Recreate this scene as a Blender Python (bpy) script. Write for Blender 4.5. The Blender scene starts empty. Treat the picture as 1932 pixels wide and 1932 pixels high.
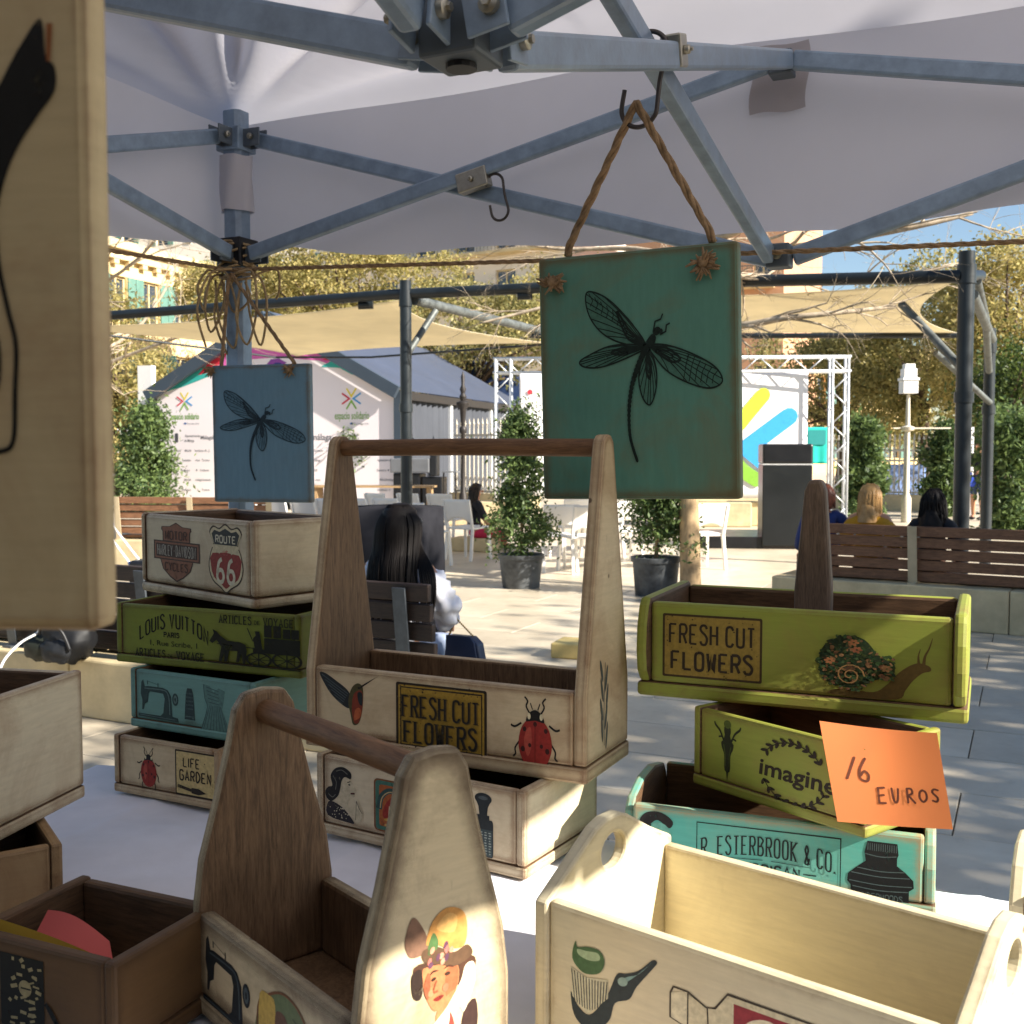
import bpy, bmesh, math, random
import numpy as np
from mathutils import Vector, Matrix, Quaternion
from mathutils.geometry import tessellate_polygon

R = math.radians
random.seed(7)
rng = np.random.default_rng(7)
scn = bpy.context.scene
COL = scn.collection

# ------------------------------------------------------------------ camera
FPX = 2072.0                       # focal length in units of a 1932 px wide picture
PITCH = math.atan(116 / FPX)       # looking slightly down
EYE = Vector((0, 0, 1.5))
cam_d = bpy.data.cameras.new('camera')
cam = bpy.data.objects.new('camera', cam_d)
COL.objects.link(cam)
cam.location = EYE
cam.rotation_euler = (R(90) - PITCH, 0, 0)
cam_d.sensor_width = 36
cam_d.sensor_fit = 'HORIZONTAL'
cam_d.lens = 18 * FPX / 966
cam_d.clip_start = 0.02
cam_d.clip_end = 2000
cam_d.dof.use_dof = True
cam_d.dof.focus_distance = 1.75
cam_d.dof.aperture_fstop = 15
scn.camera = cam

# ------------------------------------------------------------------ sky and sun
SUN_AZ = Vector((0.875, -0.484))     # horizontal direction towards the sun
SUN_EL = R(31)
world = bpy.data.worlds.new('World')
scn.world = world
world.use_nodes = True
wn = world.node_tree
wn.nodes.clear()
wo = wn.nodes.new('ShaderNodeOutputWorld')
wb = wn.nodes.new('ShaderNodeBackground')
ws = wn.nodes.new('ShaderNodeTexSky')
ws.sky_type = 'NISHITA'
ws.sun_disc = False
ws.sun_elevation = SUN_EL
ws.sun_rotation = math.atan2(SUN_AZ.x, SUN_AZ.y)
ws.air_density = 1.0
ws.dust_density = 0.3
ws.ozone_density = 1.6
wb.inputs['Strength'].default_value = 0.062
wn.links.new(ws.outputs[0], wb.inputs['Color'])
wn.links.new(wb.outputs[0], wo.inputs['Surface'])
sun_d = bpy.data.lights.new('sun', 'SUN')
sun_d.energy = 5.0
sun_d.angle = R(0.53)
sun_d.color = (1.0, 0.93, 0.82)
sun = bpy.data.objects.new('sun', sun_d)
COL.objects.link(sun)
_sd = Vector((SUN_AZ.x * math.cos(SUN_EL), SUN_AZ.y * math.cos(SUN_EL), math.sin(SUN_EL)))
sun.rotation_euler = _sd.to_track_quat('Z', 'Y').to_euler()
sun.location = (20, -20, 30)
scn.view_settings.view_transform = 'Standard'
scn.view_settings.look = 'None'
scn.view_settings.gamma = 1
scn.view_settings.use_curve_mapping = False
scn.view_settings.exposure = 1.42
scn.render.engine = 'CYCLES'
scn.cycles.use_denoising = True
scn.cycles.max_bounces = 8
scn.cycles.diffuse_bounces = 5
scn.cycles.glossy_bounces = 3
scn.cycles.transmission_bounces = 4
scn.cycles.transparent_max_bounces = 24
scn.cycles.caustics_reflective = False
scn.cycles.caustics_refractive = False
scn.cycles.sample_clamp_indirect = 6

# ------------------------------------------------------------------ geometry of the place
CPI, SPI = math.cos(PITCH), math.sin(PITCH)
def _ray(u, v):
    x = (u - 966) / FPX; w = -(v - 966) / FPX
    return Vector((x, CPI + w * SPI, -SPI + w * CPI))
def at(u, v, y):                   # point seen at (u, v), y metres ahead
    d = _ray(u, v)
    return EYE + d * (y / d.y)
def gp(u, v, z=0.0):               # point seen at (u, v) on the level z
    d = _ray(u, v)
    return EYE + d * ((z - EYE.z) / d.z)
YAW = R(25.3)                      # the square, the stall and the benches share one grid
E1 = Vector((math.cos(YAW), -math.sin(YAW), 0))
N1 = Vector((math.sin(YAW), math.cos(YAW), 0))

# ------------------------------------------------------------------ object helpers
def tag(o, label=None, cat=None, group=None, kind=None):
    if label: o['label'] = label
    if cat: o['category'] = cat
    if group: o['group'] = group
    if kind: o['kind'] = kind
    return o
def empty(name, loc=(0, 0, 0), rz=0.0, label=None, cat=None, group=None, kind=None):
    o = bpy.data.objects.new(name, None)
    COL.objects.link(o)
    o.location = loc
    o.rotation_euler = (0, 0, rz)
    o.empty_display_size = 0.1
    return tag(o, label, cat, group, kind)
def link(name, me, parent=None, loc=None, rot=None):
    o = bpy.data.objects.new(name, me)
    COL.objects.link(o)
    if parent: o.parent = parent
    if loc is not None: o.location = loc
    if rot is not None: o.rotation_euler = rot
    return o
def copy_tree(o, parent=None):
    c = o.copy()
    COL.objects.link(c)
    c.parent = parent
    for ch in list(o.children):
        copy_tree(ch, c)
    return c

class MB:
    """collects faces, then becomes one mesh"""
    def __init__(s):
        s.v = []; s.f = []; s.m = []
    def add(s, vs, fs, m=0):
        b = len(s.v)
        s.v += [tuple(p) for p in vs]
        s.f += [tuple(i + b for i in f) for f in fs]
        s.m += [m] * len(fs)
        return s
    def box(s, lo, hi, m=0, M=None):
        x0, y0, z0 = lo; x1, y1, z1 = hi
        vs = [Vector(p) for p in ((x0,y0,z0),(x1,y0,z0),(x1,y1,z0),(x0,y1,z0),(x0,y0,z1),(x1,y0,z1),(x1,y1,z1),(x0,y1,z1))]
        if M is not None: vs = [M @ p for p in vs]
        return s.add(vs, [(0,3,2,1),(4,5,6,7),(0,1,5,4),(1,2,6,5),(2,3,7,6),(3,0,4,7)], m)
    def bar(s, p, q, w, h, m=0, up=Vector((0,0,1))):
        p = Vector(p); q = Vector(q)
        d = (q - p); L = d.length; d.normalize()
        sx = d.cross(up)
        if sx.length < 1e-4: sx = Vector((1,0,0))
        sx.normalize(); sz = sx.cross(d)
        vs = []
        for t in (p, q):
            for a, b in ((-1,-1),(1,-1),(1,1),(-1,1)):
                vs.append(t + sx * (a*w/2) + sz * (b*h/2))
        return s.add(vs, [(0,1,2,3),(7,6,5,4),(0,4,5,1),(1,5,6,2),(2,6,7,3),(3,7,4,0)], m)
    def tube(s, pts, r, n=8, m=0, cap=True):
        pts = [Vector(p) for p in pts]
        rs = r if isinstance(r, (list, tuple)) else [r] * len(pts)
        vs = []; fs = []
        t = (pts[1] - pts[0]).normalized()
        a = t.cross(Vector((0,0,1)))
        if a.length < 1e-3: a = t.cross(Vector((0,1,0)))
        a.normalize()
        for i, p in enumerate(pts):
            if i == 0: t = pts[1] - p
            elif i == len(pts) - 1: t = p - pts[i-1]
            else: t = pts[i+1] - pts[i-1]
            t.normalize()
            a = a - t * a.dot(t)
            if a.length < 1e-6: a = t.orthogonal()
            a.normalize(); b = t.cross(a)
            for k in range(n):
                an = 2 * math.pi * k / n
                vs.append(p + (a * math.cos(an) + b * math.sin(an)) * rs[i])
        for i in range(len(pts) - 1):
            for k in range(n):
                k2 = (k + 1) % n
                fs.append((i*n+k, i*n+k2, (i+1)*n+k2, (i+1)*n+k))
        if cap:
            fs.append(tuple(range(n-1, -1, -1)))
            fs.append(tuple(range((len(pts)-1)*n, len(pts)*n)))
        return s.add(vs, fs, m)
    def lathe(s, prof, n=20, m=0, c=(0,0,0), cap=False):
        vs = []; fs = []; c = Vector(c)
        for r, z in prof:
            for k in range(n):
                an = 2 * math.pi * k / n
                vs.append(c + Vector((r*math.cos(an), r*math.sin(an), z)))
        for i in range(len(prof)-1):
            for k in range(n):
                k2 = (k+1) % n
                fs.append((i*n+k, i*n+k2, (i+1)*n+k2, (i+1)*n+k))
        if cap:
            fs.append(tuple(range(n-1,-1,-1))); fs.append(tuple(range((len(prof)-1)*n, len(prof)*n)))
        return s.add(vs, fs, m)
    def ball(s, c, r, nu=12, nv=8, m=0):
        c = Vector(c); rx, ry, rz = r if isinstance(r, (tuple, list)) else (r, r, r)
        vs = [c + Vector((0,0,-rz))]; fs = []
        for i in range(1, nv):
            th = math.pi * i / nv
            for k in range(nu):
                an = 2*math.pi*k/nu
                vs.append(c + Vector((rx*math.sin(th)*math.cos(an), ry*math.sin(th)*math.sin(an), -rz*math.cos(th))))
        vs.append(c + Vector((0,0,rz)))
        for k in range(nu):
            k2 = (k+1) % nu
            fs.append((0, 1+k2, 1+k))
            for i in range(nv-2):
                fs.append((1+i*nu+k, 1+i*nu+k2, 1+(i+1)*nu+k2, 1+(i+1)*nu+k))
            fs.append((len(vs)-1, 1+(nv-2)*nu+k, 1+(nv-2)*nu+k2))
        return s.add(vs, fs, m)
    def prism(s, outline, axis_fn, t, m=0):
        """outline: 2D points; axis_fn(a, b, c) -> 3D; extruded c = 0..t"""
        n = len(outline)
        vs = [axis_fn(a, b, 0.0) for a, b in outline] + [axis_fn(a, b, t) for a, b in outline]
        fs = [tuple(range(n-1, -1, -1)), tuple(range(n, 2*n))]
        for i in range(n):
            j = (i+1) % n
            fs.append((i, j, n+j, n+i))
        return s.add(vs, fs, m)
    def mesh(s, name, mats, smooth=False):
        me = bpy.data.meshes.new(name)
        me.from_pydata(s.v, [], s.f)
        for mm in (mats if isinstance(mats, (list, tuple)) else [mats]):
            me.materials.append(mm)
        if any(s.m): me.polygons.foreach_set('material_index', s.m)
        if smooth is True:
            me.polygons.foreach_set('use_smooth', [True]*len(me.polygons))
        elif smooth:
            me.polygons.foreach_set('use_smooth', [True]*len(me.polygons))
            me.set_sharp_from_angle(angle=R(smooth))
        me.update()
        return me
    def build(s, name, mats, parent=None, loc=None, rot=None, smooth=False, bevel=0, recalc=False):
        me = s.mesh(name, mats, smooth)
        if bevel or recalc:
            bm = bmesh.new(); bm.from_mesh(me)
            bmesh.ops.recalc_face_normals(bm, faces=bm.faces)
            if bevel:
                es = [e for e in bm.edges if len(e.link_faces) == 2 and e.calc_face_angle(0) > R(28)]
                bmesh.ops.bevel(bm, geom=es, offset=bevel, segments=2, profile=0.5, affect='EDGES', clamp_overlap=True)
            bm.to_mesh(me); bm.free()
        return link(name, me, parent, loc, rot)

def catmull(pts, n=6, closed=False):
    P = [Vector(p) for p in pts]
    out = []
    N = len(P)
    rngs = range(N) if closed else range(N-1)
    for i in rngs:
        p1, p2 = P[i], P[(i+1) % N]
        p0 = P[(i-1) % N] if (closed or i > 0) else p1
        p3 = P[(i+2) % N] if (closed or i+2 < N) else p2
        for k in range(n):
            t = k / n
            out.append(0.5*((2*p1) + (p2-p0)*t + (2*p0-5*p1+4*p2-p3)*t*t + (3*p1-p0-3*p2+p3)*t*t*t))
    if not closed: out.append(P[-1])
    return out

# ------------------------------------------------------------------ materials
def lin(c):
    if isinstance(c, str):
        c = tuple(int(c[i:i+2], 16)/255 for i in (0, 2, 4))
    return tuple(x/12.92 if x <= 0.04045 else ((x+0.055)/1.055)**2.4 for x in c[:3]) + (1.0,)
class NT:
    def __init__(s, name):
        s.mat = bpy.data.materials.new(name); s.mat.use_nodes = True
        s.t = s.mat.node_tree; s.t.nodes.clear()
        s.out = s.t.nodes.new('ShaderNodeOutputMaterial')
    def n(s, typ, **kw):
        nd = s.t.nodes.new('ShaderNode' + typ)
        for k, v in kw.items():
            if hasattr(nd, k): setattr(nd, k, v)
            else: nd.inputs[k.replace('_', ' ')].default_value = v
        return nd
    def l(s, a, b): s.t.links.new(a, b)
    def noise(s, scale, detail=4, rough=0.6, vec=None, dist=0.0):
        nd = s.n('TexNoise')
        nd.inputs['Scale'].default_value = scale; nd.inputs['Detail'].default_value = detail
        nd.inputs['Roughness'].default_value = rough; nd.inputs['Distortion'].default_value = dist
        if vec is not None: s.l(vec, nd.inputs['Vector'])
        return nd.outputs['Fac']
    def ramp(s, fac, a, b, lo=0.35, hi=0.65):
        nd = s.n('ValToRGB')
        nd.color_ramp.elements[0].position = lo; nd.color_ramp.elements[0].color = a
        nd.color_ramp.elements[1].position = hi; nd.color_ramp.elements[1].color = b
        s.l(fac, nd.inputs[0]); return nd.outputs[0]
    def mix(s, fac, a, b, typ='MIX'):
        nd = s.n('MixRGB'); nd.blend_type = typ
        for sock, v in ((0, fac), (1, a), (2, b)):
            if hasattr(v, 'is_linked'): s.l(v, nd.inputs[sock])
            elif sock == 0: nd.inputs[0].default_value = v
            else: nd.inputs[sock].default_value = v
        return nd.outputs[0]
    def math(s, op, a, b=0.0, clamp=False):
        nd = s.n('Math'); nd.operation = op; nd.use_clamp = clamp
        for i, v in enumerate((a, b)):
            if hasattr(v, 'is_linked'): s.l(v, nd.inputs[i])
            else: nd.inputs[i].default_value = v
        return nd.outputs[0]
    def coords(s, scale=(1,1,1), kind='Object'):
        tc = s.n('TexCoord'); mp = s.n('Mapping')
        mp.inputs['Scale'].default_value = scale
        s.l(tc.outputs[kind], mp.inputs['Vector']); return mp.outputs[0]
    def bump(s, h, strength=0.2, dist=0.002):
        nd = s.n('Bump'); nd.inputs['Strength'].default_value = strength; nd.inputs['Distance'].default_value = dist
        s.l(h, nd.inputs['Height']); return nd.outputs[0]
    def bsdf(s, col, rough=0.6, metal=0.0, normal=None, spec=0.4):
        b = s.n('BsdfPrincipled')
        if hasattr(col, 'is_linked'): s.l(col, b.inputs['Base Color'])
        else: b.inputs['Base Color'].default_value = col
        if hasattr(rough, 'is_linked'): s.l(rough, b.inputs['Roughness'])
        else: b.inputs['Roughness'].default_value = rough
        b.inputs['Metallic'].default_value = metal
        b.inputs['Specular IOR Level'].default_value = spec
        if normal is not None: s.l(normal, b.inputs['Normal'])
        return b.outputs[0]
    def done(s, shader):
        s.l(shader, s.out.inputs['Surface']); return s.mat

def shade(c, k): return tuple(min(1, x*k) for x in c[:3]) + (1.0,)
def m_plain(name, c, rough=0.6, metal=0.0, var=0.12, scale=6, bump=0.0, bscale=80, stretch=(1,1,1), spec=0.4, kind='Object'):
    t = NT(name); c = lin(c); v = t.coords(stretch, kind)
    f = t.noise(scale, 5, 0.65, v)
    col = t.ramp(f, shade(c, 1-var*1.6), shade(c, 1+var), 0.3, 0.7)
    nrm = t.bump(t.noise(bscale, 3, 0.6, v), bump, 0.003) if bump else None
    rg = t.math('MULTIPLY_ADD', f, 0.25); rg.node.inputs[2].default_value = rough - 0.12
    return t.done(t.bsdf(col, rg, metal, nrm, spec))

def m_paint(name, c, wood='7a5638', wear=1.0, grime=0.35, rough=0.55, streak=(1.0, 1.0, 9.0), mott=0.055, edge=0.026):
    """painted wood, rubbed through at the edges"""
    t = NT(name); c = lin(c); w = lin(wood)
    v = t.coords((1,1,1)); vs = t.coords(streak)
    st = t.noise(14, 5, 0.7, vs)
    col = t.ramp(st, shade(c, 1-mott*2), shade(c, 1+mott), 0.3, 0.72)
    gr = t.noise(5.5, 6, 0.7, v, 0.6)
    gm = t.math('MULTIPLY', t.math('SUBTRACT', gr, 0.47, True), grime*5, True)
    col = t.mix(gm, col, shade(w, 1.3))
    bv = t.n('Bevel'); bv.samples = 6; bv.inputs['Radius'].default_value = edge
    ge = t.n('NewGeometry'); dt = t.n('VectorMath'); dt.operation = 'DOT_PRODUCT'
    t.l(bv.outputs[0], dt.inputs[0]); t.l(ge.outputs['Normal'], dt.inputs[1])
    ed = t.math('SUBTRACT', 1.0, dt.outputs['Value'])
    wn_ = t.noise(38, 5, 0.7, v)
    wl = t.noise(9, 4, 0.6, v)
    q = t.math('ADD', t.math('MULTIPLY', t.math('SUBTRACT', wn_, 0.5), 1.7), t.math('MULTIPLY', t.math('SUBTRACT', wl, 0.5), 2.2))
    q = t.math('ADD', q, t.math('MULTIPLY', t.math('POWER', t.math('MAXIMUM', ed, 0.0), 0.6), 3.4*wear))
    em = t.math('MULTIPLY', t.math('SUBTRACT', q, 0.72), 2.6, True)
    em = t.math('MULTIPLY', em, t.math('MULTIPLY', ed, 60.0, True), True)
    col = t.mix(em, col, shade(w, 0.9))
    # thin dark scuffs
    sc = t.noise(70, 3, 0.5, t.coords((1.0, 1.0, 0.25)))
    col = t.mix(t.math('MULTIPLY', t.math('SUBTRACT', sc, 0.68, True), 5*grime, True), col, shade(w, 0.35))
    vo = t.n('TexVoronoi'); vo.inputs['Scale'].default_value = 13; t.l(v, vo.inputs['Vector'])   # nail heads and small knots
    kn = t.math('MULTIPLY', t.math('SUBTRACT', 0.075, vo.outputs['Distance'], True), 40, True)
    vc = t.n('SeparateColor'); t.l(vo.outputs['Color'], vc.inputs[0])
    kn = t.math('MULTIPLY', kn, t.math('GREATER_THAN', vc.outputs[0], 0.55))
    col = t.mix(t.math('MULTIPLY', kn, 0.8), col, shade(w, 0.3))
    h = t.math('ADD', t.math('MULTIPLY', st, 0.7), t.math('MULTIPLY', em, -0.6))
    return t.done(t.bsdf(col, rough, 0, t.bump(h, 0.28, 0.0012), 0.35))

def m_wood(name, c, dark='3a281c', streak=(2, 2, 22), rough=0.6, contrast=1.0):
    t = NT(name); c = lin(c); d = lin(dark)
    v = t.coords(streak)
    g1 = t.noise(6, 6, 0.72, v, 0.8); g2 = t.noise(26, 4, 0.6, v)
    f = t.math('ADD', t.math('MULTIPLY', g1, 0.7), t.math('MULTIPLY', g2, 0.3))
    col = t.ramp(f, d, c, 0.5-0.17*contrast, 0.5+0.14*contrast)
    bl = t.noise(7, 3, 0.5, t.coords((1,1,1)))
    col = t.mix(t.math('MULTIPLY', t.math('SUBTRACT', bl, 0.55, True), 3.0, True), col, shade(d, 0.8))
    return t.done(t.bsdf(col, rough, 0, t.bump(f, 0.35, 0.0015), 0.35))

def m_fabric(name, c, trans=0.4, var=0.05, scale=3, bump=0.1, bscale=500, tc=None):
    t = NT(name); c = lin(c); v = t.coords()
    f = t.noise(scale, 4, 0.6, v)
    col = t.ramp(f, shade(c, 1-var*2), shade(c, 1+var), 0.3, 0.7)
    nb = t.bump(t.noise(bscale, 2, 0.5, v), bump, 0.001)
    d = t.n('BsdfDiffuse'); tr = t.n('BsdfTranslucent'); mx = t.n('MixShader')
    t.l(col, d.inputs['Color']); t.l(nb, d.inputs['Normal'])
    if tc: tr.inputs['Color'].default_value = lin(tc)
    else: t.l(col, tr.inputs['Color'])
    mx.inputs[0].default_value = trans
    t.l(d.outputs[0], mx.inputs[1]); t.l(tr.outputs[0], mx.inputs[2])
    return t.done(mx.outputs[0])

def m_leaf(name, c1, c2, trans=0.35):
    t = NT(name); g = t.n('NewGeometry')
    col = t.ramp(g.outputs['Random Per Island'], lin(c1), lin(c2), 0.1, 0.9)
    bsd = t.bsdf(col, 0.5, 0, None, 0.35)
    tr = t.n('BsdfTranslucent'); t.l(col, tr.inputs['Color'])
    mx = t.n('MixShader'); mx.inputs[0].default_value = trans
    t.l(bsd, mx.inputs[1]); t.l(tr.outputs[0], mx.inputs[2])
    return t.done(mx.outputs[0])
_flat = {}
def ink(c, rough=0.6):
    """flat printing ink"""
    if c not in _flat:
        t = NT('ink_' + c); cc = lin(c)
        f = t.noise(120, 3, 0.6, t.coords())
        sh = t.bsdf(t.ramp(f, shade(cc, 0.82), shade(cc, 1.1), 0.35, 0.65), rough, 0, None, 0.3)
        wm = t.math('ADD', t.math('MULTIPLY', t.noise(45, 5, 0.75, t.coords()), 0.65), t.math('MULTIPLY', t.noise(11, 3, 0.6, t.coords()), 0.35))
        wm = t.math('MULTIPLY', t.math('SUBTRACT', wm, 0.565, True), 8.0, True)     # ink rubbed thin
        tr = t.n('BsdfTransparent'); mx = t.n('MixShader')
        t.l(t.math('MULTIPLY', wm, 0.65), mx.inputs[0]); t.l(sh, mx.inputs[1]); t.l(tr.outputs[0], mx.inputs[2])
        _flat[c] = t.done(mx.outputs[0])
    return _flat[c]

M = {}
M['cream'] = m_paint('cream_paint', 'd0c2a4', grime=0.35, wear=1.3)
M['cream2'] = m_paint('warm_cream_paint', 'cbb793', grime=0.4, wear=1.4)
M['ivory'] = m_paint('ivory_paint', 'd6cbaa', wood='8a7458', grime=0.16, wear=0.6)
M['dirty'] = m_paint('rubbed_cream_paint', 'cbbb98', wood='4a3624', grime=0.5, wear=1.7, edge=0.04)
M['green'] = m_paint('lime_green_paint', '858f38', wood='7a6238', grime=0.3, wear=0.8)
M['olive'] = m_paint('olive_green_paint', '7a8530', wood='5a4a28', grime=0.25, wear=0.8)
M['teal'] = m_paint('turquoise_paint', '55aa9c', wood='b08558', grime=0.12, wear=1.25)
M['sage'] = m_paint('grey_teal_paint', '6d9890', wood='4d5a50', grime=0.15, wear=0.7)
M['pine'] = m_paint('raw_pine', 'a68a64', wood='6a4a2c', grime=0.4, wear=0.8)
M['brown'] = m_wood('brown_stain', '6b5038', '382718')
M['brown_v'] = m_wood('brown_stain_upright', '86694c', '463424', (22, 22, 2))
M['dowel'] = m_wood('handle_stain', '85603f', '4a3320', (2, 20, 20))
M['grey_wood'] = m_wood('weathered_post', '7a6656', '463a30', (20, 20, 2))
M['bgreen'] = m_paint('board_green', '578878', wood='6a5a38', grime=0.4, wear=1.7, streak=(7, 1, 1), edge=0.035)
M['bblue'] = m_paint('board_blue', '6b8ea2', wood='6a5a40', grime=0.1, wear=1.3, streak=(7, 1, 1), edge=0.03)
M['plaque'] = m_paint('plaque_cream', 'bdac86', wood='7c5a3c', grime=0.45, wear=1.1, edge=0.014)
M['steel'] = m_plain('grey_powder_coat', '7d92a8', 0.36, 0.0, 0.16, 22, 0.08, 120, spec=0.6)
M['steel_dk'] = m_plain('dark_bracket', '59636c', 0.45, 0.2, 0.08, 20)
M['bolt'] = m_plain('zinc_bolt', 'a8a598', 0.35, 0.9, 0.1, 60)
M['black_pl'] = m_plain('black_plastic', '1c1d20', 0.45, 0, 0.1, 20)
M['hookm'] = m_plain('hook_wire', '4e4a48', 0.4, 0.8, 0.1, 40)
M['canopy'] = m_fabric('canopy_fabric', 'd8d6dd', 0.31, 0.03, 2, 0.15, 700)
M['cloth'] = m_fabric('white_cloth', 'dedee6', 0.05, 0.05, 7, 0.35, 420)
M['sail'] = m_fabric('shade_sail_fabric', 'ece2c8', 0.42, 0.04, 2)
M['twine'] = m_plain('jute_twine', 'a8906c', 0.9, 0, 0.3, 60, 0.5, 300)
M['rope'] = m_plain('jute_rope', '937a5c', 0.9, 0, 0.3, 60, 0.5, 300)
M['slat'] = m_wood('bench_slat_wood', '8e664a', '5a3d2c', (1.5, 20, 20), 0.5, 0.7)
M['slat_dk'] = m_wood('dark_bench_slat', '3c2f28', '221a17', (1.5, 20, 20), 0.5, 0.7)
M['stone'] = m_plain('plinth_stone', 'c9b892', 0.75, 0, 0.16, 3.5, 0.2, 60)
M['beigem'] = m_plain('beige_bracket', 'b9a98a', 0.5, 0, 0.08, 8)
M['galv'] = m_plain('dark_galvanised', '5a6066', 0.45, 0.5, 0.15, 20)
M['white_pl'] = m_plain('white_plastic', 'eceae6', 0.35, 0, 0.02, 5, 0, 80, spec=0.5)
M['alu'] = m_plain('aluminium', 'd4d6d8', 0.4, 0.35, 0.06, 12)
M['pole'] = m_plain('pergola_steel', '20262a', 0.4, 0.0, 0.22, 6, 0.06, 60)
M['pole_rust'] = m_plain('pergola_worn_steel', '666a68', 0.55, 0.4, 0.35, 9, 0.1, 60)
M['iron'] = m_plain('dark_iron', '3a3634', 0.5, 0.4, 0.15, 20)
M['ironw'] = m_plain('pale_iron', 'cfc6b4', 0.6, 0.1, 0.1, 20)
M['bark'] = m_plain('plane_bark', 'b89c76', 0.85, 0, 0.35, 9, 0.5, 40, (1, 1, 0.4))
M['twig'] = m_plain('pale_twig', 'b0a08a', 0.85, 0, 0.3, 14, 0.3, 60)
M['bark_dk'] = m_plain('dark_bark', '5a4a3c', 0.9, 0, 0.3, 8, 0.5, 40)
M['pot'] = m_plain('grey_pot', '55585a', 0.55, 0, 0.5, 4, 0.2, 30)
M['soil'] = m_plain('soil', '2c231c', 0.95, 0, 0.3, 30, 0.6, 90)
M['leaf_pot'] = m_leaf('glossy_dark_leaf', '3e5232', '74884e')
M['leaf_yel'] = m_leaf('yellow_green_leaf', '8a844c', 'c9b878', 0.5)  # paled and greyed so the colour carries the haze over distant trees
M['leaf_mid'] = m_leaf('mid_green_leaf', '767648', 'b6a96c', 0.45)  # lightened and dulled likewise, haze put into the leaf colour
M['leaf_dk'] = m_leaf('dark_green_leaf', '2e4020', '5f6f30', 0.3)
M['skin'] = m_plain('skin', 'c08a6a', 0.5, 0, 0.05, 10)
M['hair_k'] = m_wood('black_hair', '1a1412', '0a0807', (90, 90, 2), 0.6, 0.8)
for _n in M['hair_k'].node_tree.nodes:
    if _n.type == 'BSDF_PRINCIPLED': _n.inputs['Specular IOR Level'].default_value = 0.18
M['hair_b'] = m_wood('blonde_hair', 'c39a60', '7a5630', (40, 40, 2), 0.45)
M['hair_r'] = m_wood('auburn_hair', '7a4028', '3c1c12', (40, 40, 2), 0.45)
M['hair_d'] = m_wood('dark_hair', '3a2a20', '15100c', (40, 40, 2), 0.45)
M['tan'] = m_paint('tan_wood', '664c30', wood='4a3420', grime=0.4, wear=1.2)
# ------------------------------------------------------------------ ground and paving
def m_paving():
    t = NT('beige_paving'); v = t.coords((1,1,1), 'Object')
    oi = t.n('ObjectInfo')
    f = t.noise(1.6, 6, 0.62, v, 0.5)
    c = t.ramp(f, lin('b2a590'), lin('cfc3ad'), 0.3, 0.72)
    f2 = t.noise(9, 5, 0.7, v)
    c = t.mix(t.math('MULTIPLY', t.math('SUBTRACT', f2, 0.55, True), 1.6, True), c, lin('968a78'))
    k = t.math('MULTIPLY_ADD', oi.outputs['Random'], 0.22); k.node.inputs[2].default_value = 0.88
    hs = t.n('HueSaturation'); t.l(c, hs.inputs['Color']); t.l(k, hs.inputs['Value'])
    rg = t.math('MULTIPLY_ADD', f2, 0.4); rg.node.inputs[2].default_value = 0.22
    return t.done(t.bsdf(hs.outputs[0], rg, 0, t.bump(f2, 0.08, 0.002), 0.45))
M['paving'] = m_paving()
M['joint'] = m_plain('paving_joint', '6f6250', 0.9, 0, 0.2, 5)
gm = MB()
S = 400.0
gm.add([(-S,-S,-0.012),(S,-S,-0.012),(S,S,-0.012),(-S,S,-0.012)], [(0,1,2,3)])
ground = gm.build('ground', M['joint'], smooth=False)
tag(ground, 'beige stone paving of the sunny town square', kind='structure')
far = MB()      # paving beyond the slabs that can be told apart
Q0 = Vector((0, 9.0, 0))
c0 = Q0 + N1*4.2
far.add([c0 - E1*300, c0 + E1*300, c0 + E1*300 + N1*350, c0 - E1*300 + N1*350], [(0,1,2,3)])
pf = far.build('paved_square', M['paving'])
pf.location.z = -0.004
tag(pf, 'pale stone paving of the far part of the square', kind='structure')
sl = MB(); sl.box((0.003, 0.003, -0.03), (1.197, 0.597, 0))
slab_me = None
first = sl.build('paving_slab', M['paving'], ground, bevel=0.004)
slab_me = first.data
ns = 0
for j in range(-22, 23):
    for i in range(-20, 20):
        p = Q0 + N1*(4.2 - 0.6*(j+23) + 0.6*0) 
        p = p + E1*(1.2*i + (0.6 if j % 2 else 0.0))
        cpt = p + E1*0.6 + N1*0.3
        if cpt.y < 2.3 or cpt.y > 14: continue
        sx = abs(cpt.x)/cpt.y
        if sx > 0.80: continue
        if ns == 0: o = first
        else: o = link('paving_slab', slab_me, ground)
        o.location = p + Vector((0, 0, random.uniform(-0.0015, 0.0015)))
        o.rotation_euler = (0, 0, -YAW)
        ns += 1

# ------------------------------------------------------------------ market tent
HALF = 1.570
TC = Vector((-0.052, 1.151, 0))
def tp(s, t, z): return TC + E1*(s*HALF) + N1*(t*HALF) + Vector((0, 0, z))
tent = empty('market_tent', TC, -YAW, 'white pop-up market tent with grey folding frame over the stall', 'tent')
bpy.context.view_layer.update()
TI = tent.matrix_world.inverted()
def tl(p): return TI @ Vector(p)
ZT, ZB, ZH = 2.383, 1.948, 1.926      # truss joints: top, bottom, hub
EAVE, PEAK = 2.466, 3.50
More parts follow.
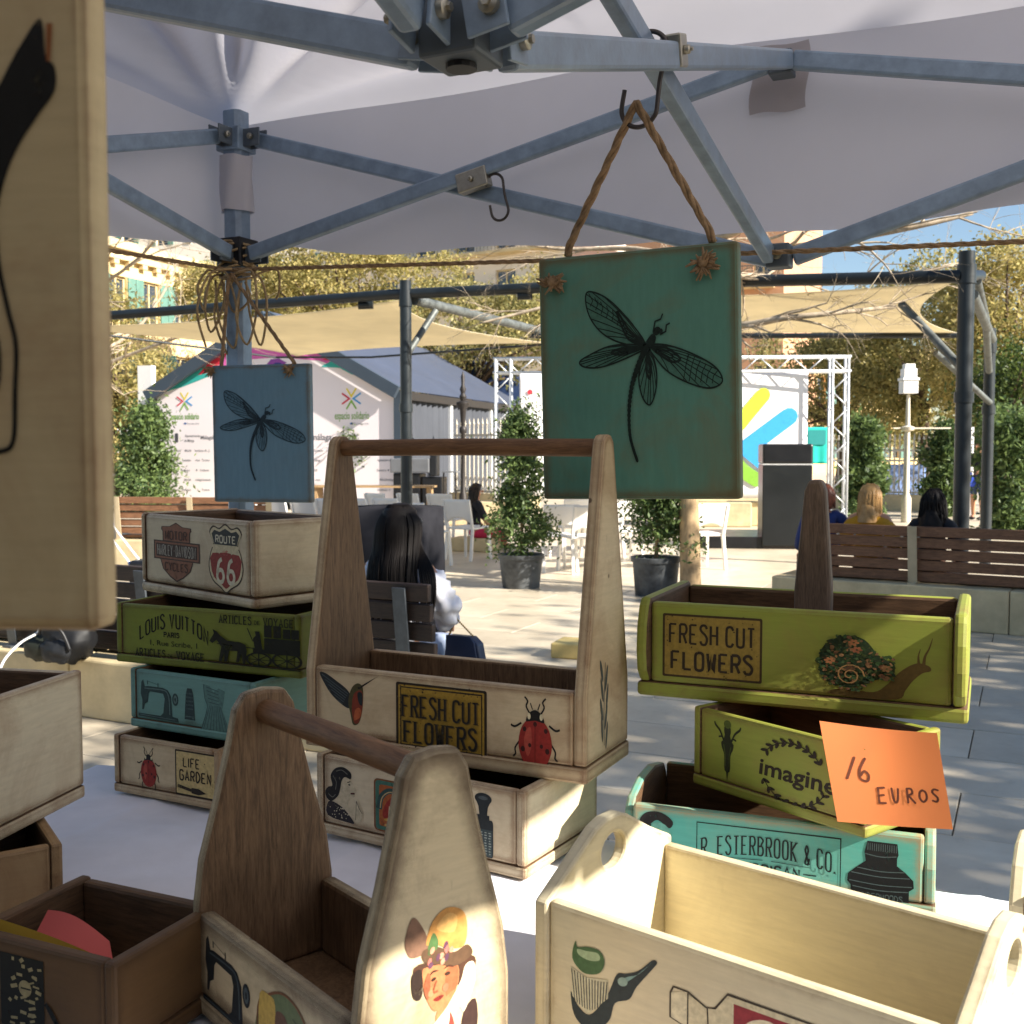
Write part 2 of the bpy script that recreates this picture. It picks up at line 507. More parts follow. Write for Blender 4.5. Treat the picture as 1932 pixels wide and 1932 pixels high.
# canopy: four sagging slopes with folds drawn to the legs
G = 220; A2 = HALF + 0.08
cv = []; cf = []
for j in range(G+1):
    for i in range(G+1):
        s = -1 + 2*i/G; t = -1 + 2*j/G
        m = max(abs(s), abs(t)); q = min(abs(s), abs(t))
        z = EAVE + (PEAK-EAVE)*(1-m)
        z -= 0.097*math.sin(math.pi*m)*(1-(q/(m+1e-6))**2)*1.0          # sag between ridges
        for cs, ct in ((-1,1),(1,1),(-1,-1),(1,-1)):
            dx = s-cs; dy = t-ct
            r = math.hypot(dx, dy)
            if r < 1.3:
                an = math.atan2(dy*(-ct), dx*(-cs))
                fo = math.exp(-(r/0.72)**2) * min(1, r*6) * min(1, (1-m)*7)
                z += (0.115*math.sin(an*21 + 0.9*math.sin(an*4)) + 0.015*math.sin(an*43+1.0))*fo*min(1, r*2.2)
        z += 0.006*math.sin(9*s+3*t) + 0.005*math.sin(13*t-5*s)
        cv.append((s*A2, t*A2, z))
for j in range(G):
    for i in range(G):
        a = j*(G+1)+i
        cf.append((a, a+1, a+G+2, a+G+1))
mbc = MB().add(cv, cf)
canopy = mbc.build('canopy', M['canopy'], tent, smooth=True)
# valances, one for each side
def valance(p, q, corner_up):
    n = 90; mb = MB(); vs = []; fs = []
    for r in range(8):
        for i in range(n+1):
            k = i/n; s = p[0]+(q[0]-p[0])*k; t = p[1]+(q[1]-p[1])*k
            nx, ny = (q[1]-p[1]), -(q[0]-p[0]); L = math.hypot(nx, ny); nx /= L; ny /= L
            low = 2.032 + 0.075*math.exp(-(k*9)**2) + 0.075*math.exp(-((1-k)*9)**2) + 0.012*math.sin(k*9) + 0.006*math.sin(k*31)
            f = r/7
            zt = EAVE + 0.006*math.sin(9*s+3*t) + 0.005*math.sin(13*t-5*s)
            z = zt + (low-zt)*f
            wv = (0.012*math.sin(k*14+f*2) + 0.006*math.sin(k*37)) * f + 0.004*f
            hem = 0.004 if r == 6 else 0
            vs.append((s*A2 - nx*(wv+hem if r else 0), t*A2 - ny*(wv+hem if r else 0), z))
    for r in range(7):
        for i in range(n):
            a = r*(n+1)+i; fs.append((a, a+1, a+n+2, a+n+1))
    mb.add(vs, fs).build('valance', M['canopy'], tent, smooth=True)
for p, q in (((-1,1),(1,1)), ((1,1),(1,-1)), ((1,-1),(-1,-1)), ((-1,-1),(-1,1))):
    valance(p, q, 0)
# grey patch sewn on above the middle joint
pm = MB()
def canz(s, t):
    m = max(abs(s), abs(t)); q = min(abs(s), abs(t))
    return EAVE+(PEAK-EAVE)*(1-m) - 0.07*math.sin(math.pi*m)*(1-(q/(m+1e-6))**2)
vs = []; n = 8
for j in range(n+1):
    for i in range(n+1):
        sx_ = -0.012 + 0.080*(i/n-0.5) + 0.004*math.sin(j*0.7); zz = EAVE - 0.012 - 0.155*j/n + 0.003*math.sin(i*0.9)
        vs.append((sx_*A2, A2 - 0.012 + 0.002*math.sin(i+j), zz))
fs = [(j*(n+1)+i, j*(n+1)+i+1, (j+1)*(n+1)+i+1, (j+1)*(n+1)+i) for j in range(n) for i in range(n)]
pm.add(vs, fs).build('patch', m_fabric('patch_fabric', 'b8b2b4', 0.3), tent, smooth=True)

def tubebar(p, q, w=0.026, h=0.042, name='truss_tube', m='steel', inset=0.0):
    p = tl(p); q = tl(q)
    d = (q-p).normalized()
    return MB().bar(p + d*inset, q - d*inset, w, h).build(name, M[m], tent, bevel=0.006)
def bolt(p, d, r=0.0105, parent=None):
    p = tl(p); d = (TI.to_3x3() @ Vector(d)).normalized()
    MB().tube([p, p + d*0.007, p + d*0.009], [r, r, r*0.7], 12).tube([p, p+d*0.013], r*0.45, 6).build('bolt', M['bolt'], parent or tent, smooth=40)
def clevis(p, d, name='end_bracket'):
    """U-shaped joint that holds the end of a tube"""
    p = tl(p); d = (TI.to_3x3() @ Vector(d)).normalized()
    sx = d.cross(Vector((0,0,1))).normalized()
    mb = MB()
    for k in (-1, 1):
        mb.bar(p - d*0.028 + sx*(k*0.017), p + d*0.028 + sx*(k*0.017), 0.0055, 0.050)
    mb.bar(p - d*0.034, p - d*0.026, 0.040, 0.050)
    mb.build(name, M['steel_dk'], tent, bevel=0.002)

LEGP = tp(-1, 1, 0)
def leg(s, t):
    g = tl(tp(s, t, 0))
    mb = MB()
    w = 0.032; c = 0.013
    prof = [(-w+c,-w),(w-c,-w),(w,-w+c),(w,w-c),(w-c,w),(-w+c,w),(-w,w-c),(-w,-w+c)]
    mb.prism(prof, lambda a, b, c_: Vector((g.x+a, g.y+b, 0.004+c_)), 2.474)
    lg = mb.build('leg', M['steel'], tent, bevel=0.002)
    MB().box((g.x-0.06, g.y-0.06, 0), (g.x+0.06, g.y+0.06, 0.004)).build('foot', M['steel_dk'], lg)
    br = MB().box((g.x-0.041, g.y-0.041, 2.362), (g.x+0.041, g.y+0.041, 2.428)).build('top_bracket', M['steel'], lg, bevel=0.004)
    sl = MB().box((g.x-0.043, g.y-0.043, 2.032), (g.x+0.043, g.y+0.043, 2.114)).build('slider', M['black_pl'], lg, bevel=0.004)
    # white sleeve of the canopy strapped round the leg
    mb = MB(); vs = []; fs = []
    for r in range(9):
        z = 2.349 - 0.0196*r
        for k in range(24):
            an = 2*math.pi*k/24
            rr = 0.0455 + 0.004*math.sin(5*an+r*0.5) + 0.0015*math.sin(11*an)
            vs.append((g.x+rr*math.cos(an), g.y+rr*math.sin(an), z+0.002*math.sin(3*an)))
    for r in range(8):
        for k in range(24):
            k2 = (k+1) % 24; fs.append((r*24+k, r*24+k2, (r+1)*24+k2, (r+1)*24+k))
    mb.add(vs, fs).build('sleeve', M['canopy'], lg, smooth=True)
for s, t in ((-1,1),(1,1),(-1,-1),(1,-1)): leg(s, t)
mids = [(0,1),(-1,0),(0,-1),(1,0)]
corners = [(-1,1),(1,1),(-1,-1),(1,-1)]
OFF = 0.019
for ms, mt in mids:
    pm_t = tp(ms, mt, ZT); pm_b = tp(ms, mt, ZB)
    out = (E1*ms + N1*mt)
    # joint pieces at the middle of the side
    for zc in (ZT, ZB):
        g = tl(tp(ms, mt, zc))
        MB().box((g.x-0.027, g.y-0.027, zc-0.027), (g.x+0.027, g.y+0.027, zc+0.027)).build('joint', M['steel_dk'], tent, bevel=0.004)
        bolt(tp(ms, mt, zc) - out*0.027, -out)
    for cs, ct in corners:
        if (ms and cs != ms) or (mt and ct != mt): continue
        pc_t = tp(cs, ct, 2.397); pc_b = tp(cs, ct, 2.066)
        dv = (pm_t - pc_t).normalized()
        tubebar(pc_t + dv*0.062 + out*OFF, pm_b - dv*0.028 + out*OFF)
        tubebar(pc_b + dv*0.062 - out*OFF, pm_t - dv*0.028 - out*OFF)
        clevis(pc_t + dv*0.069, dv); bolt(pc_t + dv*0.069 - out*0.022, -out, 0.0085)
        clevis(pc_b + dv*0.069, dv)
        xm = (pc_t*0.5 + pm_b*0.5 + pc_b*0.5 + pm_t*0.5)*0.5
        cd = (pm_t - pc_b).normalized()
        a = tl(xm - cd*0.044 - out*OFF); b = tl(xm + cd*0.044 - out*OFF)
        MB().bar(a, b, 0.033, 0.050).build('cross_plate', M['bolt'], tent, bevel=0.003)
        bolt(xm - out*(OFF+0.018), -out, 0.007)
    # truss from the hub to this side
    sd = out.cross(Vector((0,0,1)))
    hb = TC + Vector((0,0,ZH)); ht = TC + Vector((0,0,2.238))
    tubebar(hb + out*0.062 + sd*OFF, pm_t - out*0.028 + sd*OFF)
    tubebar(ht + out*0.062 - sd*OFF, pm_b - out*0.028 - sd*OFF)
    xp = hb.lerp(pm_t, 0.43)
    cd = (pm_t - hb).normalized()
    MB().bar(tl(xp - cd*0.019 + sd*OFF), tl(xp + cd*0.019 + sd*OFF), 0.033, 0.050).build('cross_plate', M['bolt'], tent, bevel=0.003)
    bolt(xp + sd*(OFF+0.017), sd, 0.007)
    # hub jaws
    for zc, k in ((ZH, 1), (2.238, -1)):
        p0 = tl(TC + Vector((0,0,zc)) + out*0.025); p1 = tl(TC + Vector((0,0,zc+0.008)) + out*0.070)
        dd = tl(tp(0,0,0) + sd) - tl(tp(0,0,0))
        for q in (-1, 1):
            MB().bar(p0 + dd*(q*0.0215 + k*OFF), p1 + dd*(q*0.0215 + k*OFF), 0.0055, 0.047).build('hub_jaw', M['steel'], tent, bevel=0.0015)
        bolt(TC + Vector((0,0,zc+0.005)) + out*0.055 + sd*(0.0245 + k*OFF), sd, 0.0105)
        bolt(TC + Vector((0,0,zc+0.005)) + out*0.055 - sd*(0.0245 - k*OFF), -sd, 0.0105)
for zc in (ZH, 2.238):
    g = tl(TC)
    MB().box((-0.033, -0.033, zc-0.030), (0.033, 0.033, zc+0.036)).build('hub', M['steel_dk'], tent, bevel=0.004)
MB().tube([(0,0,ZH-0.036), (0,0,ZH-0.0305)], 0.016, 12).build('hub_cap', M['black_pl'], tent)
MB().tube([(0,0,ZH), (0,0,PEAK-0.016)], 0.0225, 14).build('centre_pole', M['steel'], tent, smooth=40)

# ------------------------------------------------------------------ ropes, hooks
def rope_mesh(pts, r=0.004, m='rope', strands=3, name='rope', parent=None, twist=90):
    """twisted strands along a path"""
    pts = [Vector(p) for p in pts]
    # resample
    L = [0]
    for a, b in zip(pts, pts[1:]): L.append(L[-1] + (b-a).length)
    n = max(8, int(L[-1]/0.006)); n = min(n, 520)
    P = []
    for i in range(n+1):
        d = L[-1]*i/n
        k = 0
        while k < len(L)-2 and L[k+1] < d: k += 1
        P.append(pts[k].lerp(pts[k+1], (d-L[k])/max(1e-9, L[k+1]-L[k])))
    mb = MB()
    t0 = (P[1]-P[0]).normalized(); a0 = t0.orthogonal().normalized()
    frames = []
    for i in range(len(P)):
        t = (P[min(i+1, n)]-P[max(i-1, 0)]).normalized()
        a0 = (a0 - t*a0.dot(t)).normalized(); frames.append((a0.copy(), t.cross(a0)))
    for s in range(strands):
        Q = []
        for i in range(len(P)):
            an = 2*math.pi*s/strands + (L[-1]*i/n)*twist/ (r/0.004)
            a, b = frames[i]
            Q.append(P[i] + (a*math.cos(an)+b*math.sin(an))*r*0.52)
        mb.tube(Q, r*0.58, 5)
    return mb.build(name, M[m], parent, smooth=True)
pL = at(190, 476, 2.0); 
sagline = [tp(-1,1,1.885) + Vector((0.0,-0.03,0))]
a = tp(-1, 1, 2.020) - N1*0.048
b = tp(1, 1, 1.905) - N1*0.048
pts = [a.lerp(b, k/24) - Vector((0,0,0.012*math.sin(math.pi*k/24))) for k in range(25)]
lft = tp(-1, -1, 1.955)
pts2 = [lft.lerp(a, k/24) - Vector((0,0,0.02*math.sin(math.pi*k/24))) for k in range(24)]
r1 = rope_mesh(pts2 + pts, 0.0058, 'rope', name='rope_line')
tag(r1, 'thin jute line tied between the tent legs', 'rope')

# loose bundle of twine round the leg
tw = MB()
g = LEGP
random.seed(11)
for k in range(11):      # turns round the leg
    z0 = 2.008 + 0.008*k
    tw.tube([g + Vector(((0.048+0.005*math.sin(k*2+i))*math.cos(i*0.45), (0.048+0.005*math.sin(k*2+i))*math.sin(i*0.45), z0 + 0.016*math.sin(i*0.45+k))) for i in range(15)], 0.0042, 5)
for k in range(9):     # loops that hang down
    an = random.uniform(0, 6.28)
    st = g + Vector((0.055*math.cos(an), -0.05+0.03*math.sin(an), 2.01))
    sx = random.choice((-1, 1))*random.uniform(0.03, 0.10); dz = random.uniform(0.08, 0.24)
    p = [st, st + Vector((sx*0.7, -0.02, -dz*0.15+0.02)), st + Vector((sx, -0.015+random.uniform(-.02,.02), -dz*0.5)), st + Vector((sx*random.uniform(0.3,0.9), 0, -dz)),
         st + Vector((sx*random.uniform(-0.2,0.4), -0.01, -dz*0.6)), st + Vector((sx*0.1, 0, -0.02))]
    if k % 4 == 3: p = p[:4]
    tw.tube(catmull([q + Vector((random.uniform(-.012,.012), random.uniform(-.012,.012), random.uniform(-.012,.012))) for q in p], 6), 0.0036, 5)
tag(tw.build('twine_bundle', M['twine'], smooth=True), 'tangled bundle of pale twine knotted round the tent leg', 'twine')

def s_hook(p, h, tilt, label, r=0.0036, flip=1):
    w = h*0.20
    path = []
    for i in range(9):
        an = math.pi*(1 - i/8)
        path.append((w*math.cos(an)*flip, 0, h/2 - w + w*math.sin(an)))
    path = path + [(w*flip, 0, h*0.15), (-w*flip*0.2, 0, -h*0.1), (-w*flip, 0, -h/2 + w*1.1)] if False else path + [(w*flip*0.9, 0, 0)]
    for i in range(9):
        an = i/8*math.pi
        path.append((w*flip*1.0 + (-w + w*math.cos(an))*flip, 0, -h/2 + w - w*math.sin(an)))
    path.append((-w*flip, 0, -h/2 + w*1.9))
    o = MB().tube(catmull(path, 3), r, 8).build('s_hook', M['hookm'], smooth=True)
    o.location = p
    o.rotation_euler = (0, tilt, R(-25))
    return tag(o, label, 'hook', 'wire hooks on the tent frame')
s_hook(at(938, 372, 2.86) , 0.121, R(-12), 'empty steel hook hanging where two frame tubes cross', flip=1)
HKY = 1.745
HK = at(1215, 150, HKY)
s_hook(HK, 0.145, R(10), 'steel hook carrying the rope of the green dragonfly board', 0.0039)

# ------------------------------------------------------------------ table and cloth
TYAW = R(23.5)
TO = Vector((-0.85, 2.21, 0))
table = empty('trestle_table', TO, -TYAW, 'long trestle table under the white cloth', 'table')
TLn, TD = 1.83, 0.96
MB().box((0.01, -TD+0.01, 0.825), (TLn-0.01, -0.01, 0.846)).build('table_top', M['pine'], table, bevel=0.003)
for x in (0.15, TLn-0.15):
    for y in (-0.12, -TD+0.12):
        MB().bar((x, y, 0.0), (x, y, 0.825), 0.04, 0.04).build('leg', M['steel_dk'], table)
mb = MB(); nx, ny = 70, 40
drop = 0.34
def clothz(x, y):
    cr = sum(0.0035*math.exp(-(abs(x-q)/0.012)) for q in (0.28, 0.74, 1.20, 1.66)) + sum(0.0035*math.exp(-(abs(y+q)/0.012)) for q in (0.25, 0.62))
    return 0.8600 + cr + 0.003*math.sin(x*14+3*math.sin(y*9))*math.sin(y*6+1) + 0.002*math.sin(x*9+y*5) + 0.0016*math.sin(x*23-y*17) + 0.0012*math.sin(y*31+x*7)
vs = []; fs = []
xs = [(-1, k) for k in (0,1,2,3)] ; 
def ring(nu, nv):
    for j in range(nv+1):
        for i in range(nu+1):
            a = -0.14 + 1.28*i/nu; b = -0.25 + 1.5*j/nv
            x = min(max(a, 0), 1)*TLn; y = -min(max(b, 0), 1)*TD
            ex = max(0, -a, a-1)*TLn; ey = max(0, -b, b-1)*TD
            dz = min(drop, max(ex, ey)*1.2)
            ox = (-1 if a < 0 else 1 if a > 1 else 0)*(0.006 + 0.03*dz*(1+math.sin(y*22)))
            oy = (1 if b < 0 else -1 if b > 1 else 0)*(0.006 + 0.03*dz*(1+math.sin(x*19)))
            vs.append((x+ox, y+oy, clothz(x, y)-dz))
nu, nv = 260, 160
ring(nu, nv)
for j in range(nv):
    for i in range(nu):
        a_ = j*(nu+1)+i; fs.append((a_, a_+nu+1, a_+nu+2, a_+1))
tag(mb.add(vs, fs).build('tablecloth', M['cloth'], None, TO, (0, 0, -TYAW), smooth=True), 'white cloth spread over the stall table', 'tablecloth')

# ------------------------------------------------------------------ dark tents added out of view behind the viewer to shade the stall
DKT = m_fabric('dark_green_canvas', '2c3a34', 0.03)
def added_tent(x, y, label):
    rt = empty('market_tent', (x, y, 0), -YAW, label, 'tent', 'unseen tents added behind the viewer')
    h = 1.5; mb = MB()
    mb.add([(-h,-h,2.35),(h,-h,2.35),(h,h,2.35),(-h,h,2.35),(0,0,3.3)], [(0,1,4),(1,2,4),(2,3,4),(3,0,4)]).build('canopy', DKT, rt)
    for a, b in (((-h,-h),(h,-h)),((h,-h),(h,h)),((h,h),(-h,h)),((-h,h),(-h,-h))):
        MB().add([(*a,2.05),(*b,2.05),(*b,2.35),(*a,2.35)], [(0,1,2,3)]).build('valance', DKT, rt)
    for a in (-h+.03, h-.03):
        for b in (-h+.03, h-.03): MB().box((a-.025,b-.025,0),(a+.025,b+.025,2.36)).build('leg', M['steel'], rt)
    MB().add([(-h,-h,0.1),(h,-h,0.1),(h,-h,2.05),(-h,-h,2.05)], [(0,1,2,3)]).build('back_wall', DKT, rt)
    MB().box((-1.3,0.7,0.0),(1.3,1.3,0.8)).build('stall_table', DKT, rt)
for k in range(4):
    p = Vector((0.3, -3.6, 0)) + E1*(3.1*(k-1.6))
    added_tent(p.x, p.y, ('first','second','third','fourth')[k] + ' dark green tent added unseen behind the viewer to shade the stall')
# ------------------------------------------------------------------ printed pictures and lettering
GL = {'A':'00 26 40|12 32','B':'00 06|~06 26 45 34 23 03|~03 33 42 41 30 00','C':'~45 36 16 05 01 10 30 41','D':'00 06|~06 26 44 42 20 00',
'E':'00 06|06 46|03 33|00 40','F':'00 06|06 46|03 33','G':'~45 36 16 05 01 10 30 41 43|43 23','H':'00 06|40 46|03 43','I':'20 26',
'J':'~46 41 30 10 01','K':'00 06|03 46|13 40','L':'06 00|00 40','M':'00 06 21 46 40','N':'00 06 40 46','O':'~16 05 01 10 30 41 45 36 16',
'P':'00 06|~06 36 45 44 33 03','R':'00 06|~06 36 45 44 33 03|23 40','S':'~45 36 16 05 14 33 42 41 30 10 01','T':'06 46|26 20',
'U':'~06 01 10 30 41 46','V':'06 20 46','W':'06 10 25 30 46','X':'00 46|06 40','Y':'06 23 46|23 20','Z':'06 46 00 40',
'1':'15 26 20','6':'~36 15 02 01 10 30 41 42 33 13 02','&':'~40 14 15 26 35 34 11 10 20 30 42','.':'20 20.5','-':'13 33',',':'10 21'}
_tcache = {}
def font_tris(s, bold=0.0):
    """outline lettering from the built-in typeface, unit height"""
    if (s, bold) in _tcache: return _tcache[(s, bold)]
    c = bpy.data.curves.new('lettering', 'FONT'); c.body = s; c.size = 1.0; c.offset = bold; c.resolution_u = 2; c.fill_mode = 'FRONT'
    o = bpy.data.objects.new('lettering', c); COL.objects.link(o)
    bpy.context.view_layer.update()
    me = bpy.data.meshes.new_from_object(o.evaluated_get(bpy.context.evaluated_depsgraph_get()))
    V = [(v.co.x, v.co.y) for v in me.vertices]; Fc = [tuple(p.vertices) for p in me.polygons]
    bpy.data.objects.remove(o); bpy.data.curves.remove(c); bpy.data.meshes.remove(me)
    _tcache[(s, bold)] = (V, Fc); return V, Fc

class Art:
    def __init__(s): s.p = []           # (ink, verts2d, faces)
    def poly(s, c, pts, smooth=0):
        if smooth: pts = [(p.x, p.y) for p in catmull([(a, b, 0) for a, b in pts], smooth, True)]
        tri = tessellate_polygon([[Vector((a, b, 0)) for a, b in pts]])
        s.p.append((c, list(pts), [tuple(t) for t in tri])); return s
    def rect(s, c, x0, y0, x1, y1): return s.poly(c, [(x0,y0),(x1,y0),(x1,y1),(x0,y1)])
    def rrect(s, c, x0, y0, x1, y1, r, n=4):
        pts = []
        for cx, cy, a0 in ((x1-r,y0+r,-90),(x1-r,y1-r,0),(x0+r,y1-r,90),(x0+r,y0+r,180)):
            for k in range(n+1):
                a = R(a0+90*k/n); pts.append((cx+r*math.cos(a), cy+r*math.sin(a)))
        return s.poly(c, pts)
    def ell(s, c, cx, cy, rx, ry=None, rot=0, n=20):
        ry = rx if ry is None else ry
        co, si = math.cos(rot), math.sin(rot); pts = []
        for k in range(n):
            a = 2*math.pi*k/n; x = rx*math.cos(a); y = ry*math.sin(a)
            pts.append((cx+x*co-y*si, cy+x*si+y*co))
        s.p.append((c, pts, [tuple(range(n))])); return s
    def line(s, c, pts, w, smooth=0, closed=False, taper=False, cap=False):
        if smooth: pts = [(p.x, p.y) for p in catmull([(a, b, 0) for a, b in pts], smooth, closed)]
        pts = list(pts)
        if closed: pts = pts + [pts[0]]
        n = len(pts); V = []; Fc = []
        for i, (x, y) in enumerate(pts):
            if closed: p0 = pts[i-1] if i > 0 else pts[-2]; p1 = pts[i+1] if i < n-1 else pts[1]
            else: p0 = pts[max(0, i-1)]; p1 = pts[min(n-1, i+1)]
            dx, dy = p1[0]-p0[0], p1[1]-p0[1]; L = math.hypot(dx, dy) or 1
            # mitre
            k = 1.0
            if 0 < i < n-1 or closed:
                d0 = (x-p0[0], y-p0[1]); l0 = math.hypot(*d0) or 1
                cs = (d0[0]*dx+d0[1]*dy)/(l0*L); k = 1/max(0.45, cs)
            ww = w*0.5*k
            if taper: ww *= (1 - 0.85*i/(n-1)) if taper == 1 else math.sin(math.pi*(0.06+0.88*i/(n-1)))
            V += [(x-dy/L*ww, y+dx/L*ww), (x+dy/L*ww, y-dx/L*ww)]
        for i in range(n-1): Fc.append((2*i, 2*i+1, 2*i+3, 2*i+2))
        s.p.append((c, V, Fc))
        if cap:
            for q in (pts[0], pts[-1]): s.ell(c, q[0], q[1], w/2, n=10)
        return s
    def word(s, c, txt, cx, cy, h, w, sw=0.13, serif=True, warp=None, gap=0.17, hair=0.0):
        """slab lettering: centred on (cx, cy), height h, total width w"""
        adv = []
        for ch in txt:
            adv.append(0.45 if ch == ' ' else 0.35 if ch in '.,I1' else 1.0)
        tot = sum(adv) + gap*(len(txt)-1); u = w/tot; x = cx - w/2; y0 = cy - h/2
        st = min(sw*h, 0.27*u)
        for ch, a in zip(txt, adv):
            gw = a*u
            if ch != ' ':
                for pl in GL.get(ch, '').split('|'):
                    if not pl: continue
                    sm = pl[0] == '~'
                    pts = []
                    for tk in pl.lstrip('~').split():
                        gx, gy = float(tk[0]), float(tk[1:])
                        if ch in 'I.,1': gx = 2 + (gx-2)*0.5; px_ = x + gw*0.5 + (gx-2)*u*0.25
                        else: px_ = x + st*0.5 + (gw-st)*gx/4
                        pts.append((px_, y0 + st*0.35 + (h-st*0.7)*gy/6))
                    vertical = len(pts) == 2 and abs(pts[0][1]-pts[1][1]) < 0.02*h
                    ww = st*0.8 if vertical else st
                    b = len(s.p)
                    s.line(c, pts, ww, 4 if sm else 0)
                    if serif and not sm:
                        for q in (pts[0], pts[-1]):
                            lo = abs(q[1]-(y0+st*0.35)) < 0.02*h; hi = abs(q[1]-(y0+h-st*0.35)) < 0.02*h
                            if (lo or hi) and not vertical:
                                yy = y0 if lo else y0+h-st*0.36
                                s.rect(c, q[0]-st*1.0, yy, q[0]+st*1.0, yy+st*0.36)
                    if warp:
                        for k in range(b, len(s.p)):
                            cc, V, Fc = s.p[k]
                            s.p[k] = (cc, [warp(*q) for q in V], Fc)
            x += gw + gap*u
        return s
    def text(s, c, txt, cx, cy, h, w=None, shear=0, warp=None, bold=0.0):
        V, Fc = font_tris(txt, bold)
        if not V: return s
        xs = [a for a, b in V]; ys = [b for a, b in V]; x0, x1 = min(xs), max(xs)
        k = h/0.72; kx = w/(x1-x0) if w else k
        P = [((a-(x0+x1)/2)*kx + shear*b*k + cx, (b-0.36)*k + cy) for a, b in V]
        if warp: P = [warp(*q) for q in P]
        s.p.append((c, P, Fc)); return s
    def group(s, other, ox, oy, sc, rot=0, sx=1, sy=1):
        other = [(c, [(a, b*sy) for a, b in V], Fc) for c, V, Fc in other.p]
        co, si = math.cos(rot), math.sin(rot)
        for c, V, Fc in other:
            s.p.append((c, [(ox+sc*(sx*a*co-b*si), oy+sc*(sx*a*si+b*co)) for a, b in V], Fc))
        return s
    def build(s, name, parent, fn, dz=2e-5, eps=6e-4):
        """fn(a, b, lift) -> local 3D"""
        cols = []; mb = MB()
        for i, (c, V, Fc) in enumerate(s.p):
            if c not in cols: cols.append(c)
            L = eps + dz*i
            mb.add([fn(a, b, L) for a, b in V], Fc, cols.index(c))
        return mb.build(name, [ink(c) for c in cols], parent)

K = '1a1714'
def art_dragonfly(c=K, g1='24332c', dense=True):
    a = Art()
    def wing(ctrl, veins, fill):
        if fill: a.poly(fill, ctrl, 5)
        a.line(c, ctrl, 0.010, 5, closed=True)
        for q in veins: a.line(c, q, 0.006, 4)
    # body axis: head at (0.52,0.735) tail at (0.35,0.0)
    W1 = [(0.47,0.66),(0.36,0.80),(0.20,0.935),(0.06,0.985),(0.035,0.93),(0.07,0.83),(0.16,0.74),(0.30,0.68)]
    W2 = [(0.47,0.645),(0.36,0.67),(0.20,0.665),(0.05,0.62),(-0.02,0.585),(0.02,0.555),(0.14,0.55),(0.30,0.585)]
    W3 = [(0.50,0.655),(0.62,0.655),(0.80,0.60),(0.96,0.52),(1.01,0.44),(0.93,0.405),(0.80,0.43),(0.64,0.50),(0.54,0.59)]
    W4 = [(0.485,0.63),(0.53,0.58),(0.55,0.50),(0.54,0.40),(0.50,0.325),(0.45,0.36),(0.42,0.46),(0.44,0.56)]
    def veins(Wc, hub, tipn, nv):
        out = []
        P = [(p.x, p.y) for p in catmull([(x, y, 0) for x, y in Wc], 5, True)]
        n = len(P)
        for k in range(nv):
            q = P[int(n*(0.22+0.56*k/(nv-1)))]
            out.append([hub, ((hub[0]+q[0])/2+0.012, (hub[1]+q[1])/2+0.012), q])
        return out
    for Wc, hub in ((W1,(0.47,0.66)),(W2,(0.47,0.645)),(W3,(0.50,0.655)),(W4,(0.485,0.63))):
        wing(Wc, veins(Wc, hub, 0, 9), g1)
    for pts in ([(0.45,0.67),(0.36,0.745),(0.27,0.86),(0.29,0.80),(0.35,0.70)], [(0.52,0.645),(0.62,0.64),(0.72,0.575),(0.66,0.56),(0.58,0.60)],
                [(0.44,0.645),(0.33,0.655),(0.22,0.63),(0.31,0.615)], [(0.485,0.61),(0.51,0.55),(0.50,0.47),(0.475,0.52)]):
        a.line(c, pts, 0.014, 4, closed=True)
        cx = sum(p[0] for p in pts)/len(pts); cy = sum(p[1] for p in pts)/len(pts)
        a.line(c, [((p[0]+cx)/2, (p[1]+cy)/2) for p in pts], 0.008, 4, closed=True)
    for k in range(6):
        t = k/5; a.line(c, [(0.06+0.22*t,0.975-0.13*t),(0.09+0.19*t,0.93-0.11*t),(0.07+0.2*t,0.90-0.12*t)], 0.006)
        a.line(c, [(0.98-0.2*t,0.50+0.10*t),(0.95-0.19*t,0.47+0.07*t),(0.94-0.2*t,0.43+0.02*t)], 0.006)
    # thorax, head, tail
    a.poly(c, [(0.44,0.60),(0.47,0.67),(0.52,0.72),(0.55,0.70),(0.53,0.655),(0.49,0.62)], 5)
    a.ell(c, 0.555, 0.735, 0.030, 0.022, 0.6); a.ell(c, 0.585, 0.735, 0.014, 0.014)
    a.line(c, [(0.53,0.73),(0.545,0.79),(0.585,0.80),(0.60,0.83)], 0.010)
    a.line(c, [(0.58,0.715),(0.62,0.73),(0.625,0.765),(0.65,0.775)], 0.010)
    tail = catmull([(0.46,0.62,0),(0.415,0.54,0),(0.375,0.45,0),(0.352,0.35,0),(0.345,0.24,0),(0.355,0.13,0),(0.40,0.01,0)], 4)
    n = len(tail)
    for i, p in enumerate(tail):
        r = 0.0185*(1-0.55*i/n); a.ell(c, p.x, p.y, r*1.05, r*1.25, 0.3)
    a.line(c, [(p.x, p.y) for p in tail], 0.020)
    return a
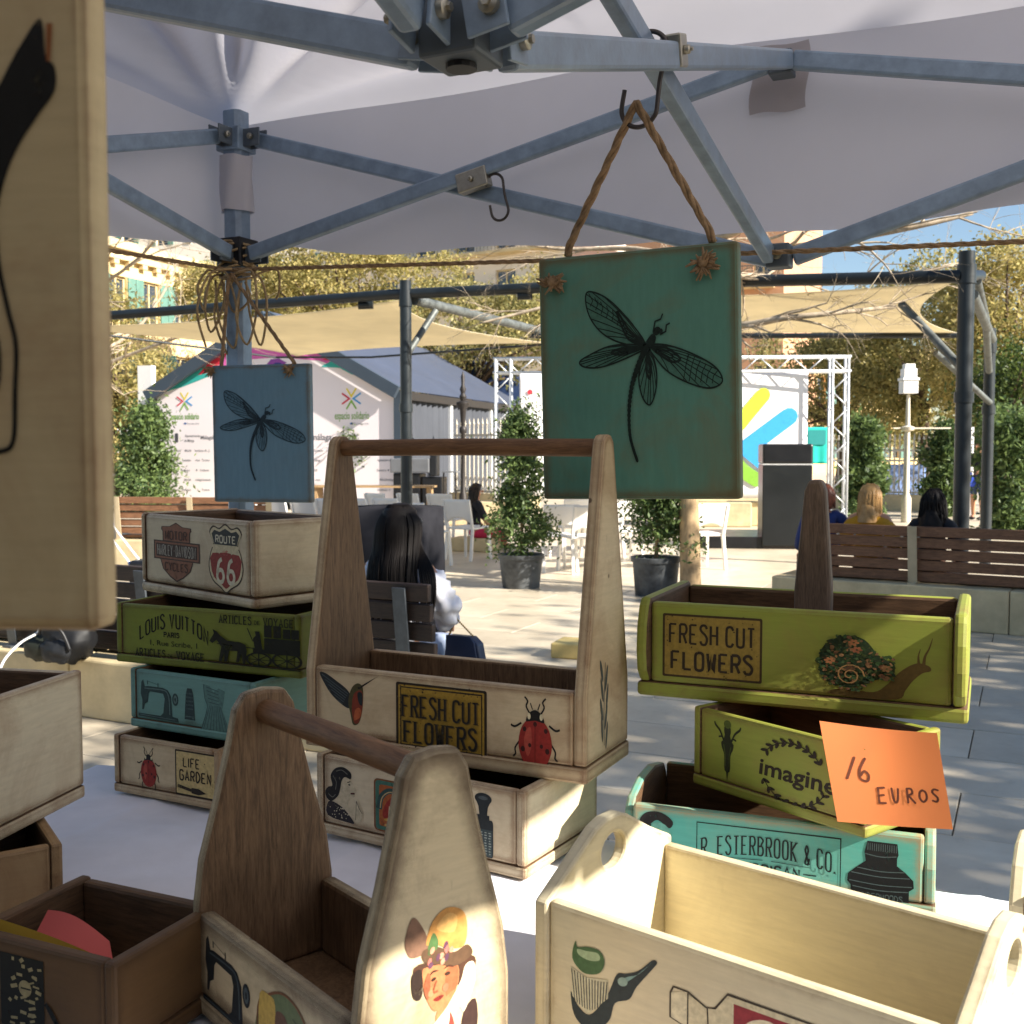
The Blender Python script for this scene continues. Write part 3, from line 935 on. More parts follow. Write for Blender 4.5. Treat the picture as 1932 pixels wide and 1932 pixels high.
def art_ladybird():
    a = Art(); Rr = '8e2a22'
    for sx in (-1, 1):
        f = lambda x: 0.5 + sx*x
        a.line(K, [(f(0.10),0.80),(f(0.17),0.90),(f(0.14),0.97),(f(0.20),1.03)], 0.026, 3)
        a.line(K, [(f(0.26),0.66),(f(0.38),0.60),(f(0.46),0.62)], 0.030, 3)
        a.line(K, [(f(0.30),0.40),(f(0.38),0.30),(f(0.37),0.22),(f(0.42),0.18)], 0.028, 3)
        a.line(K, [(f(0.22),0.16),(f(0.27),0.06),(f(0.24),-0.02),(f(0.30),-0.06)], 0.026, 3)
        a.line(K, [(f(0.05),0.86),(f(0.09),0.95)], 0.018)
    a.poly(Rr, [(0.5,0.02),(0.30,0.10),(0.19,0.32),(0.22,0.55),(0.34,0.70),(0.5,0.72),(0.66,0.70),(0.78,0.55),(0.81,0.32),(0.70,0.10)], 5)
    a.poly('a9483a', [(0.36,0.20),(0.29,0.38),(0.33,0.56),(0.42,0.60),(0.43,0.35)], 4)
    a.poly(K, [(0.33,0.69),(0.38,0.80),(0.5,0.86),(0.62,0.80),(0.67,0.69),(0.5,0.71)], 4)
    a.ell('d8cba4', 0.385, 0.765, 0.03, 0.045); a.ell('d8cba4', 0.615, 0.765, 0.03, 0.045)
    for x, y, r in ((0.30,0.58,0.035),(0.70,0.58,0.035),(0.27,0.30,0.04),(0.73,0.30,0.04),(0.40,0.36,0.03),(0.62,0.36,0.03),(0.5,0.66,0.035)): a.ell('3a1512', x, y, r)
    a.line('5a1c16', [(0.5,0.04),(0.5,0.66)], 0.012)
    return a
def art_sign(bg, rim, txt, lines, w, h, rot=0, frame2=None, sw=0.15, serif=True, specks=40, sh=None):
    a = Art(); a.rrect(rim, 0, 0, w, h, 0.03*h); a.rrect(bg, 0.035*h, 0.035*h, w-0.035*h, h-0.035*h, 0.02*h)
    if frame2: 
        a.line(frame2, [(0.07*h,0.07*h),(w-0.07*h,0.07*h),(w-0.07*h,h-0.07*h),(0.07*h,h-0.07*h)], 0.018*h, closed=True)
    rr = random.Random(5)
    for k in range(specks):
        e = rr.random(); x = rr.uniform(0.04, 0.96)*w; y = (rr.choice((0.06, 0.94))+rr.uniform(-.06,.06))*h if e < .6 else rr.uniform(.05,.95)*h
        if e > .85: x = rr.choice((0.05,0.95))*w
        a.ell(rim, x, y, rr.uniform(.004,.018)*h, rr.uniform(.004,.014)*h, rr.random()*3, 7)
    for t, cx, cy, hh, ww in lines:
        if sh: a.word(sh, t, cx+0.012*h, cy-0.012*h, hh, ww, sw, serif)
        a.word(txt, t, cx, cy, hh, ww, sw, serif)
    return a
def art_route():
    a = Art()
    sh = [(0.5,-0.02),(0.36,0.05),(0.12,0.16),(0.02,0.36),(0.08,0.58),(0.16,0.72),(0.05,0.88),(0.16,0.98),(0.33,0.95),(0.5,1.02),(0.67,0.95),(0.84,0.98),(0.95,0.88),(0.84,0.72),(0.92,0.58),(0.98,0.36),(0.88,0.16),(0.64,0.05)]
    def sc(k): return [(0.5+(x-0.5)*k, 0.5+(y-0.5)*k) for x, y in sh]
    a.poly('3c2c22', sh, 3); a.poly('cdbf9c', sc(0.95), 3)
    inn = sc(0.86)
    a.poly('8c2f2a', [p for p in inn if p[1] < 0.66], 2)
    top = [(0.19,0.70),(0.12,0.86),(0.20,0.915),(0.34,0.89),(0.5,0.945),(0.66,0.89),(0.80,0.915),(0.88,0.86),(0.81,0.70)]
    a.poly('2b2f31', top, 0)
    a.rect('cdbf9c', 0.13, 0.655, 0.87, 0.695)
    a.word('cfc7ae', 'ROUTE', 0.5, 0.785, 0.115, 0.56, 0.2, False)
    a.word('b0504a', 'US', 0.5, 0.585, 0.07, 0.14, 0.2, False)
    for x in (0.33, 0.67): a.ell('cdbf9c', x, 0.585, 0.022, 0.022, 0, 5)
    for x in (0.355, 0.645): a.word('cfc7ae', '6', x, 0.32, 0.38, 0.23, 0.2, False)
    return a
def art_badge():
    a = Art(); o = '3a241c'; f = '8c5c46'
    top = [(0.20,0.66),(0.20,0.84),(0.17,0.87),(0.18,0.92),(0.36,0.93),(0.5,1.0),(0.64,0.93),(0.82,0.92),(0.83,0.87),(0.80,0.84),(0.80,0.66)]
    bot = [(0.10,0.40),(0.14,0.36),(0.20,0.20),(0.36,0.07),(0.5,0.0),(0.64,0.07),(0.80,0.20),(0.86,0.36),(0.90,0.40)]
    for sh in (top, bot):
        a.poly(o, sh)
        cx = 0.5; cy = sum(p[1] for p in sh)/len(sh)
        a.poly(f, [(cx+(x-cx)*0.93, cy+(y-cy)*0.88) for x, y in sh])
    a.rect(o, 0.0, 0.36, 1.0, 0.68); a.rect(f, 0.025, 0.38, 0.975, 0.66); a.rect(o, 0.055, 0.41, 0.945, 0.63)
    a.word('b3aca0', 'HARLEY-DAVIDSON', 0.5, 0.52, 0.18, 0.84, 0.17, False, gap=0.22)
    a.word('4a2c22', 'MOTOR', 0.5, 0.78, 0.15, 0.48, 0.17, False)
    a.word('4a2c22', 'CYCLES', 0.5, 0.25, 0.14, 0.50, 0.17, False)
    return a
def art_wagon():
    a = Art(); c = '1c1d12'
    a.line(c, [(0.0,0.02),(1.0,0.0)], 0.02)
    # horse
    a.poly(c, [(0.02,0.44),(0.07,0.60),(0.055,0.68),(0.10,0.64),(0.15,0.55),(0.22,0.47),(0.36,0.46),(0.42,0.42),(0.43,0.28),(0.41,0.04),(0.385,0.04),(0.37,0.24),(0.34,0.06),(0.31,0.06),(0.33,0.28),(0.24,0.28),(0.21,0.05),(0.18,0.05),(0.185,0.24),(0.15,0.05),(0.12,0.05),(0.15,0.34),(0.10,0.47),(0.05,0.40)], 0)
    a.line(c, [(0.10,0.40),(0.55,0.36)], 0.018)
    for x, r in ((0.56,0.13),(0.86,0.15)):
        a.line(c, [(x+r*math.cos(k*.35), r+0.02+r*math.sin(k*.35)) for k in range(18)], 0.026, closed=True)
        for k in range(4): a.line(c, [(x-r*math.cos(k*.785), r+.02-r*math.sin(k*.785)), (x+r*math.cos(k*.785), r+.02+r*math.sin(k*.785))], 0.014)
    a.rect(c, 0.50, 0.28, 1.0, 0.36); a.rect(c, 0.62, 0.36, 1.0, 0.58)
    for x in (0.62,0.72,0.82,0.91): a.rect(c, x, 0.60, x+0.08, 0.78+0.05*(x < 0.8))
    a.poly(c, [(0.52,0.36),(0.50,0.55),(0.53,0.62),(0.52,0.70),(0.57,0.70),(0.58,0.60),(0.60,0.36)])
    a.line(c, [(0.44,0.75),(0.50,0.50)], 0.012)
    return a
def art_sewing(c='20262a', hi='4a565a'):
    a = Art()
    a.poly(c, [(0.0,0.05),(0.0,0.12),(0.55,0.12),(0.62,0.20),(0.66,0.55),(0.62,0.66),(0.30,0.68),(0.26,0.62),(0.24,0.42),(0.16,0.36),(0.13,0.22),(0.09,0.22),(0.10,0.45),(0.06,0.60),(0.08,0.88),(0.13,0.95),(0.17,0.78),(0.24,0.80),(0.62,0.80),(0.74,0.76),(0.82,0.62),(0.84,0.14),(0.98,0.12),(1.0,0.02)])
    a.ell(c, 0.92, 0.56, 0.075, 0.15); a.ell(hi, 0.92, 0.56, 0.045, 0.10); a.ell(c, 0.92, 0.56, 0.02, 0.05)
    a.line(hi, [(0.16,0.74),(0.60,0.75),(0.72,0.70),(0.77,0.52),(0.78,0.18)], 0.022, 3)
    a.line(c, [(0.24,0.84),(0.24,0.93)], 0.02); a.line(c, [(0.50,0.80),(0.50,0.90)], 0.02); a.line(c, [(0.24,0.92),(0.50,0.86)], 0.008)
    a.line(hi, [(0.03,0.09),(0.90,0.07)], 0.014)
    return a
def art_thimble():
    a = Art(); a.poly('2e3e40', [(0.08,0.0),(0.92,0.0),(0.80,0.80),(0.68,0.98),(0.32,0.98),(0.20,0.80)], 0)
    for j in range(5):
        for i in range(5): a.ell('4e6664', 0.28+0.11*i, 0.34+0.12*j, 0.03, 0.03, 0, 6)
    a.rect('4e6664', 0.1, 0.08, 0.9, 0.12); return a
def art_dress():
    a = Art(); c = '3c5654'
    a.poly('587a74', [(0.1,1.0),(0.3,0.98),(0.42,0.85),(0.6,0.95),(0.8,0.9),(0.75,0.65),(0.7,0.5),(0.95,0.05),(0.6,0.0),(0.3,0.04),(0.0,0.0),(0.22,0.5),(0.14,0.7)], 0)
    for k in range(8): a.line(c, [(0.3+0.05*k,0.56),(0.08+0.11*k,0.03)], 0.018)
    for k in range(5): a.line(c, [(0.18+0.02*k,0.95-0.08*k),(0.6,0.88-0.07*k)], 0.016)
    a.line(c, [(0.1,1.0),(0.14,0.7),(0.22,0.5),(0.0,0.0)], 0.02, 3); return a
def art_humming():
    a = Art()
    a.poly('23282a', [(0.0,0.92),(0.10,0.93),(0.30,0.80),(0.48,0.66),(0.56,0.50),(0.52,0.32),(0.40,0.36),(0.22,0.52),(0.10,0.70)], 4)
    for k in range(6): a.line('4c5558', [(0.50-0.02*k,0.58-0.04*k),(0.04+0.055*k,0.90-0.09*k)], 0.014)
    a.poly('4a4426', [(0.50,0.44),(0.56,0.70),(0.66,0.80),(0.74,0.76),(0.76,0.62),(0.74,0.30),(0.68,0.06),(0.58,0.02),(0.54,0.20)], 4)
    a.poly('7c3420', [(0.56,0.30),(0.60,0.60),(0.74,0.66),(0.745,0.35),(0.68,0.08),(0.60,0.06)], 4)
    a.poly('b05a34', [(0.60,0.10),(0.62,0.30),(0.70,0.34),(0.72,0.20)], 3)
    a.poly(K, [(0.72,0.76),(0.70,0.70),(1.02,0.98)]); a.ell(K, 0.685, 0.715, 0.02)
    a.poly('23282a', [(0.66,0.62),(0.74,0.62),(0.74,0.40),(0.68,0.44)], 3)
    return a
def art_pinup():
    a = Art(); sk = 'c4b79a'
    a.poly(sk, [(0.42,0.80),(0.60,0.84),(0.70,0.74),(0.80,0.62),(0.74,0.58),(0.76,0.50),(0.70,0.46),(0.62,0.42),(0.60,0.28),(0.82,0.30),(0.78,0.08),(0.40,0.05),(0.30,0.4)], 4)
    a.poly('1c1a1a', [(0.20,0.62),(0.16,0.80),(0.28,0.95),(0.48,1.0),(0.66,0.92),(0.66,0.80),(0.52,0.82),(0.44,0.74),(0.40,0.58),(0.34,0.44),(0.18,0.32),(0.06,0.36),(0.02,0.48),(0.10,0.58)], 4)
    for p in ([(0.30,0.9),(0.44,0.94),(0.58,0.88)], [(0.22,0.8),(0.30,0.7),(0.28,0.55)], [(0.1,0.45),(0.2,0.4),(0.28,0.46)]): a.line('6a665e', p, 0.016, 4)
    a.poly('28242a', [(0.10,0.30),(0.30,0.30),(0.52,0.20),(0.74,0.0),(0.60,-0.02),(0.08,0.04)], 3)
    rr = random.Random(3)
    for k in range(26): a.ell('c8bca0', rr.uniform(0.14,0.60), rr.uniform(0.03,0.24), 0.012, n=6)
    a.line(K, [(0.58,0.73),(0.66,0.76)], 0.016); a.ell(K, 0.63, 0.695, 0.026, 0.014); a.line('4a1c1c', [(0.66,0.535),(0.76,0.55)], 0.03)
    a.poly(sk, [(0.74,0.14),(0.80,0.42),(0.84,0.46),(0.86,0.36),(0.96,0.20),(0.90,0.06),(0.80,0.0)], 3)
    a.line(K, [(0.80,0.42),(0.86,0.30),(0.94,0.20)], 0.012); a.line(K, [(0.78,0.06),(0.80,0.40)], 0.01)
    return a
def art_notsign():
    a = Art(); a.rrect('7a4a2c', 0, 0, 1, 0.95, 0.08); a.rrect('3d6a5c', 0.03, 0.03, 0.97, 0.92, 0.06); a.rrect('a0582c', 0.10, 0.10, 0.90, 0.85, 0.05)
    a.poly('8c2c22', [(0.16,0.30),(0.30,0.62),(0.60,0.66),(0.90,0.56),(0.90,0.22),(0.40,0.18)], 4)
    a.line('2f4a48', [(0.10,0.40),(0.14,0.62),(0.30,0.76),(0.52,0.70),(0.62,0.56)], 0.10, 5); a.line('b09c70', [(0.12,0.42),(0.16,0.62),(0.31,0.74),(0.51,0.69),(0.60,0.57)], 0.02, 5)
    a.word('c9bea0', 'NOT', 0.48, 0.38, 0.17, 0.42, 0.2, False)
    rr = random.Random(9)
    for k in range(16): a.ell(rr.choice(('b08a3c','3d6a5c','8c2c22','c9a060')), rr.uniform(.12,.88), rr.uniform(.10,.24), .03, .02, rr.random(), 8)
    return a
def art_cologne():
    a = Art(); c = '23292c'
    a.ell(c, 0.5, 0.93, 0.36, 0.09); a.poly(c, [(0.16,0.92),(0.84,0.92),(0.70,0.80),(0.66,0.66),(0.34,0.66),(0.30,0.80)]); a.rect(c, 0.24, 0.60, 0.76, 0.67)
    a.rrect(c, 0.08, 0.0, 0.92, 0.60, 0.07); a.ell('4a5356', 0.5, 0.94, 0.20, 0.03)
    a.rect('39464a', 0.16, 0.02, 0.88, 0.44)
    rr = random.Random(4)
    for i in range(4):
        for k in range(9): a.rect('8f9a94', 0.20+0.175*i+rr.uniform(0,.03), 0.05+0.042*k, 0.28+0.175*i+rr.uniform(0,.05), 0.068+0.042*k)
    return a
def art_lady():
    a = Art(); sk = 'b8764c'
    a.poly('4e3324', [(0.14,0.60),(0.20,0.68),(0.80,0.62),(0.84,0.50),(0.66,0.44),(0.30,0.52),(0.20,0.50),(0.12,0.55)], 4)
    a.poly(sk, [(0.24,0.62),(0.30,0.64),(0.62,0.60),(0.66,0.48),(0.60,0.40),(0.50,0.34),(0.38,0.32),(0.30,0.40),(0.25,0.50)], 4)
    a.poly('a35e3c', [(0.52,0.58),(0.64,0.58),(0.64,0.44),(0.54,0.36),(0.50,0.44)], 4)
    a.poly('b8764c', [(0.42,0.34),(0.62,0.42),(0.62,0.28),(0.40,0.20)], 3)
    a.poly('d8cfb2', [(0.34,0.22),(0.52,0.32),(0.68,0.46),(0.74,0.56),(0.84,0.56),(0.86,0.44),(0.80,0.34),(0.72,0.24),(0.64,0.28),(0.40,0.04),(0.22,0.0),(0.24,0.12)], 4)
    a.poly('8c4034', [(0.56,0.28),(0.52,0.16),(0.30,0.02),(0.26,-0.12),(0.50,-0.14),(0.62,0.08)], 3); a.poly('7c4638', [(0.34,0.20),(0.20,-0.02),(0.16,-0.12),(0.22,-0.12),(0.36,0.12)], 3)
    a.poly('8c6a44', [(0.62,0.10),(0.80,0.14),(0.84,-0.02),(0.70,-0.13),(0.54,-0.13),(0.54,0.0)], 3); a.poly('3a2620', [(0.72,0.24),(0.86,0.30),(0.88,0.10),(0.76,-0.02),(0.68,0.06)], 3)
    a.poly('7c5c48', [(0.05,0.88),(0.12,1.0),(0.20,0.97),(0.32,0.80),(0.26,0.74),(0.12,0.74),(0.06,0.80)], 4)
    a.poly('c08a48', [(0.28,0.80),(0.36,0.94),(0.52,1.0),(0.70,0.95),(0.76,0.84),(0.72,0.70),(0.54,0.72),(0.38,0.78)], 4); a.poly('d2a25e', [(0.40,0.88),(0.52,0.96),(0.64,0.92),(0.60,0.82)], 4)
    a.poly('5c4430', [(0.24,0.76),(0.40,0.76),(0.60,0.68),(0.76,0.70),(0.82,0.62),(0.62,0.58),(0.40,0.64),(0.26,0.68)], 4)
    a.poly('4c6a3c', [(0.30,0.76),(0.36,0.86),(0.42,0.80),(0.40,0.74)], 3)
    rr = random.Random(8)
    for k in range(12): a.ell(rr.choice(('b8685c','c98a70','4c5a34','5c3a4c')), rr.uniform(.28,.76), rr.uniform(.64,.76), .03, .022, rr.random(), 8)
    a.line('4a2c1e', [(0.31,0.575),(0.36,0.598),(0.42,0.592)], 0.014, 3, taper=2); a.line('4a2c1e', [(0.48,0.590),(0.54,0.600),(0.60,0.580)], 0.014, 3, taper=2)
    a.poly('9c5638', [(0.25,0.50),(0.30,0.60),(0.33,0.55),(0.30,0.42)], 3); a.ell('c4805a', 0.33, 0.455, 0.03, 0.025); a.ell('c06a4c', 0.50, 0.46, 0.035, 0.03)
    a.ell('3a2418', 0.365, 0.545, 0.028, 0.012, 0.15); a.ell('3a2418', 0.525, 0.550, 0.030, 0.013, -0.05)
    a.line('8c4c30', [(0.40,0.53),(0.36,0.46),(0.41,0.455)], 0.016, 3); a.poly('7c2820', [(0.36,0.405),(0.42,0.42),(0.48,0.41),(0.42,0.385)], 3)
    a.poly('2c1e16', [(0.12,0.62),(0.22,0.64),(0.24,0.50),(0.20,0.44),(0.13,0.48)], 4)
    return a
def art_snail():
    a = Art(); rr = random.Random(2)
    body = '5c4a22'
    a.poly(body, [(0.10,0.04),(0.24,0.12),(0.50,0.10),(0.62,0.22),(0.72,0.40),(0.82,0.52),(0.90,0.56),(0.98,0.52),(0.99,0.46),(0.92,0.42),(0.84,0.30),(0.78,0.16),(0.72,0.03),(0.40,0.0)], 4)
    a.line(body, [(0.93,0.54),(0.94,0.66),(0.975,0.78),(1.0,0.92)], 0.03, 4, taper=1); a.line(body, [(0.89,0.54),(0.885,0.66),(0.90,0.76)], 0.026, 4, taper=1)
    a.poly('26361e', [(0.04,0.35),(0.02,0.55),(0.08,0.75),(0.25,0.88),(0.42,0.84),(0.55,0.62),(0.68,0.52),(0.66,0.36),(0.50,0.26),(0.30,0.14),(0.14,0.20)], 4)
    for k in range(420):
        r = math.sqrt(rr.random()); an = rr.random()*6.283
        x = 0.28+0.27*r*math.cos(an); y = 0.50+0.40*r*math.sin(an)
        if rr.random() < .25: x = rr.uniform(.45,.68); y = rr.uniform(.30,.62)
        a.ell(rr.choice(('1c3420','2c4624','24301c','34401c','3c5230','6e4c34','7c5c3c')), x, y, rr.uniform(.014,.036), rr.uniform(.010,.024), rr.random()*3, 7)
    for x, y, c in ((.33,.80,'8c5a38'),(.12,.52,'94603c'),(.36,.70,'7c4a30'),(.30,.42,'4c3420'),(.62,.46,'6c4c2c')):
        for k in range(6): a.ell(c, x+.03*math.cos(k), y+.03*math.sin(k), .022, .016, k, 7)
    sp = [(0.30+0.13*(1-k/30)*math.cos(k*.45), 0.33+0.17*(1-k/30)*math.sin(k*.45)) for k in range(28)]
    a.line('8c6a40', sp, 0.014)
    return a
def art_wreath():
    a = Art(); c = '261c10'
    a.text(c, 'imagine', 0.56, 0.50, 0.24, 0.98, 0.08, None, 0.022)
    for half in (0, 1):
        pts = []
        for k in range(9):
            an = (R(205)+R(130)*k/8) if half == 0 else (R(35)+R(110)*k/8)
            pts.append((0.52+0.42*math.cos(an), 0.50+0.44*math.sin(an)))
        a.line(c, pts, 0.014)
        for i, (x, y) in enumerate(pts):
            an = math.atan2(y-.5, x-.52)
            for sgn in (-1, 1):
                d = an + math.pi/2*1 + sgn*0.75
                a.ell(c, x+0.035*math.cos(d), y+0.035*math.sin(d), 0.052, 0.022, d, 10)
    return a
def art_carafe():
    a = Art(); c = '1e2410'
    a.poly(c, [(0.40,0.0),(0.60,0.0),(0.62,0.30),(0.72,0.44),(0.70,0.56),(0.30,0.56),(0.28,0.44),(0.38,0.30)], 3)
    for sx in (-1, 1):
        f = lambda x: 0.5+sx*x
        a.line(c, [(f(.14),.56),(f(.28),.74),(f(.46),.84),(f(.50),.90)], 0.05, 3); a.line(c, [(f(.10),.56),(f(.20),.64),(f(.34),.62)], 0.035, 3)
    a.ell(c, 0.5, 0.78, 0.13, 0.14); a.ell('4a5620', 0.5, 0.90, 0.14, 0.08); a.poly(c, [(0.34,0.56),(0.66,0.56),(0.58,0.74),(0.42,0.74)])
    a.line('46521e', [(0.42,0.08),(0.42,0.30),(0.36,0.50)], 0.03, 3); a.line('46521e', [(0.58,0.08),(0.58,0.30),(0.64,0.48)], 0.02, 3)
    a.poly(c, [(0.46,0.0),(0.54,0.0),(0.51,-0.22)])
    return a
def art_esterbrook():
    a = Art(); c = '14201e'
    a.line(c, [(0,0),(1,0),(1,0.62),(0,0.62)], 0.008, closed=True)
    wp = lambda x, y: (x, y - 0.35*(x-0.5)**2)
    a.word(c, 'R. ESTERBROOK & CO.', 0.5, 0.47, 0.17, 0.94, 0.2, True, warp=wp, gap=0.25)
    a.word(c, 'AMERICAN', 0.5, 0.27, 0.085, 0.46, 0.2, False)
    for sx in (-1, 1): a.line(c, [(0.5+sx*.25,0.27),(0.5+sx*.34,0.27)], 0.012); a.line(c, [(0.5+sx*.03,0.35),(0.5+sx*.30,0.335)], 0.006)
    a.rrect(c, 0.40, 0.02, 0.66, 0.17, 0.04); a.ell(c, 0.82, 0.10, 0.085); a.ell('5aa898', 0.82, 0.10, 0.07); 
    rr = random.Random(1)
    for k in range(24): a.ell(c, 0.82+rr.uniform(-.045,.045), 0.10+rr.uniform(-.04,.04), .010, n=6)
    return a
def art_inkpot():
    a = Art(); c = '121516'; h = '4e5e5e'
    a.poly(c, [(0.30,1.0),(0.74,1.0),(0.76,0.88),(0.74,0.84),(0.74,0.76),(0.86,0.70),(0.98,0.62),(0.99,0.54),(0.92,0.50),(0.92,0.0),(0.08,0.0),(0.06,0.50),(0.01,0.54),(0.02,0.62),(0.14,0.70),(0.28,0.78),(0.26,0.88)])
    for k in range(14): a.line(h, [(0.31+0.032*k,0.98),(0.31+0.032*k,0.90)], 0.010)
    for y, s in ((0.86,.46),(0.70,.70),(0.64,.86),(0.55,.92),(0.49,.82)): a.line(h, [(0.5-s/2,y),(0.5,y-.02),(0.5+s/2,y)], 0.010, 4)
    a.word(h, 'UNDERWOODS', 0.5, 0.40, 0.07, 0.66, 0.15, False); a.word(h, 'BLACK INK', 0.5, 0.26, 0.10, 0.66, 0.15, False)
    return a
def art_brush():
    a = Art(); d = '2c3638'
    a.poly(d, [(0.02,0.34),(0.06,0.10),(0.20,0.0),(0.36,0.06),(0.48,0.20),(0.54,0.40),(0.70,0.50),(0.78,0.66),(0.96,0.92),(1.0,0.99),(0.95,1.0),(0.80,0.84),(0.66,0.76),(0.56,0.72),(0.48,0.52),(0.40,0.36),(0.24,0.16),(0.10,0.22)], 4)
    a.poly('7fa09a', [(0.60,0.62),(0.72,0.72),(0.90,0.92),(0.94,0.97),(0.80,0.80),(0.66,0.72)], 3); a.ell('8fa79c', 0.625, 0.66, 0.06, 0.045, 0.6)
    a.poly('c9c4a6', [(0.02,0.62),(0.04,0.30),(0.22,0.16),(0.46,0.42),(0.46,0.62),(0.20,0.56)])
    for k in range(13):
        t = k/12; a.line(d, [(0.03+0.42*t,0.60-0.04*math.sin(t*3)),(0.07+0.36*t,0.26-0.10*math.sin(t*3)+0.12*t)], 0.011)
    a.poly('4a6a44', [(0.04,0.72),(0.05,0.84),(0.08,0.92),(0.10,0.86),(0.22,0.90),(0.36,0.90),(0.42,0.80),(0.36,0.66),(0.20,0.60),(0.10,0.64)], 4)
    a.poly('a3b890', [(0.10,0.84),(0.20,0.85),(0.34,0.87),(0.36,0.80),(0.24,0.76),(0.12,0.78)], 4)
    return a
def art_paste():
    a = Art(); k = '3a3026'
    a.poly('d9cfae', [(0.0,0.62),(0.12,0.68),(0.12,0.36),(0.0,0.40)]); a.poly('cfc4a2', [(0.12,0.66),(0.24,0.60),(0.30,0.62),(0.38,0.78),(1.4,0.78),(1.4,0.10),(0.38,0.10),(0.28,0.36),(0.12,0.38)])
    a.poly('8e2c34', [(0.42,0.72),(1.4,0.72),(1.4,0.14),(0.42,0.14)])
    a.line('ddd2b2', [(0.74,0.58),(0.64,0.64),(0.54,0.58),(0.50,0.44),(0.54,0.30),(0.64,0.24),(0.74,0.30)], 0.075, 5)
    a.line(k, [(0.0,0.62),(0.02,0.68),(0.12,0.68),(0.24,0.60),(0.30,0.62),(0.38,0.78),(1.4,0.78)], 0.012); a.line(k, [(0.0,0.62),(0.0,0.40),(0.12,0.36),(0.28,0.34)], 0.012); a.line(k, [(0.12,0.67),(0.12,0.37)], 0.01); a.line(k, [(0.25,0.60),(0.26,0.36)], 0.01)
    return a
def art_saint():
    a = Art()
    a.poly('5c6a48', [(0.0,0.0),(0.0,0.62),(0.20,0.85),(0.50,1.0),(0.80,0.92),(1.0,0.60),(1.0,0.0)], 4)
    a.line('6c4428', [(0.0,0.0),(0.0,0.62),(0.20,0.85),(0.50,1.0),(0.80,0.92),(1.0,0.60),(1.0,0.0)], 0.03, 4)
    a.poly('b89a4c', [(0.04,0.30),(0.04,0.80),(0.22,0.86),(0.34,0.80),(0.30,0.30)], 3); a.poly('a8844c', [(0.30,0.10),(0.34,0.55),(0.46,0.66),(0.58,0.56),(0.60,0.30),(0.52,0.0)], 3)
    a.poly('5c4030', [(0.34,0.55),(0.36,0.74),(0.52,0.76),(0.60,0.60),(0.46,0.64)], 3)
    for k in range(4): a.line('3e4a34', [(0.66,0.8-0.2*k),(0.98,0.7-0.2*k)], 0.02)
    return a
def art_sailplate():
    a = Art(); c = '1a1c18'; g = 'a89a70'
    a.rect(c, 0, 0, 0.62, 1.0); rr = random.Random(6)
    for k in range(34): 
        x = rr.uniform(.12,.55); y = rr.uniform(.05,.95); a.line(g, [(x,y),(x+rr.uniform(.03,.10),y+rr.uniform(-.03,.04))], rr.uniform(.02,.05))
    a.ell(g, 0.36, 0.62, 0.09, 0.10); a.line(c, [(0.30,0.62),(0.44,0.62)], 0.02)
    for k in range(14): a.line(c, [(0.64+0.02*k,0.5-0.03*k),(0.72+0.02*k,0.42-0.03*k)], 0.05)
    return a
def art_leafstain():
    a = Art(); c = '4a4e48'
    rr = random.Random(12)
    for k in range(8):
        y = 0.1+0.11*k; sx = -1 if k % 2 else 1
        a.ell(c, 0.5+sx*0.16+rr.uniform(-.05,.05), y, 0.17, 0.055, sx*1.1+rr.uniform(-.3,.3), 12)
    a.line(c, [(0.5,0.0),(0.47,0.4),(0.55,0.95)], 0.03, 4)
    return a
# ------------------------------------------------------------------ wooden boxes, totes, boards
def board(name, parent, outline, fn, t, mats, inner=None, bevel=0.003, hole=None):
    """outline in (a, b); fn(a, b, c) -> local 3D; inner = direction of the stained side"""
    mb = MB(); mb.prism(outline, fn, t)
    me = mb.mesh(name, mats)
    bm = bmesh.new(); bm.from_mesh(me)
    bmesh.ops.recalc_face_normals(bm, faces=bm.faces)
    es = [e for e in bm.edges if len(e.link_faces) == 2 and e.calc_face_angle(0) > R(35)]
    bmesh.ops.bevel(bm, geom=es, offset=bevel, segments=2, profile=0.5, affect='EDGES', clamp_overlap=True)
    if inner is not None:
        iv = Vector(inner)
        for f in bm.faces:
            f.material_index = 1 if f.normal.dot(iv) > 0.8 else 0
    bm.to_mesh(me); bm.free()
    return link(name, me, parent)
def rectp(a0, b0, a1, b1): return [(a0,b0),(a1,b0),(a1,b1),(a0,b1)]
UNIT = 0.85                        # the boxes are drawn in units of 0.85 m
def spot(x, y, z): return (x*UNIT, y*UNIT, EYE.z + (z-EYE.z)*UNIT)
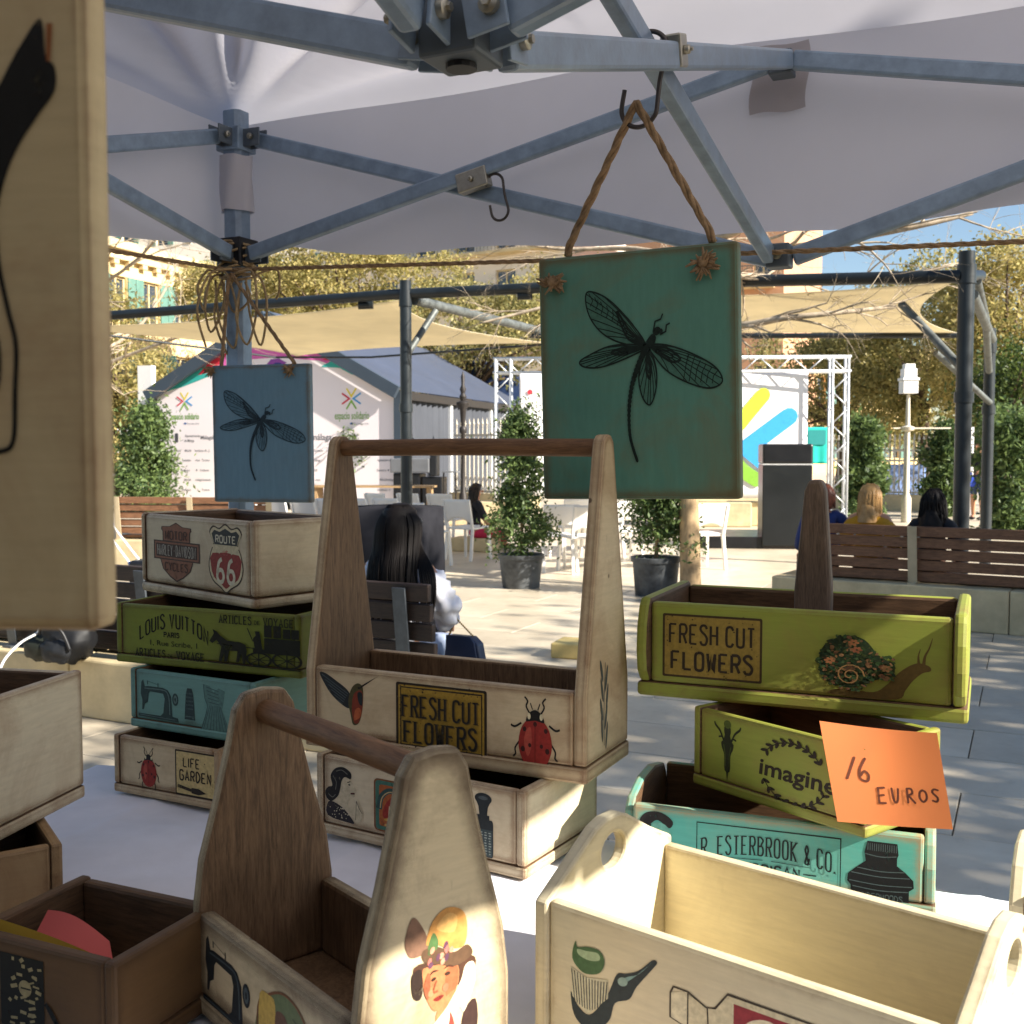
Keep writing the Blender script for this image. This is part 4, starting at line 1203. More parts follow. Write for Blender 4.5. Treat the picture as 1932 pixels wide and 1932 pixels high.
def crate(name, label, x, y, yaw, z0, L, W, H, mo, mi, th=0.016, ends=None, base=True, group=None, cat='wooden box', bproud=0.002, Hb=None, rnd=0.005, tilt=0):
    rt = empty(name, spot(x, y, z0), -yaw, label, cat, group); rt.scale = (UNIT, UNIT, UNIT)
    if tilt: rt.rotation_euler = (0, tilt, -yaw)
    mats = [M[mo], M[mi]]
    bz = th*1.25
    bl = [(-bproud, -bproud), (L+bproud, -bproud), (L+bproud, W+bproud), (-bproud, W+bproud)]
    pr = {}
    pr['base'] = board('base_board', rt, bl, lambda a, b, c: Vector((a, b, c)), bz, mats, (0,0,1), rnd)
    fh = H; bh = Hb or H
    pr['front'] = board('front_board', rt, rectp(th, bz, L-th, fh), lambda a, b, c: Vector((a, c, b)), th, mats, (0,1,0), rnd)
    pr['back'] = board('back_board', rt, rectp(th, bz, L-th, bh), lambda a, b, c: Vector((a, W-th+c, b)), th, mats, (0,-1,0), rnd)
    ep = ends or rectp(-0.002, bz, W+0.002, H+0.002)
    pr['left'] = board('end_board', rt, ep, lambda a, b, c: Vector((c, a, b)), th, mats, (1,0,0), rnd)
    pr['right'] = board('end_board', rt, ep, lambda a, b, c: Vector((L-th+c, a, b)), th, mats, (-1,0,0), rnd)
    pr['root'] = rt
    return pr
def on_front(ox, oz, sx, sz):
    return lambda a, b, e: Vector((ox + a*sx, -e, oz + b*sz))
def on_right(L, oy, oz, sy, sz):
    return lambda a, b, e: Vector((L + e, oy + a*sy, oz + b*sz))
GRP = 'painted boxes on the stall table'

# left stack, from the table up
c = crate('garden_box', 'cream box with red ladybird and garden sign, lowest of the far left stack', -0.869, 2.365, R(27), 0.756, 0.30, 0.2, 0.126, 'cream2', 'brown', group=GRP)
art_ladybird().build('ladybird_print', c['front'], on_front(0.066, 0.022, 0.072, 0.085))
sg = art_sign('c3ab74', '2c2218', '2c2218', [('LIFE', 0.5, 0.74, 0.22, 0.52), ('GARDEN', 0.62, 0.45, 0.24, 0.98)], 1.25, 1.0, sw=0.17, serif=False, specks=14)
sg.line('2c2218', [(0.08,0.20),(0.5,0.14)], 0.07, taper=0); sg.poly('2c2218', [(0.5,0.20),(0.72,0.20),(0.95,0.12),(0.72,0.06),(0.5,0.08)])
sg.build('sign_print', c['front'], on_front(0.178, 0.020, 0.090, 0.096))

c = crate('sewing_box', 'grey-teal box printed with sewing machine, thimble and dress, third down in far left stack', -0.850, 2.422, R(27.8), 0.886, 0.36, 0.2, 0.130, 'sage', 'brown', group=GRP)
art_sewing('2f4443','5c7672').build('sewing_print', c['front'], on_front(0.024, 0.022, 0.120, 0.092))
art_thimble().build('thimble_print', c['front'], on_front(0.158, 0.034, 0.036, 0.070))
art_dress().build('dress_print', c['front'], on_front(0.208, 0.016, 0.085, 0.100))

c = crate('voyage_box', 'olive green box lettered with travel goods and a horse wagon in far left stack', -0.900, 2.481, R(23.2), 1.020, 0.497, 0.21, 0.134, 'olive', 'brown', group=GRP)
a = Art(); kk = '1c1d12'
arch = lambda x, y: (x, y - 1.9*(x-0.255)**2)
a.word(kk, 'LOUIS VUITTON', 0.255, 0.185, 0.066, 0.37, 0.26, False, warp=arch, gap=0.2)
a.word(kk, 'PARIS', 0.245, 0.122, 0.022, 0.085, 0.2, True); a.text(kk, '1, Rue Scribe, 1', 0.255, 0.083, 0.024, 0.25)
a.word(kk, 'ARTICLES', 0.130, 0.034, 0.036, 0.165, 0.15, True); a.word(kk, 'DE', 0.240, 0.026, 0.018, 0.030, 0.18, True); a.word(kk, 'VOYAGE', 0.345, 0.034, 0.036, 0.150, 0.15, True)
a.word(kk, 'ARTICLES', 0.580, 0.212, 0.036, 0.165, 0.15, True); a.word(kk, 'DE', 0.690, 0.206, 0.018, 0.030, 0.18, True); a.word(kk, 'VOYAGE', 0.795, 0.212, 0.036, 0.150, 0.15, True)
a.group(art_wagon(), 0.44, 0.015, 0.46, 0, 1, 0.48)
for k in range(len(a.p)):
    if k >= 0: pass
a.build('lettering_print', c['front'], on_front(0.030, 0.010, 0.520, 0.500))

c = crate('highway_box', 'cream box with orange badge and red route 66 shield, topping the far left stack', -0.905, 2.672, R(43), 1.158, 0.485, 0.27, 0.190, 'cream', 'brown', th=0.020, rnd=0.009, group=GRP)
art_badge().build('badge_print', c['front'], on_front(0.062, 0.034, 0.205, 0.140))
art_route().build('shield_print', c['front'], on_front(0.300, 0.028, 0.145, 0.150))

# box under the big tote
c = crate('pinup_box', 'cream box with cologne bottle and pin-up lady, underneath the tall flower tote', -0.381, 2.110, R(31.4), 0.756, 0.473, 0.274, 0.155, 'cream', 'brown', th=0.018, group=GRP)
art_pinup().build('lady_print', c['front'], on_front(0.020, 0.034, 0.100, 0.104))
art_notsign().build('sign_print', c['front'], on_front(0.142, 0.030, 0.125, 0.105))
art_cologne().build('bottle_print', c['front'], on_front(0.362, 0.026, 0.050, 0.112))

# big flower tote
TW, TLg, TH, TT = 0.215, 0.602, 0.162, 0.024
pf_ = [(0,0.0305),(TW,0.0305),(TW,0.155),(TW*0.5+0.030,0.58),(TW*0.5+0.024,0.605),(TW*0.5+0.010,0.616),(TW*0.5-0.010,0.616),(TW*0.5-0.024,0.605),(TW*0.5-0.030,0.58),(0,0.155)]
c = crate('flower_tote', 'tall cream tote with round handle, hummingbird, yellow flower sign and ladybird', -0.411, 2.164, R(26.2), 0.913, TLg, TW, TH, 'cream2', 'brown_v', th=TT, ends=pf_, cat='wooden tote', group=GRP)
hd = MB().tube([(TT*0.5, TW/2, 0.592), (TLg*0.5, TW/2, 0.594), (TLg-TT*0.5, TW/2, 0.592)], 0.0165, 20).build('handle', M['dowel'], c['root'], smooth=40)
art_humming().build('hummingbird_print', c['front'], on_front(0.035, 0.052, 0.135, 0.105))
art_sign('9c7c2c', '2e2416', '1e1a14', [('FRESH CUT', 0.65, 0.66, 0.32, 1.12), ('FLOWERS', 0.65, 0.28, 0.32, 1.06)], 1.30, 1.0, frame2='2e2416', sw=0.19, specks=90, sh='6a5420').build('sign_print', c['front'], on_front(0.212, 0.020, 0.150, 0.128))
art_ladybird().build('ladybird_print', c['front'], on_front(0.452, 0.012, 0.105, 0.130))
art_leafstain().build('leaf_print', c['right'], on_right(TLg, 0.050, 0.05, 0.075, 0.16))

# right stack
bul = [(0.0,0.0275),(-0.020,0.05),(-0.026,0.09),(-0.022,0.135),(-0.008,0.172),(0.004,0.186),(0.30-0.004,0.186),(0.30+0.01,0.172),(0.30+0.024,0.135),(0.30+0.028,0.09),(0.30+0.022,0.05),(0.30,0.0275)]
c = crate('snail_crate', 'lime green crate with flower sign, snail print and upright post, top of right stack', 0.240, 2.050, R(23.5), 1.040, 0.570, 0.300, 0.178, 'green', 'brown', th=0.022, ends=bul, bproud=0.004, rnd=0.007, group=GRP)
post = [(-0.035,0.02),(0.035,0.02),(0.034,0.20),(0.021,0.385),(0.014,0.405),(-0.010,0.405),(-0.018,0.385),(-0.034,0.20)]
board('post', c['root'], post, lambda a, b, c_: Vector((0.296+a, 0.135+c_, b)), 0.040, [M['grey_wood'], M['grey_wood']], None, 0.007)
art_sign('8a7432', '3a2c18', '2a2014', [('FRESH CUT', 0.78, 0.69, 0.32, 1.36), ('FLOWERS', 0.78, 0.27, 0.30, 1.30)], 1.56, 1.0, sw=0.2, serif=False, specks=30).build('sign_print', c['front'], on_front(0.045, 0.040, 0.118, 0.118))
art_snail().build('snail_print', c['front'], on_front(0.325, 0.030, 0.190, 0.122))

c = crate('wreath_box', 'lime green box with laurel wreath lettering, middle of right stack behind the orange card', 0.332, 1.976, R(52.7), 0.893, 0.363, 0.208, 0.142, 'green', 'brown', th=0.016, group=GRP)
art_carafe().build('carafe_print', c['front'], on_front(0.050, 0.042, 0.060, 0.092))
art_wreath().build('wreath_print', c['front'], on_front(0.140, 0.010, 0.160, 0.118))

te = [(0.0,0.023),(0.0,0.08),(0.012,0.115),(0.030,0.136),(0.10,0.152),(0.18,0.152),(0.256,0.136),(0.274,0.115),(0.286,0.08),(0.286,0.023)]
c = crate('ink_tray', 'turquoise tray with ink bottle and pen maker lettering, bottom of right stack', 0.193, 1.882, R(20.3), 0.756, 0.510, 0.286, 0.132, 'teal', 'brown', th=0.018, ends=te, group=GRP)
art_esterbrook().build('lettering_print', c['front'], on_front(0.130, -0.005, 0.235, 0.190))
art_inkpot().build('inkpot_print', c['front'], on_front(0.375, -0.035, 0.104, 0.150))
a = Art(); a.poly('1c1a1a', [(0.1,0.6),(0.0,0.8),(0.2,1.0),(0.6,1.02),(0.9,0.85),(0.8,0.7),(0.5,0.85),(0.3,0.75)], 4); a.poly('6cae9e', [(0.3,0.7),(0.6,0.8),(0.85,0.6),(0.8,0.2),(0.4,0.15)], 3); a.line('1c1a1a', [(0.62,0.55),(0.8,0.56)], 0.03); a.ell('1c1a1a', 0.7, 0.48, 0.05, 0.025)
a.line('1c1a1a', [(0.3,0.75),(0.25,0.4),(0.35,0.1)], 0.04, 3)
a.build('head_print', c['front'], on_front(0.030, 0.040, 0.065, 0.080))

# ivory tray in front with hand holes
def ring_end(W, H1, H2, hy, hz, hr, hrz):
    return None
WL, WW, WH = 0.522, 0.282, 0.192
wt = empty('toothbrush_tray', spot(0.030, 1.335, 0.756), -R(40), 'ivory tray with round hand holes printed with toothbrush and toothpaste', 'wooden tray', GRP); wt.scale = (UNIT, UNIT, UNIT)
mats = [M['ivory'], M['ivory']]
th = 0.020
board('base_board', wt, rectp(-0.006,-0.006,WL+0.006,WW+0.006), lambda a, b, c_: Vector((a, b, c_)), 0.014, mats, None, 0.005)
fr = board('front_board', wt, rectp(th,0.0145,WL-th,WH), lambda a, b, c_: Vector((a, c_, b)), 0.018, mats, None, 0.006)
board('back_board', wt, rectp(th,0.0145,WL-th,WH-0.004), lambda a, b, c_: Vector((a, WW-0.018+c_, b)), 0.018, mats, None, 0.004)
ol = [(-0.004,0.0145),(WW+0.004,0.0145),(WW+0.004,WH+0.004),(WW-0.05,WH+0.030),(WW*0.5+0.035,WH+0.062),(WW*0.5+0.015,WH+0.070),(WW*0.5-0.015,WH+0.070),(WW*0.5-0.040,WH+0.062),(0.05,WH+0.030),(-0.004,WH-0.004)]
def holed_end(x0, name='end_board'):
    hc = (WW*0.5, WH+0.022); hr = 0.024; n = 24
    bm = bmesh.new()
    def loop(x):
        o = [bm.verts.new((x, a, b)) for a, b in ol]
        h = [bm.verts.new((x, hc[0]+hr*1.15*math.cos(2*math.pi*k/n), hc[1]+hr*math.sin(2*math.pi*k/n))) for k in range(n)]
        return o, h
    o1, h1 = loop(x0); o2, h2 = loop(x0+th)
    for o, h in ((o1, h1), (o2, h2)):
        es = [bm.edges.new((o[i], o[(i+1) % len(o)])) for i in range(len(o))] + [bm.edges.new((h[i], h[(i+1) % n])) for i in range(n)]
        bmesh.ops.triangle_fill(bm, use_beauty=True, use_dissolve=False, edges=es)
    for A_, B_ in ((o1, o2), (h1, h2)):
        for i in range(len(A_)):
            j = (i+1) % len(A_); bm.faces.new((A_[i], A_[j], B_[j], B_[i]))
    bmesh.ops.recalc_face_normals(bm, faces=bm.faces)
    es = [e for e in bm.edges if len(e.link_faces) == 2 and e.calc_face_angle(0) > R(50)]
    bmesh.ops.bevel(bm, geom=es, offset=0.004, segments=2, profile=0.5, affect='EDGES', clamp_overlap=True)
    me = bpy.data.meshes.new(name); bm.to_mesh(me); bm.free(); me.materials.append(M['ivory'])
    return link(name, me, wt)
holed_end(0.0); holed_end(WL-th)
art_brush().build('toothbrush_print', fr, on_front(0.052, 0.050, 0.125, 0.112))
art_paste().build('toothpaste_print', fr, on_front(0.195, 0.052, 0.190, 0.130))

# near tote with the portrait
TL2, TW2, TH2, T2 = 0.418, 0.205, 0.135, 0.022
pf2 = [(0.006,0.028),(TW2-0.006,0.028),(TW2,0.07),(TW2,0.14),(TW2-0.008,0.20),(TW2*0.5+0.073,0.274),(TW2*0.5+0.053,0.352),(TW2*0.5+0.044,0.395),(TW2*0.5+0.030,0.416),(TW2*0.5,0.420),(TW2*0.5-0.030,0.416),(TW2*0.5-0.044,0.395),(TW2*0.5-0.053,0.352),(TW2*0.5-0.073,0.274),(0.008,0.20),(0,0.14),(0,0.07)]
c = crate('portrait_tote', 'rubbed cream tote with dowel handle, sewing machine and lady in a straw hat', -0.428, 1.434, R(50), 0.756, TL2, TW2, TH2, 'dirty', 'brown_v', th=T2, ends=pf2, cat='wooden tote', rnd=0.006, group=GRP)
MB().tube([(T2*0.5, TW2/2, 0.388), (TL2*0.5, TW2/2, 0.389), (TL2-T2*0.5, TW2/2, 0.388)], 0.0165, 20).build('handle', M['dowel'], c['root'], smooth=40)
art_sewing().build('sewing_print', c['front'], on_front(0.035, 0.020, 0.135, 0.100))
art_saint().build('figure_print', c['front'], on_front(0.190, 0.010, 0.130, 0.105))
art_lady().build('portrait_print', c['right'], on_right(TL2, 0.052, 0.075, 0.118, 0.165))

# boxes at the left edge
c = crate('plain_box', 'plain cream box at the far left edge, standing on a pine box', -1.158, 1.660, R(12), 0.888, 0.340, 0.330, 0.225, 'cream', 'brown', th=0.018, group=GRP)
c = crate('pine_box', 'light pine box underneath the plain cream box at the left edge', -1.02, 1.500, R(-33), 0.756, 0.370, 0.24, 0.125, 'pine', 'brown', th=0.018, group=GRP)
c = crate('paper_box', 'stained brown box with folded papers inside and black print, lower left corner', -0.700, 1.375, R(24), 0.756, 0.250, 0.195, 0.132, 'tan', 'brown', th=0.018, group=GRP)
art_sailplate().build('plate_print', c['front'], on_front(0.060, 0.010, 0.120, 0.105))
PB = c['root']
c = crate('shallow_box', 'shallow brown box between the portrait tote and the ivory tray', -0.16, 1.03, R(48), 0.756, 0.16, 0.14, 0.085, 'pine', 'brown', th=0.014, group=GRP)
# tray at the right edge
ce = [(0,0.0255),(0.0,0.13),(0.03,0.175),(0.07,0.195),(0.13,0.195),(0.17,0.175),(0.20,0.13),(0.20,0.0255)]
c = crate('edge_tray', 'cream tray with rounded end cut off by the right edge', 0.672, 1.455, R(30), 0.756, 0.36, 0.20, 0.145, 'ivory', 'brown', th=0.020, ends=ce, group=GRP)

# papers in the brown box, price card
def paper(name, pts, z, mat, label, bendx=0.0, parent_loc=None):
    n = 10; mb = MB(); vs = []; fs = []
    P = [Vector(p) for p in pts]
    for j in range(n+1):
        for i in range(n+1):
            a = i/n; b = j/n
            p = P[0]*(1-a)*(1-b) + P[1]*a*(1-b) + P[2]*a*b + P[3]*(1-a)*b
            nn = (P[1]-P[0]).cross(P[3]-P[0]).normalized()
            p = p + nn*bendx*math.sin(math.pi*a)*(0.6+0.4*b)
            vs.append(p)
    for j in range(n):
        for i in range(n):
            q = j*(n+1)+i; fs.append((q, q+1, q+n+2, q+n+1))
    mb.add(vs, fs)
    o = mb.build(name, mat, smooth=True)
    return tag(o, label, 'paper')
bpy.context.view_layer.update()
pw = PB.matrix_world
L_ = lambda *p: pw @ Vector(p)
paper('pink_paper', [L_(0.070,0.030,0.100), L_(0.205,0.045,0.098), L_(0.165,0.078,0.114), L_(0.035,0.100,0.124)], 0, m_fabric('pink_paper', 'c8625c', 0.15, 0.02), 'folded pink paper standing in the brown box', 0.012)
paper('yellow_paper', [L_(0.020,0.024,0.075), L_(0.215,0.024,0.078), L_(0.215,0.030,0.116), L_(0.020,0.036,0.134)], 0, m_fabric('yellow_paper', 'b8963c', 0.15, 0.02), 'yellow paper behind the front of the brown box', -0.006)
def card():
    q = [at(1580,1550,1.405), at(1798,1565,1.325), at(1768,1383,1.395), at(1546,1360,1.475)]
    o = paper('price_card', q, 0, m_fabric('orange_card', 'ff9862', 0.3, 0.02), 'orange card with handwritten price 16 euros on green box', -0.010)
    n = 10; P = [Vector(p) for p in q]
    nn = (P[1]-P[0]).cross(P[3]-P[0]).normalized()
    def fn(a, b, e):
        p = P[0]*(1-a)*(1-b) + P[1]*a*(1-b) + P[2]*a*b + P[3]*(1-a)*b
        return p + nn*(-0.010*math.sin(math.pi*a)*(0.6+0.4*b)) + nn*(e+0.0003)
    a = Art(); c_ = '6a3c2c'
    a.line(c_, [(0.155,0.44),(0.245,0.66)], 0.022, cap=True)
    a.line(c_, [(0.335,0.66),(0.275,0.54),(0.270,0.45),(0.325,0.43),(0.345,0.49),(0.315,0.53),(0.275,0.48)], 0.022, 4, cap=True)
    def let(strokes, x, y, w, h):
        for st in strokes: a.line(c_, [(x+px_*w, y+py_*h) for px_, py_ in st], 0.020, 3 if len(st) > 3 else 0, cap=True)
    let([[(0.1,1),(0,0)],[(0.1,1),(1,1.05)],[(0.05,.5),(.8,.55)],[(0,0),(.9,.02)]], 0.400, 0.22, 0.060, 0.15)
    let([[(0,1),(.05,.3),(.3,0),(.7,.2),(1,1)]], 0.525, 0.235, 0.055, 0.14)
    let([[(0,0),(.1,1)],[(0.1,1),(.7,1),(.8,.7),(.1,.5)],[(.2,.5),(1,0)]], 0.652, 0.245, 0.060, 0.14)
    let([[(.5,1),(.1,.8),(0,.3),(.4,0),(.9,.3),(.9,.8),(.5,1)]], 0.760, 0.26, 0.065, 0.12)
    let([[(1,.95),(.4,1),(.1,.75),(.8,.35),(.6,.05),(0,.1)]], 0.870, 0.265, 0.055, 0.13)
    a.build('handwriting', o, fn, 1e-5, 2e-4)
card()

# hanging boards
def hang_board(name, label, corners, t, mat, art, cols, knots, apex, ropes, rope_r=0.0042, hole=(0.075, 0.06), cat='wooden plaque'):
    """corners: bottom left, bottom right, top left (world); local x right, z up, y away"""
    bl, br, tlf = [Vector(p) for p in corners]
    X = (br-bl); w = X.length; X.normalize(); Z = (tlf-bl); Z = Z - X*Z.dot(X); h = Z.length; Z.normalize(); Y = Z.cross(X)
    mw = Matrix(((X.x, Y.x, Z.x, bl.x), (X.y, Y.y, Z.y, bl.y), (X.z, Y.z, Z.z, bl.z), (0,0,0,1)))
    rt = empty(name, (0,0,0), 0, label, cat, None); rt.matrix_world = mw
    bd = board('panel', rt, rectp(0,0,w,h), lambda a, b, c_: Vector((a, c_, b)), t, [M[mat], M[mat]], None, 0.005)
    if art: art.build('dragonfly_print', bd, lambda a, b, e: Vector((a*w, -e, b*h)))
    return rt, mw, w, h
def frayed(p, n, s, seed):
    rr = random.Random(seed); mb = MB()
    for k in range(n):
        a = rr.uniform(0, 6.28); d = Vector((math.cos(a), rr.uniform(-.9, -.1), math.sin(a)*0.9 - 0.3)).normalized()
        e = d*s*rr.uniform(.5, 1.1)
        mb.tube([p + Vector((0, 0.002, 0)), p + e*0.4 + Vector((rr.uniform(-1,1), rr.uniform(-1,0), rr.uniform(-1,1)))*s*0.18, p + e], [s*0.13, s*0.12, s*0.04], 4)
    mb.ball(p + Vector((0,-s*0.18,0)), s*0.34, 8, 6)
    return mb
def frame_art(art, ox, oy, sx, sy):
    a = Art(); 
    for c_, V, Fc in art.p: a.p.append((c_, [(ox+x*sx, oy+y*sy) for x, y in V], Fc))
    return a
df = art_dragonfly('10201a', '436c5e')
GY0, GY1 = 1.850, 1.715
rt, mw, w, h = hang_board('green_dragonfly_board', 'large green board with black dragonfly hanging from the tent frame', [at(1025,942,GY0), at(1397,942,GY1), at(1004,490,GY0)], 0.026, 'bgreen', frame_art(df, 0.225, 0.150, 0.69, 0.71), None, None, None, None)
for i, (fx, fz) in enumerate(((0.085, 0.90), (0.84, 0.925))):
    frayed(Vector((fx*w, 0, fz*h)), 30, 0.030, 20+i).build('rope_knot', M['rope'], rt, smooth=True)
mwi = mw.inverted(); apx = mwi @ (at(1200, 192, HKY))
ins = []
rp = [Vector((0.15*w, 0.010, h+0.001)), Vector((0.165*w, 0.006, h+0.02)), apx + Vector((-0.006,0,-0.012)), apx, apx + Vector((0.006,0,-0.012)), Vector((0.865*w, 0.006, h+0.018)), Vector((0.88*w, 0.010, h+0.001))]
rope_mesh(rp, 0.0066, 'rope', name='hanging_rope', parent=rt)
df2 = art_dragonfly('23343e', '557688')
BY = 3.11
rt, mw, w, h = hang_board('blue_dragonfly_board', 'small blue board with dragonfly hanging on the tent leg', [at(404,947,BY+0.04), at(588,949,BY-0.04), at(391,690,BY+0.04)], 0.024, 'bblue', frame_art(df2, 0.10, 0.16, 0.84, 0.665), None, None, None, None)
for i, (fx, fz) in enumerate(((0.0, 0.965), (0.80, 0.955))):
    frayed(Vector((fx*w, 0, fz*h)), 24, 0.026, 30+i).build('rope_knot', M['rope'], rt, smooth=True)
mwi = mw.inverted(); apx = mwi @ (tp(-1,1,2.005) + Vector((0.0,-0.07,0)))
rp = [Vector((0.10*w, 0.004, h-0.004)), apx + Vector((-0.012,0,-0.02)), apx, apx + Vector((0.012,0,-0.02)), Vector((0.86*w, 0.004, h-0.004))]
rope_mesh(rp, 0.0055, 'rope', name='hanging_rope', parent=rt)
NY = 0.45
pl0 = at(190, 1193, NY)
rt, mw, w, h = hang_board('sepia_plaque', 'tall cream plaque with black painted figure hanging very close at the left', [pl0 + Vector((-0.25, 0.02, 0)), pl0, pl0 + Vector((-0.25, 0.02, 0.40))], 0.020, 'plaque', None, None, None, None, None)
bd = rt.children[0]
a = Art()
a.poly('12110e', [(-60,120),(-10,200),(53,110),(100,50),(108,115),(126,140),(125,182),(93,225),(60,270),(33,320),(13,380),(3,440),(-30,520),(-200,560),(-300,300)], 4)
a.line('12110e', [(3,430),(8,500),(24,583),(38,650),(34,740),(28,830),(0,850),(-60,850)], 9, 5)
a.ell('2a2620', -5, 680, 14, 60); a.poly('8f5a34', [(112,60),(124,60),(118,130),(110,128)])
a.build('figure_print', bd, lambda p, q, e: Vector((w-(190-p)*NY/FPX, -e, (1193-q)*NY/FPX)))
mwi = mw.inverted(); apx = mwi @ (pl0 + Vector((-0.125, 0.01, 0.50)))
rope_mesh([Vector((0.1*w,0.01,h)), apx, Vector((0.9*w,0.01,h))], 0.0045, 'rope', name='hanging_rope', parent=rt)
hk = s_hook(pl0 + Vector((-0.125, 0.01, 0.54)), 0.10, 0, 'steel hook holding the tall cream plaque')
# ------------------------------------------------------------------ vegetation helpers
def leaf_mesh(name, centres, radii, per, size, mat, flat=0.7, seed=1):
    """small leaf faces scattered round cluster centres"""
    rg = np.random.default_rng(seed)
    C_ = np.repeat(np.array(centres), per, axis=0); Rr = np.repeat(np.array(radii), per)
    n = len(C_)
    P = C_ + rg.normal(size=(n, 3))*Rr[:, None]*np.array([0.5, 0.5, 0.5*flat])
    a = rg.normal(size=(n, 3)); a /= np.linalg.norm(a, axis=1)[:, None]
    b = rg.normal(size=(n, 3)); b -= (a*b).sum(1)[:, None]*a; b /= np.linalg.norm(b, axis=1)[:, None]
    s = size*rg.uniform(0.6, 1.3, n)[:, None]
    V = np.stack([P - a*s, P - b*s*0.42, P + a*s, P + b*s*0.42], 1).reshape(-1, 3)
    me = bpy.data.meshes.new(name)
    me.vertices.add(len(V)); me.vertices.foreach_set('co', V.ravel())
    me.loops.add(n*4); me.loops.foreach_set('vertex_index', np.arange(n*4, dtype=np.int32))
    me.polygons.add(n); me.polygons.foreach_set('loop_start', np.arange(0, n*4, 4, dtype=np.int32))
    me.update(calc_edges=True); me.materials.append(mat)
    return me
def clumps(c, r, n, seed, shell=0.55):
    rg = np.random.default_rng(seed)
    d = rg.normal(size=(n, 3)); d /= np.linalg.norm(d, axis=1)[:, None]
    k = shell + (1-shell)*rg.random(n)**0.6
    k *= 1 + 0.16*np.sin(d[:, 0]*5+seed) + 0.12*np.sin(d[:, 2]*7+seed*2)
    return np.array(c) + d*k[:, None]*np.array(r)
def tree(name, label, c, r, mat, n=60, per=90, size=0.16, seed=1, bark='bark_dk', cl=0.9, group='trees round the square', base=None):
    c = Vector(c)
    bx = base if base is not None else Vector((c.x, c.y, 0))
    rt = empty(name, bx, 0, label, 'tree', group)
    rr = random.Random(seed)
    mb = MB(); loc = c - bx
    top = loc*1.0
    mb.tube([(0,0,-0.02),(0.05,0,loc.z*0.3),(loc.x*0.4, loc.y*0.4, loc.z*0.62)], [0.26,0.2,0.16], 8)
    ce = clumps(tuple(loc), r, n, seed)
    for k in range(16):
        e = Vector(ce[rr.randrange(len(ce))])
        s = Vector((loc.x*0.4, loc.y*0.4, loc.z*0.6))
        mb.tube([s, s.lerp(e, 0.5)+Vector((rr.uniform(-.3,.3), rr.uniform(-.3,.3), rr.uniform(0,.4))), e], [0.10,0.06,0.02], 5)
    mb.build('trunk', M[bark], rt, smooth=True)
    me = leaf_mesh('crown', ce, np.full(len(ce), cl), per, size, M[mat], 0.8, seed)
    link('crown', me, rt)
    return rt
def branchy(mb, p, d, L, r, depth, rr, droop=0.0, sides=5, kink=0.35):
    """one limb that forks"""
    n = 5; pts = [p]; rs = [r]
    q = p.copy(); dd = d.normalized()
    for i in range(n):
        dd = (dd + Vector((rr.uniform(-1,1), rr.uniform(-1,1), rr.uniform(-1,1)))*kink*0.45 + Vector((0,0,droop))).normalized()
        q = q + dd*(L/n); pts.append(q.copy()); rs.append(r*(1-0.55*(i+1)/n))
    mb.tube(pts, rs, sides if depth > 1 else 4, cap=False)
    if depth > 0:
        for k in range(rr.randint(3, 4)):
            i = rr.randint(1, n)
            nd = (dd + Vector((rr.uniform(-1,1), rr.uniform(-1,1), rr.uniform(-.8,.9)))*0.95).normalized()
            branchy(mb, pts[i], nd, L*rr.uniform(0.42,0.66), rs[i]*0.6, depth-1, rr, droop, sides, kink)

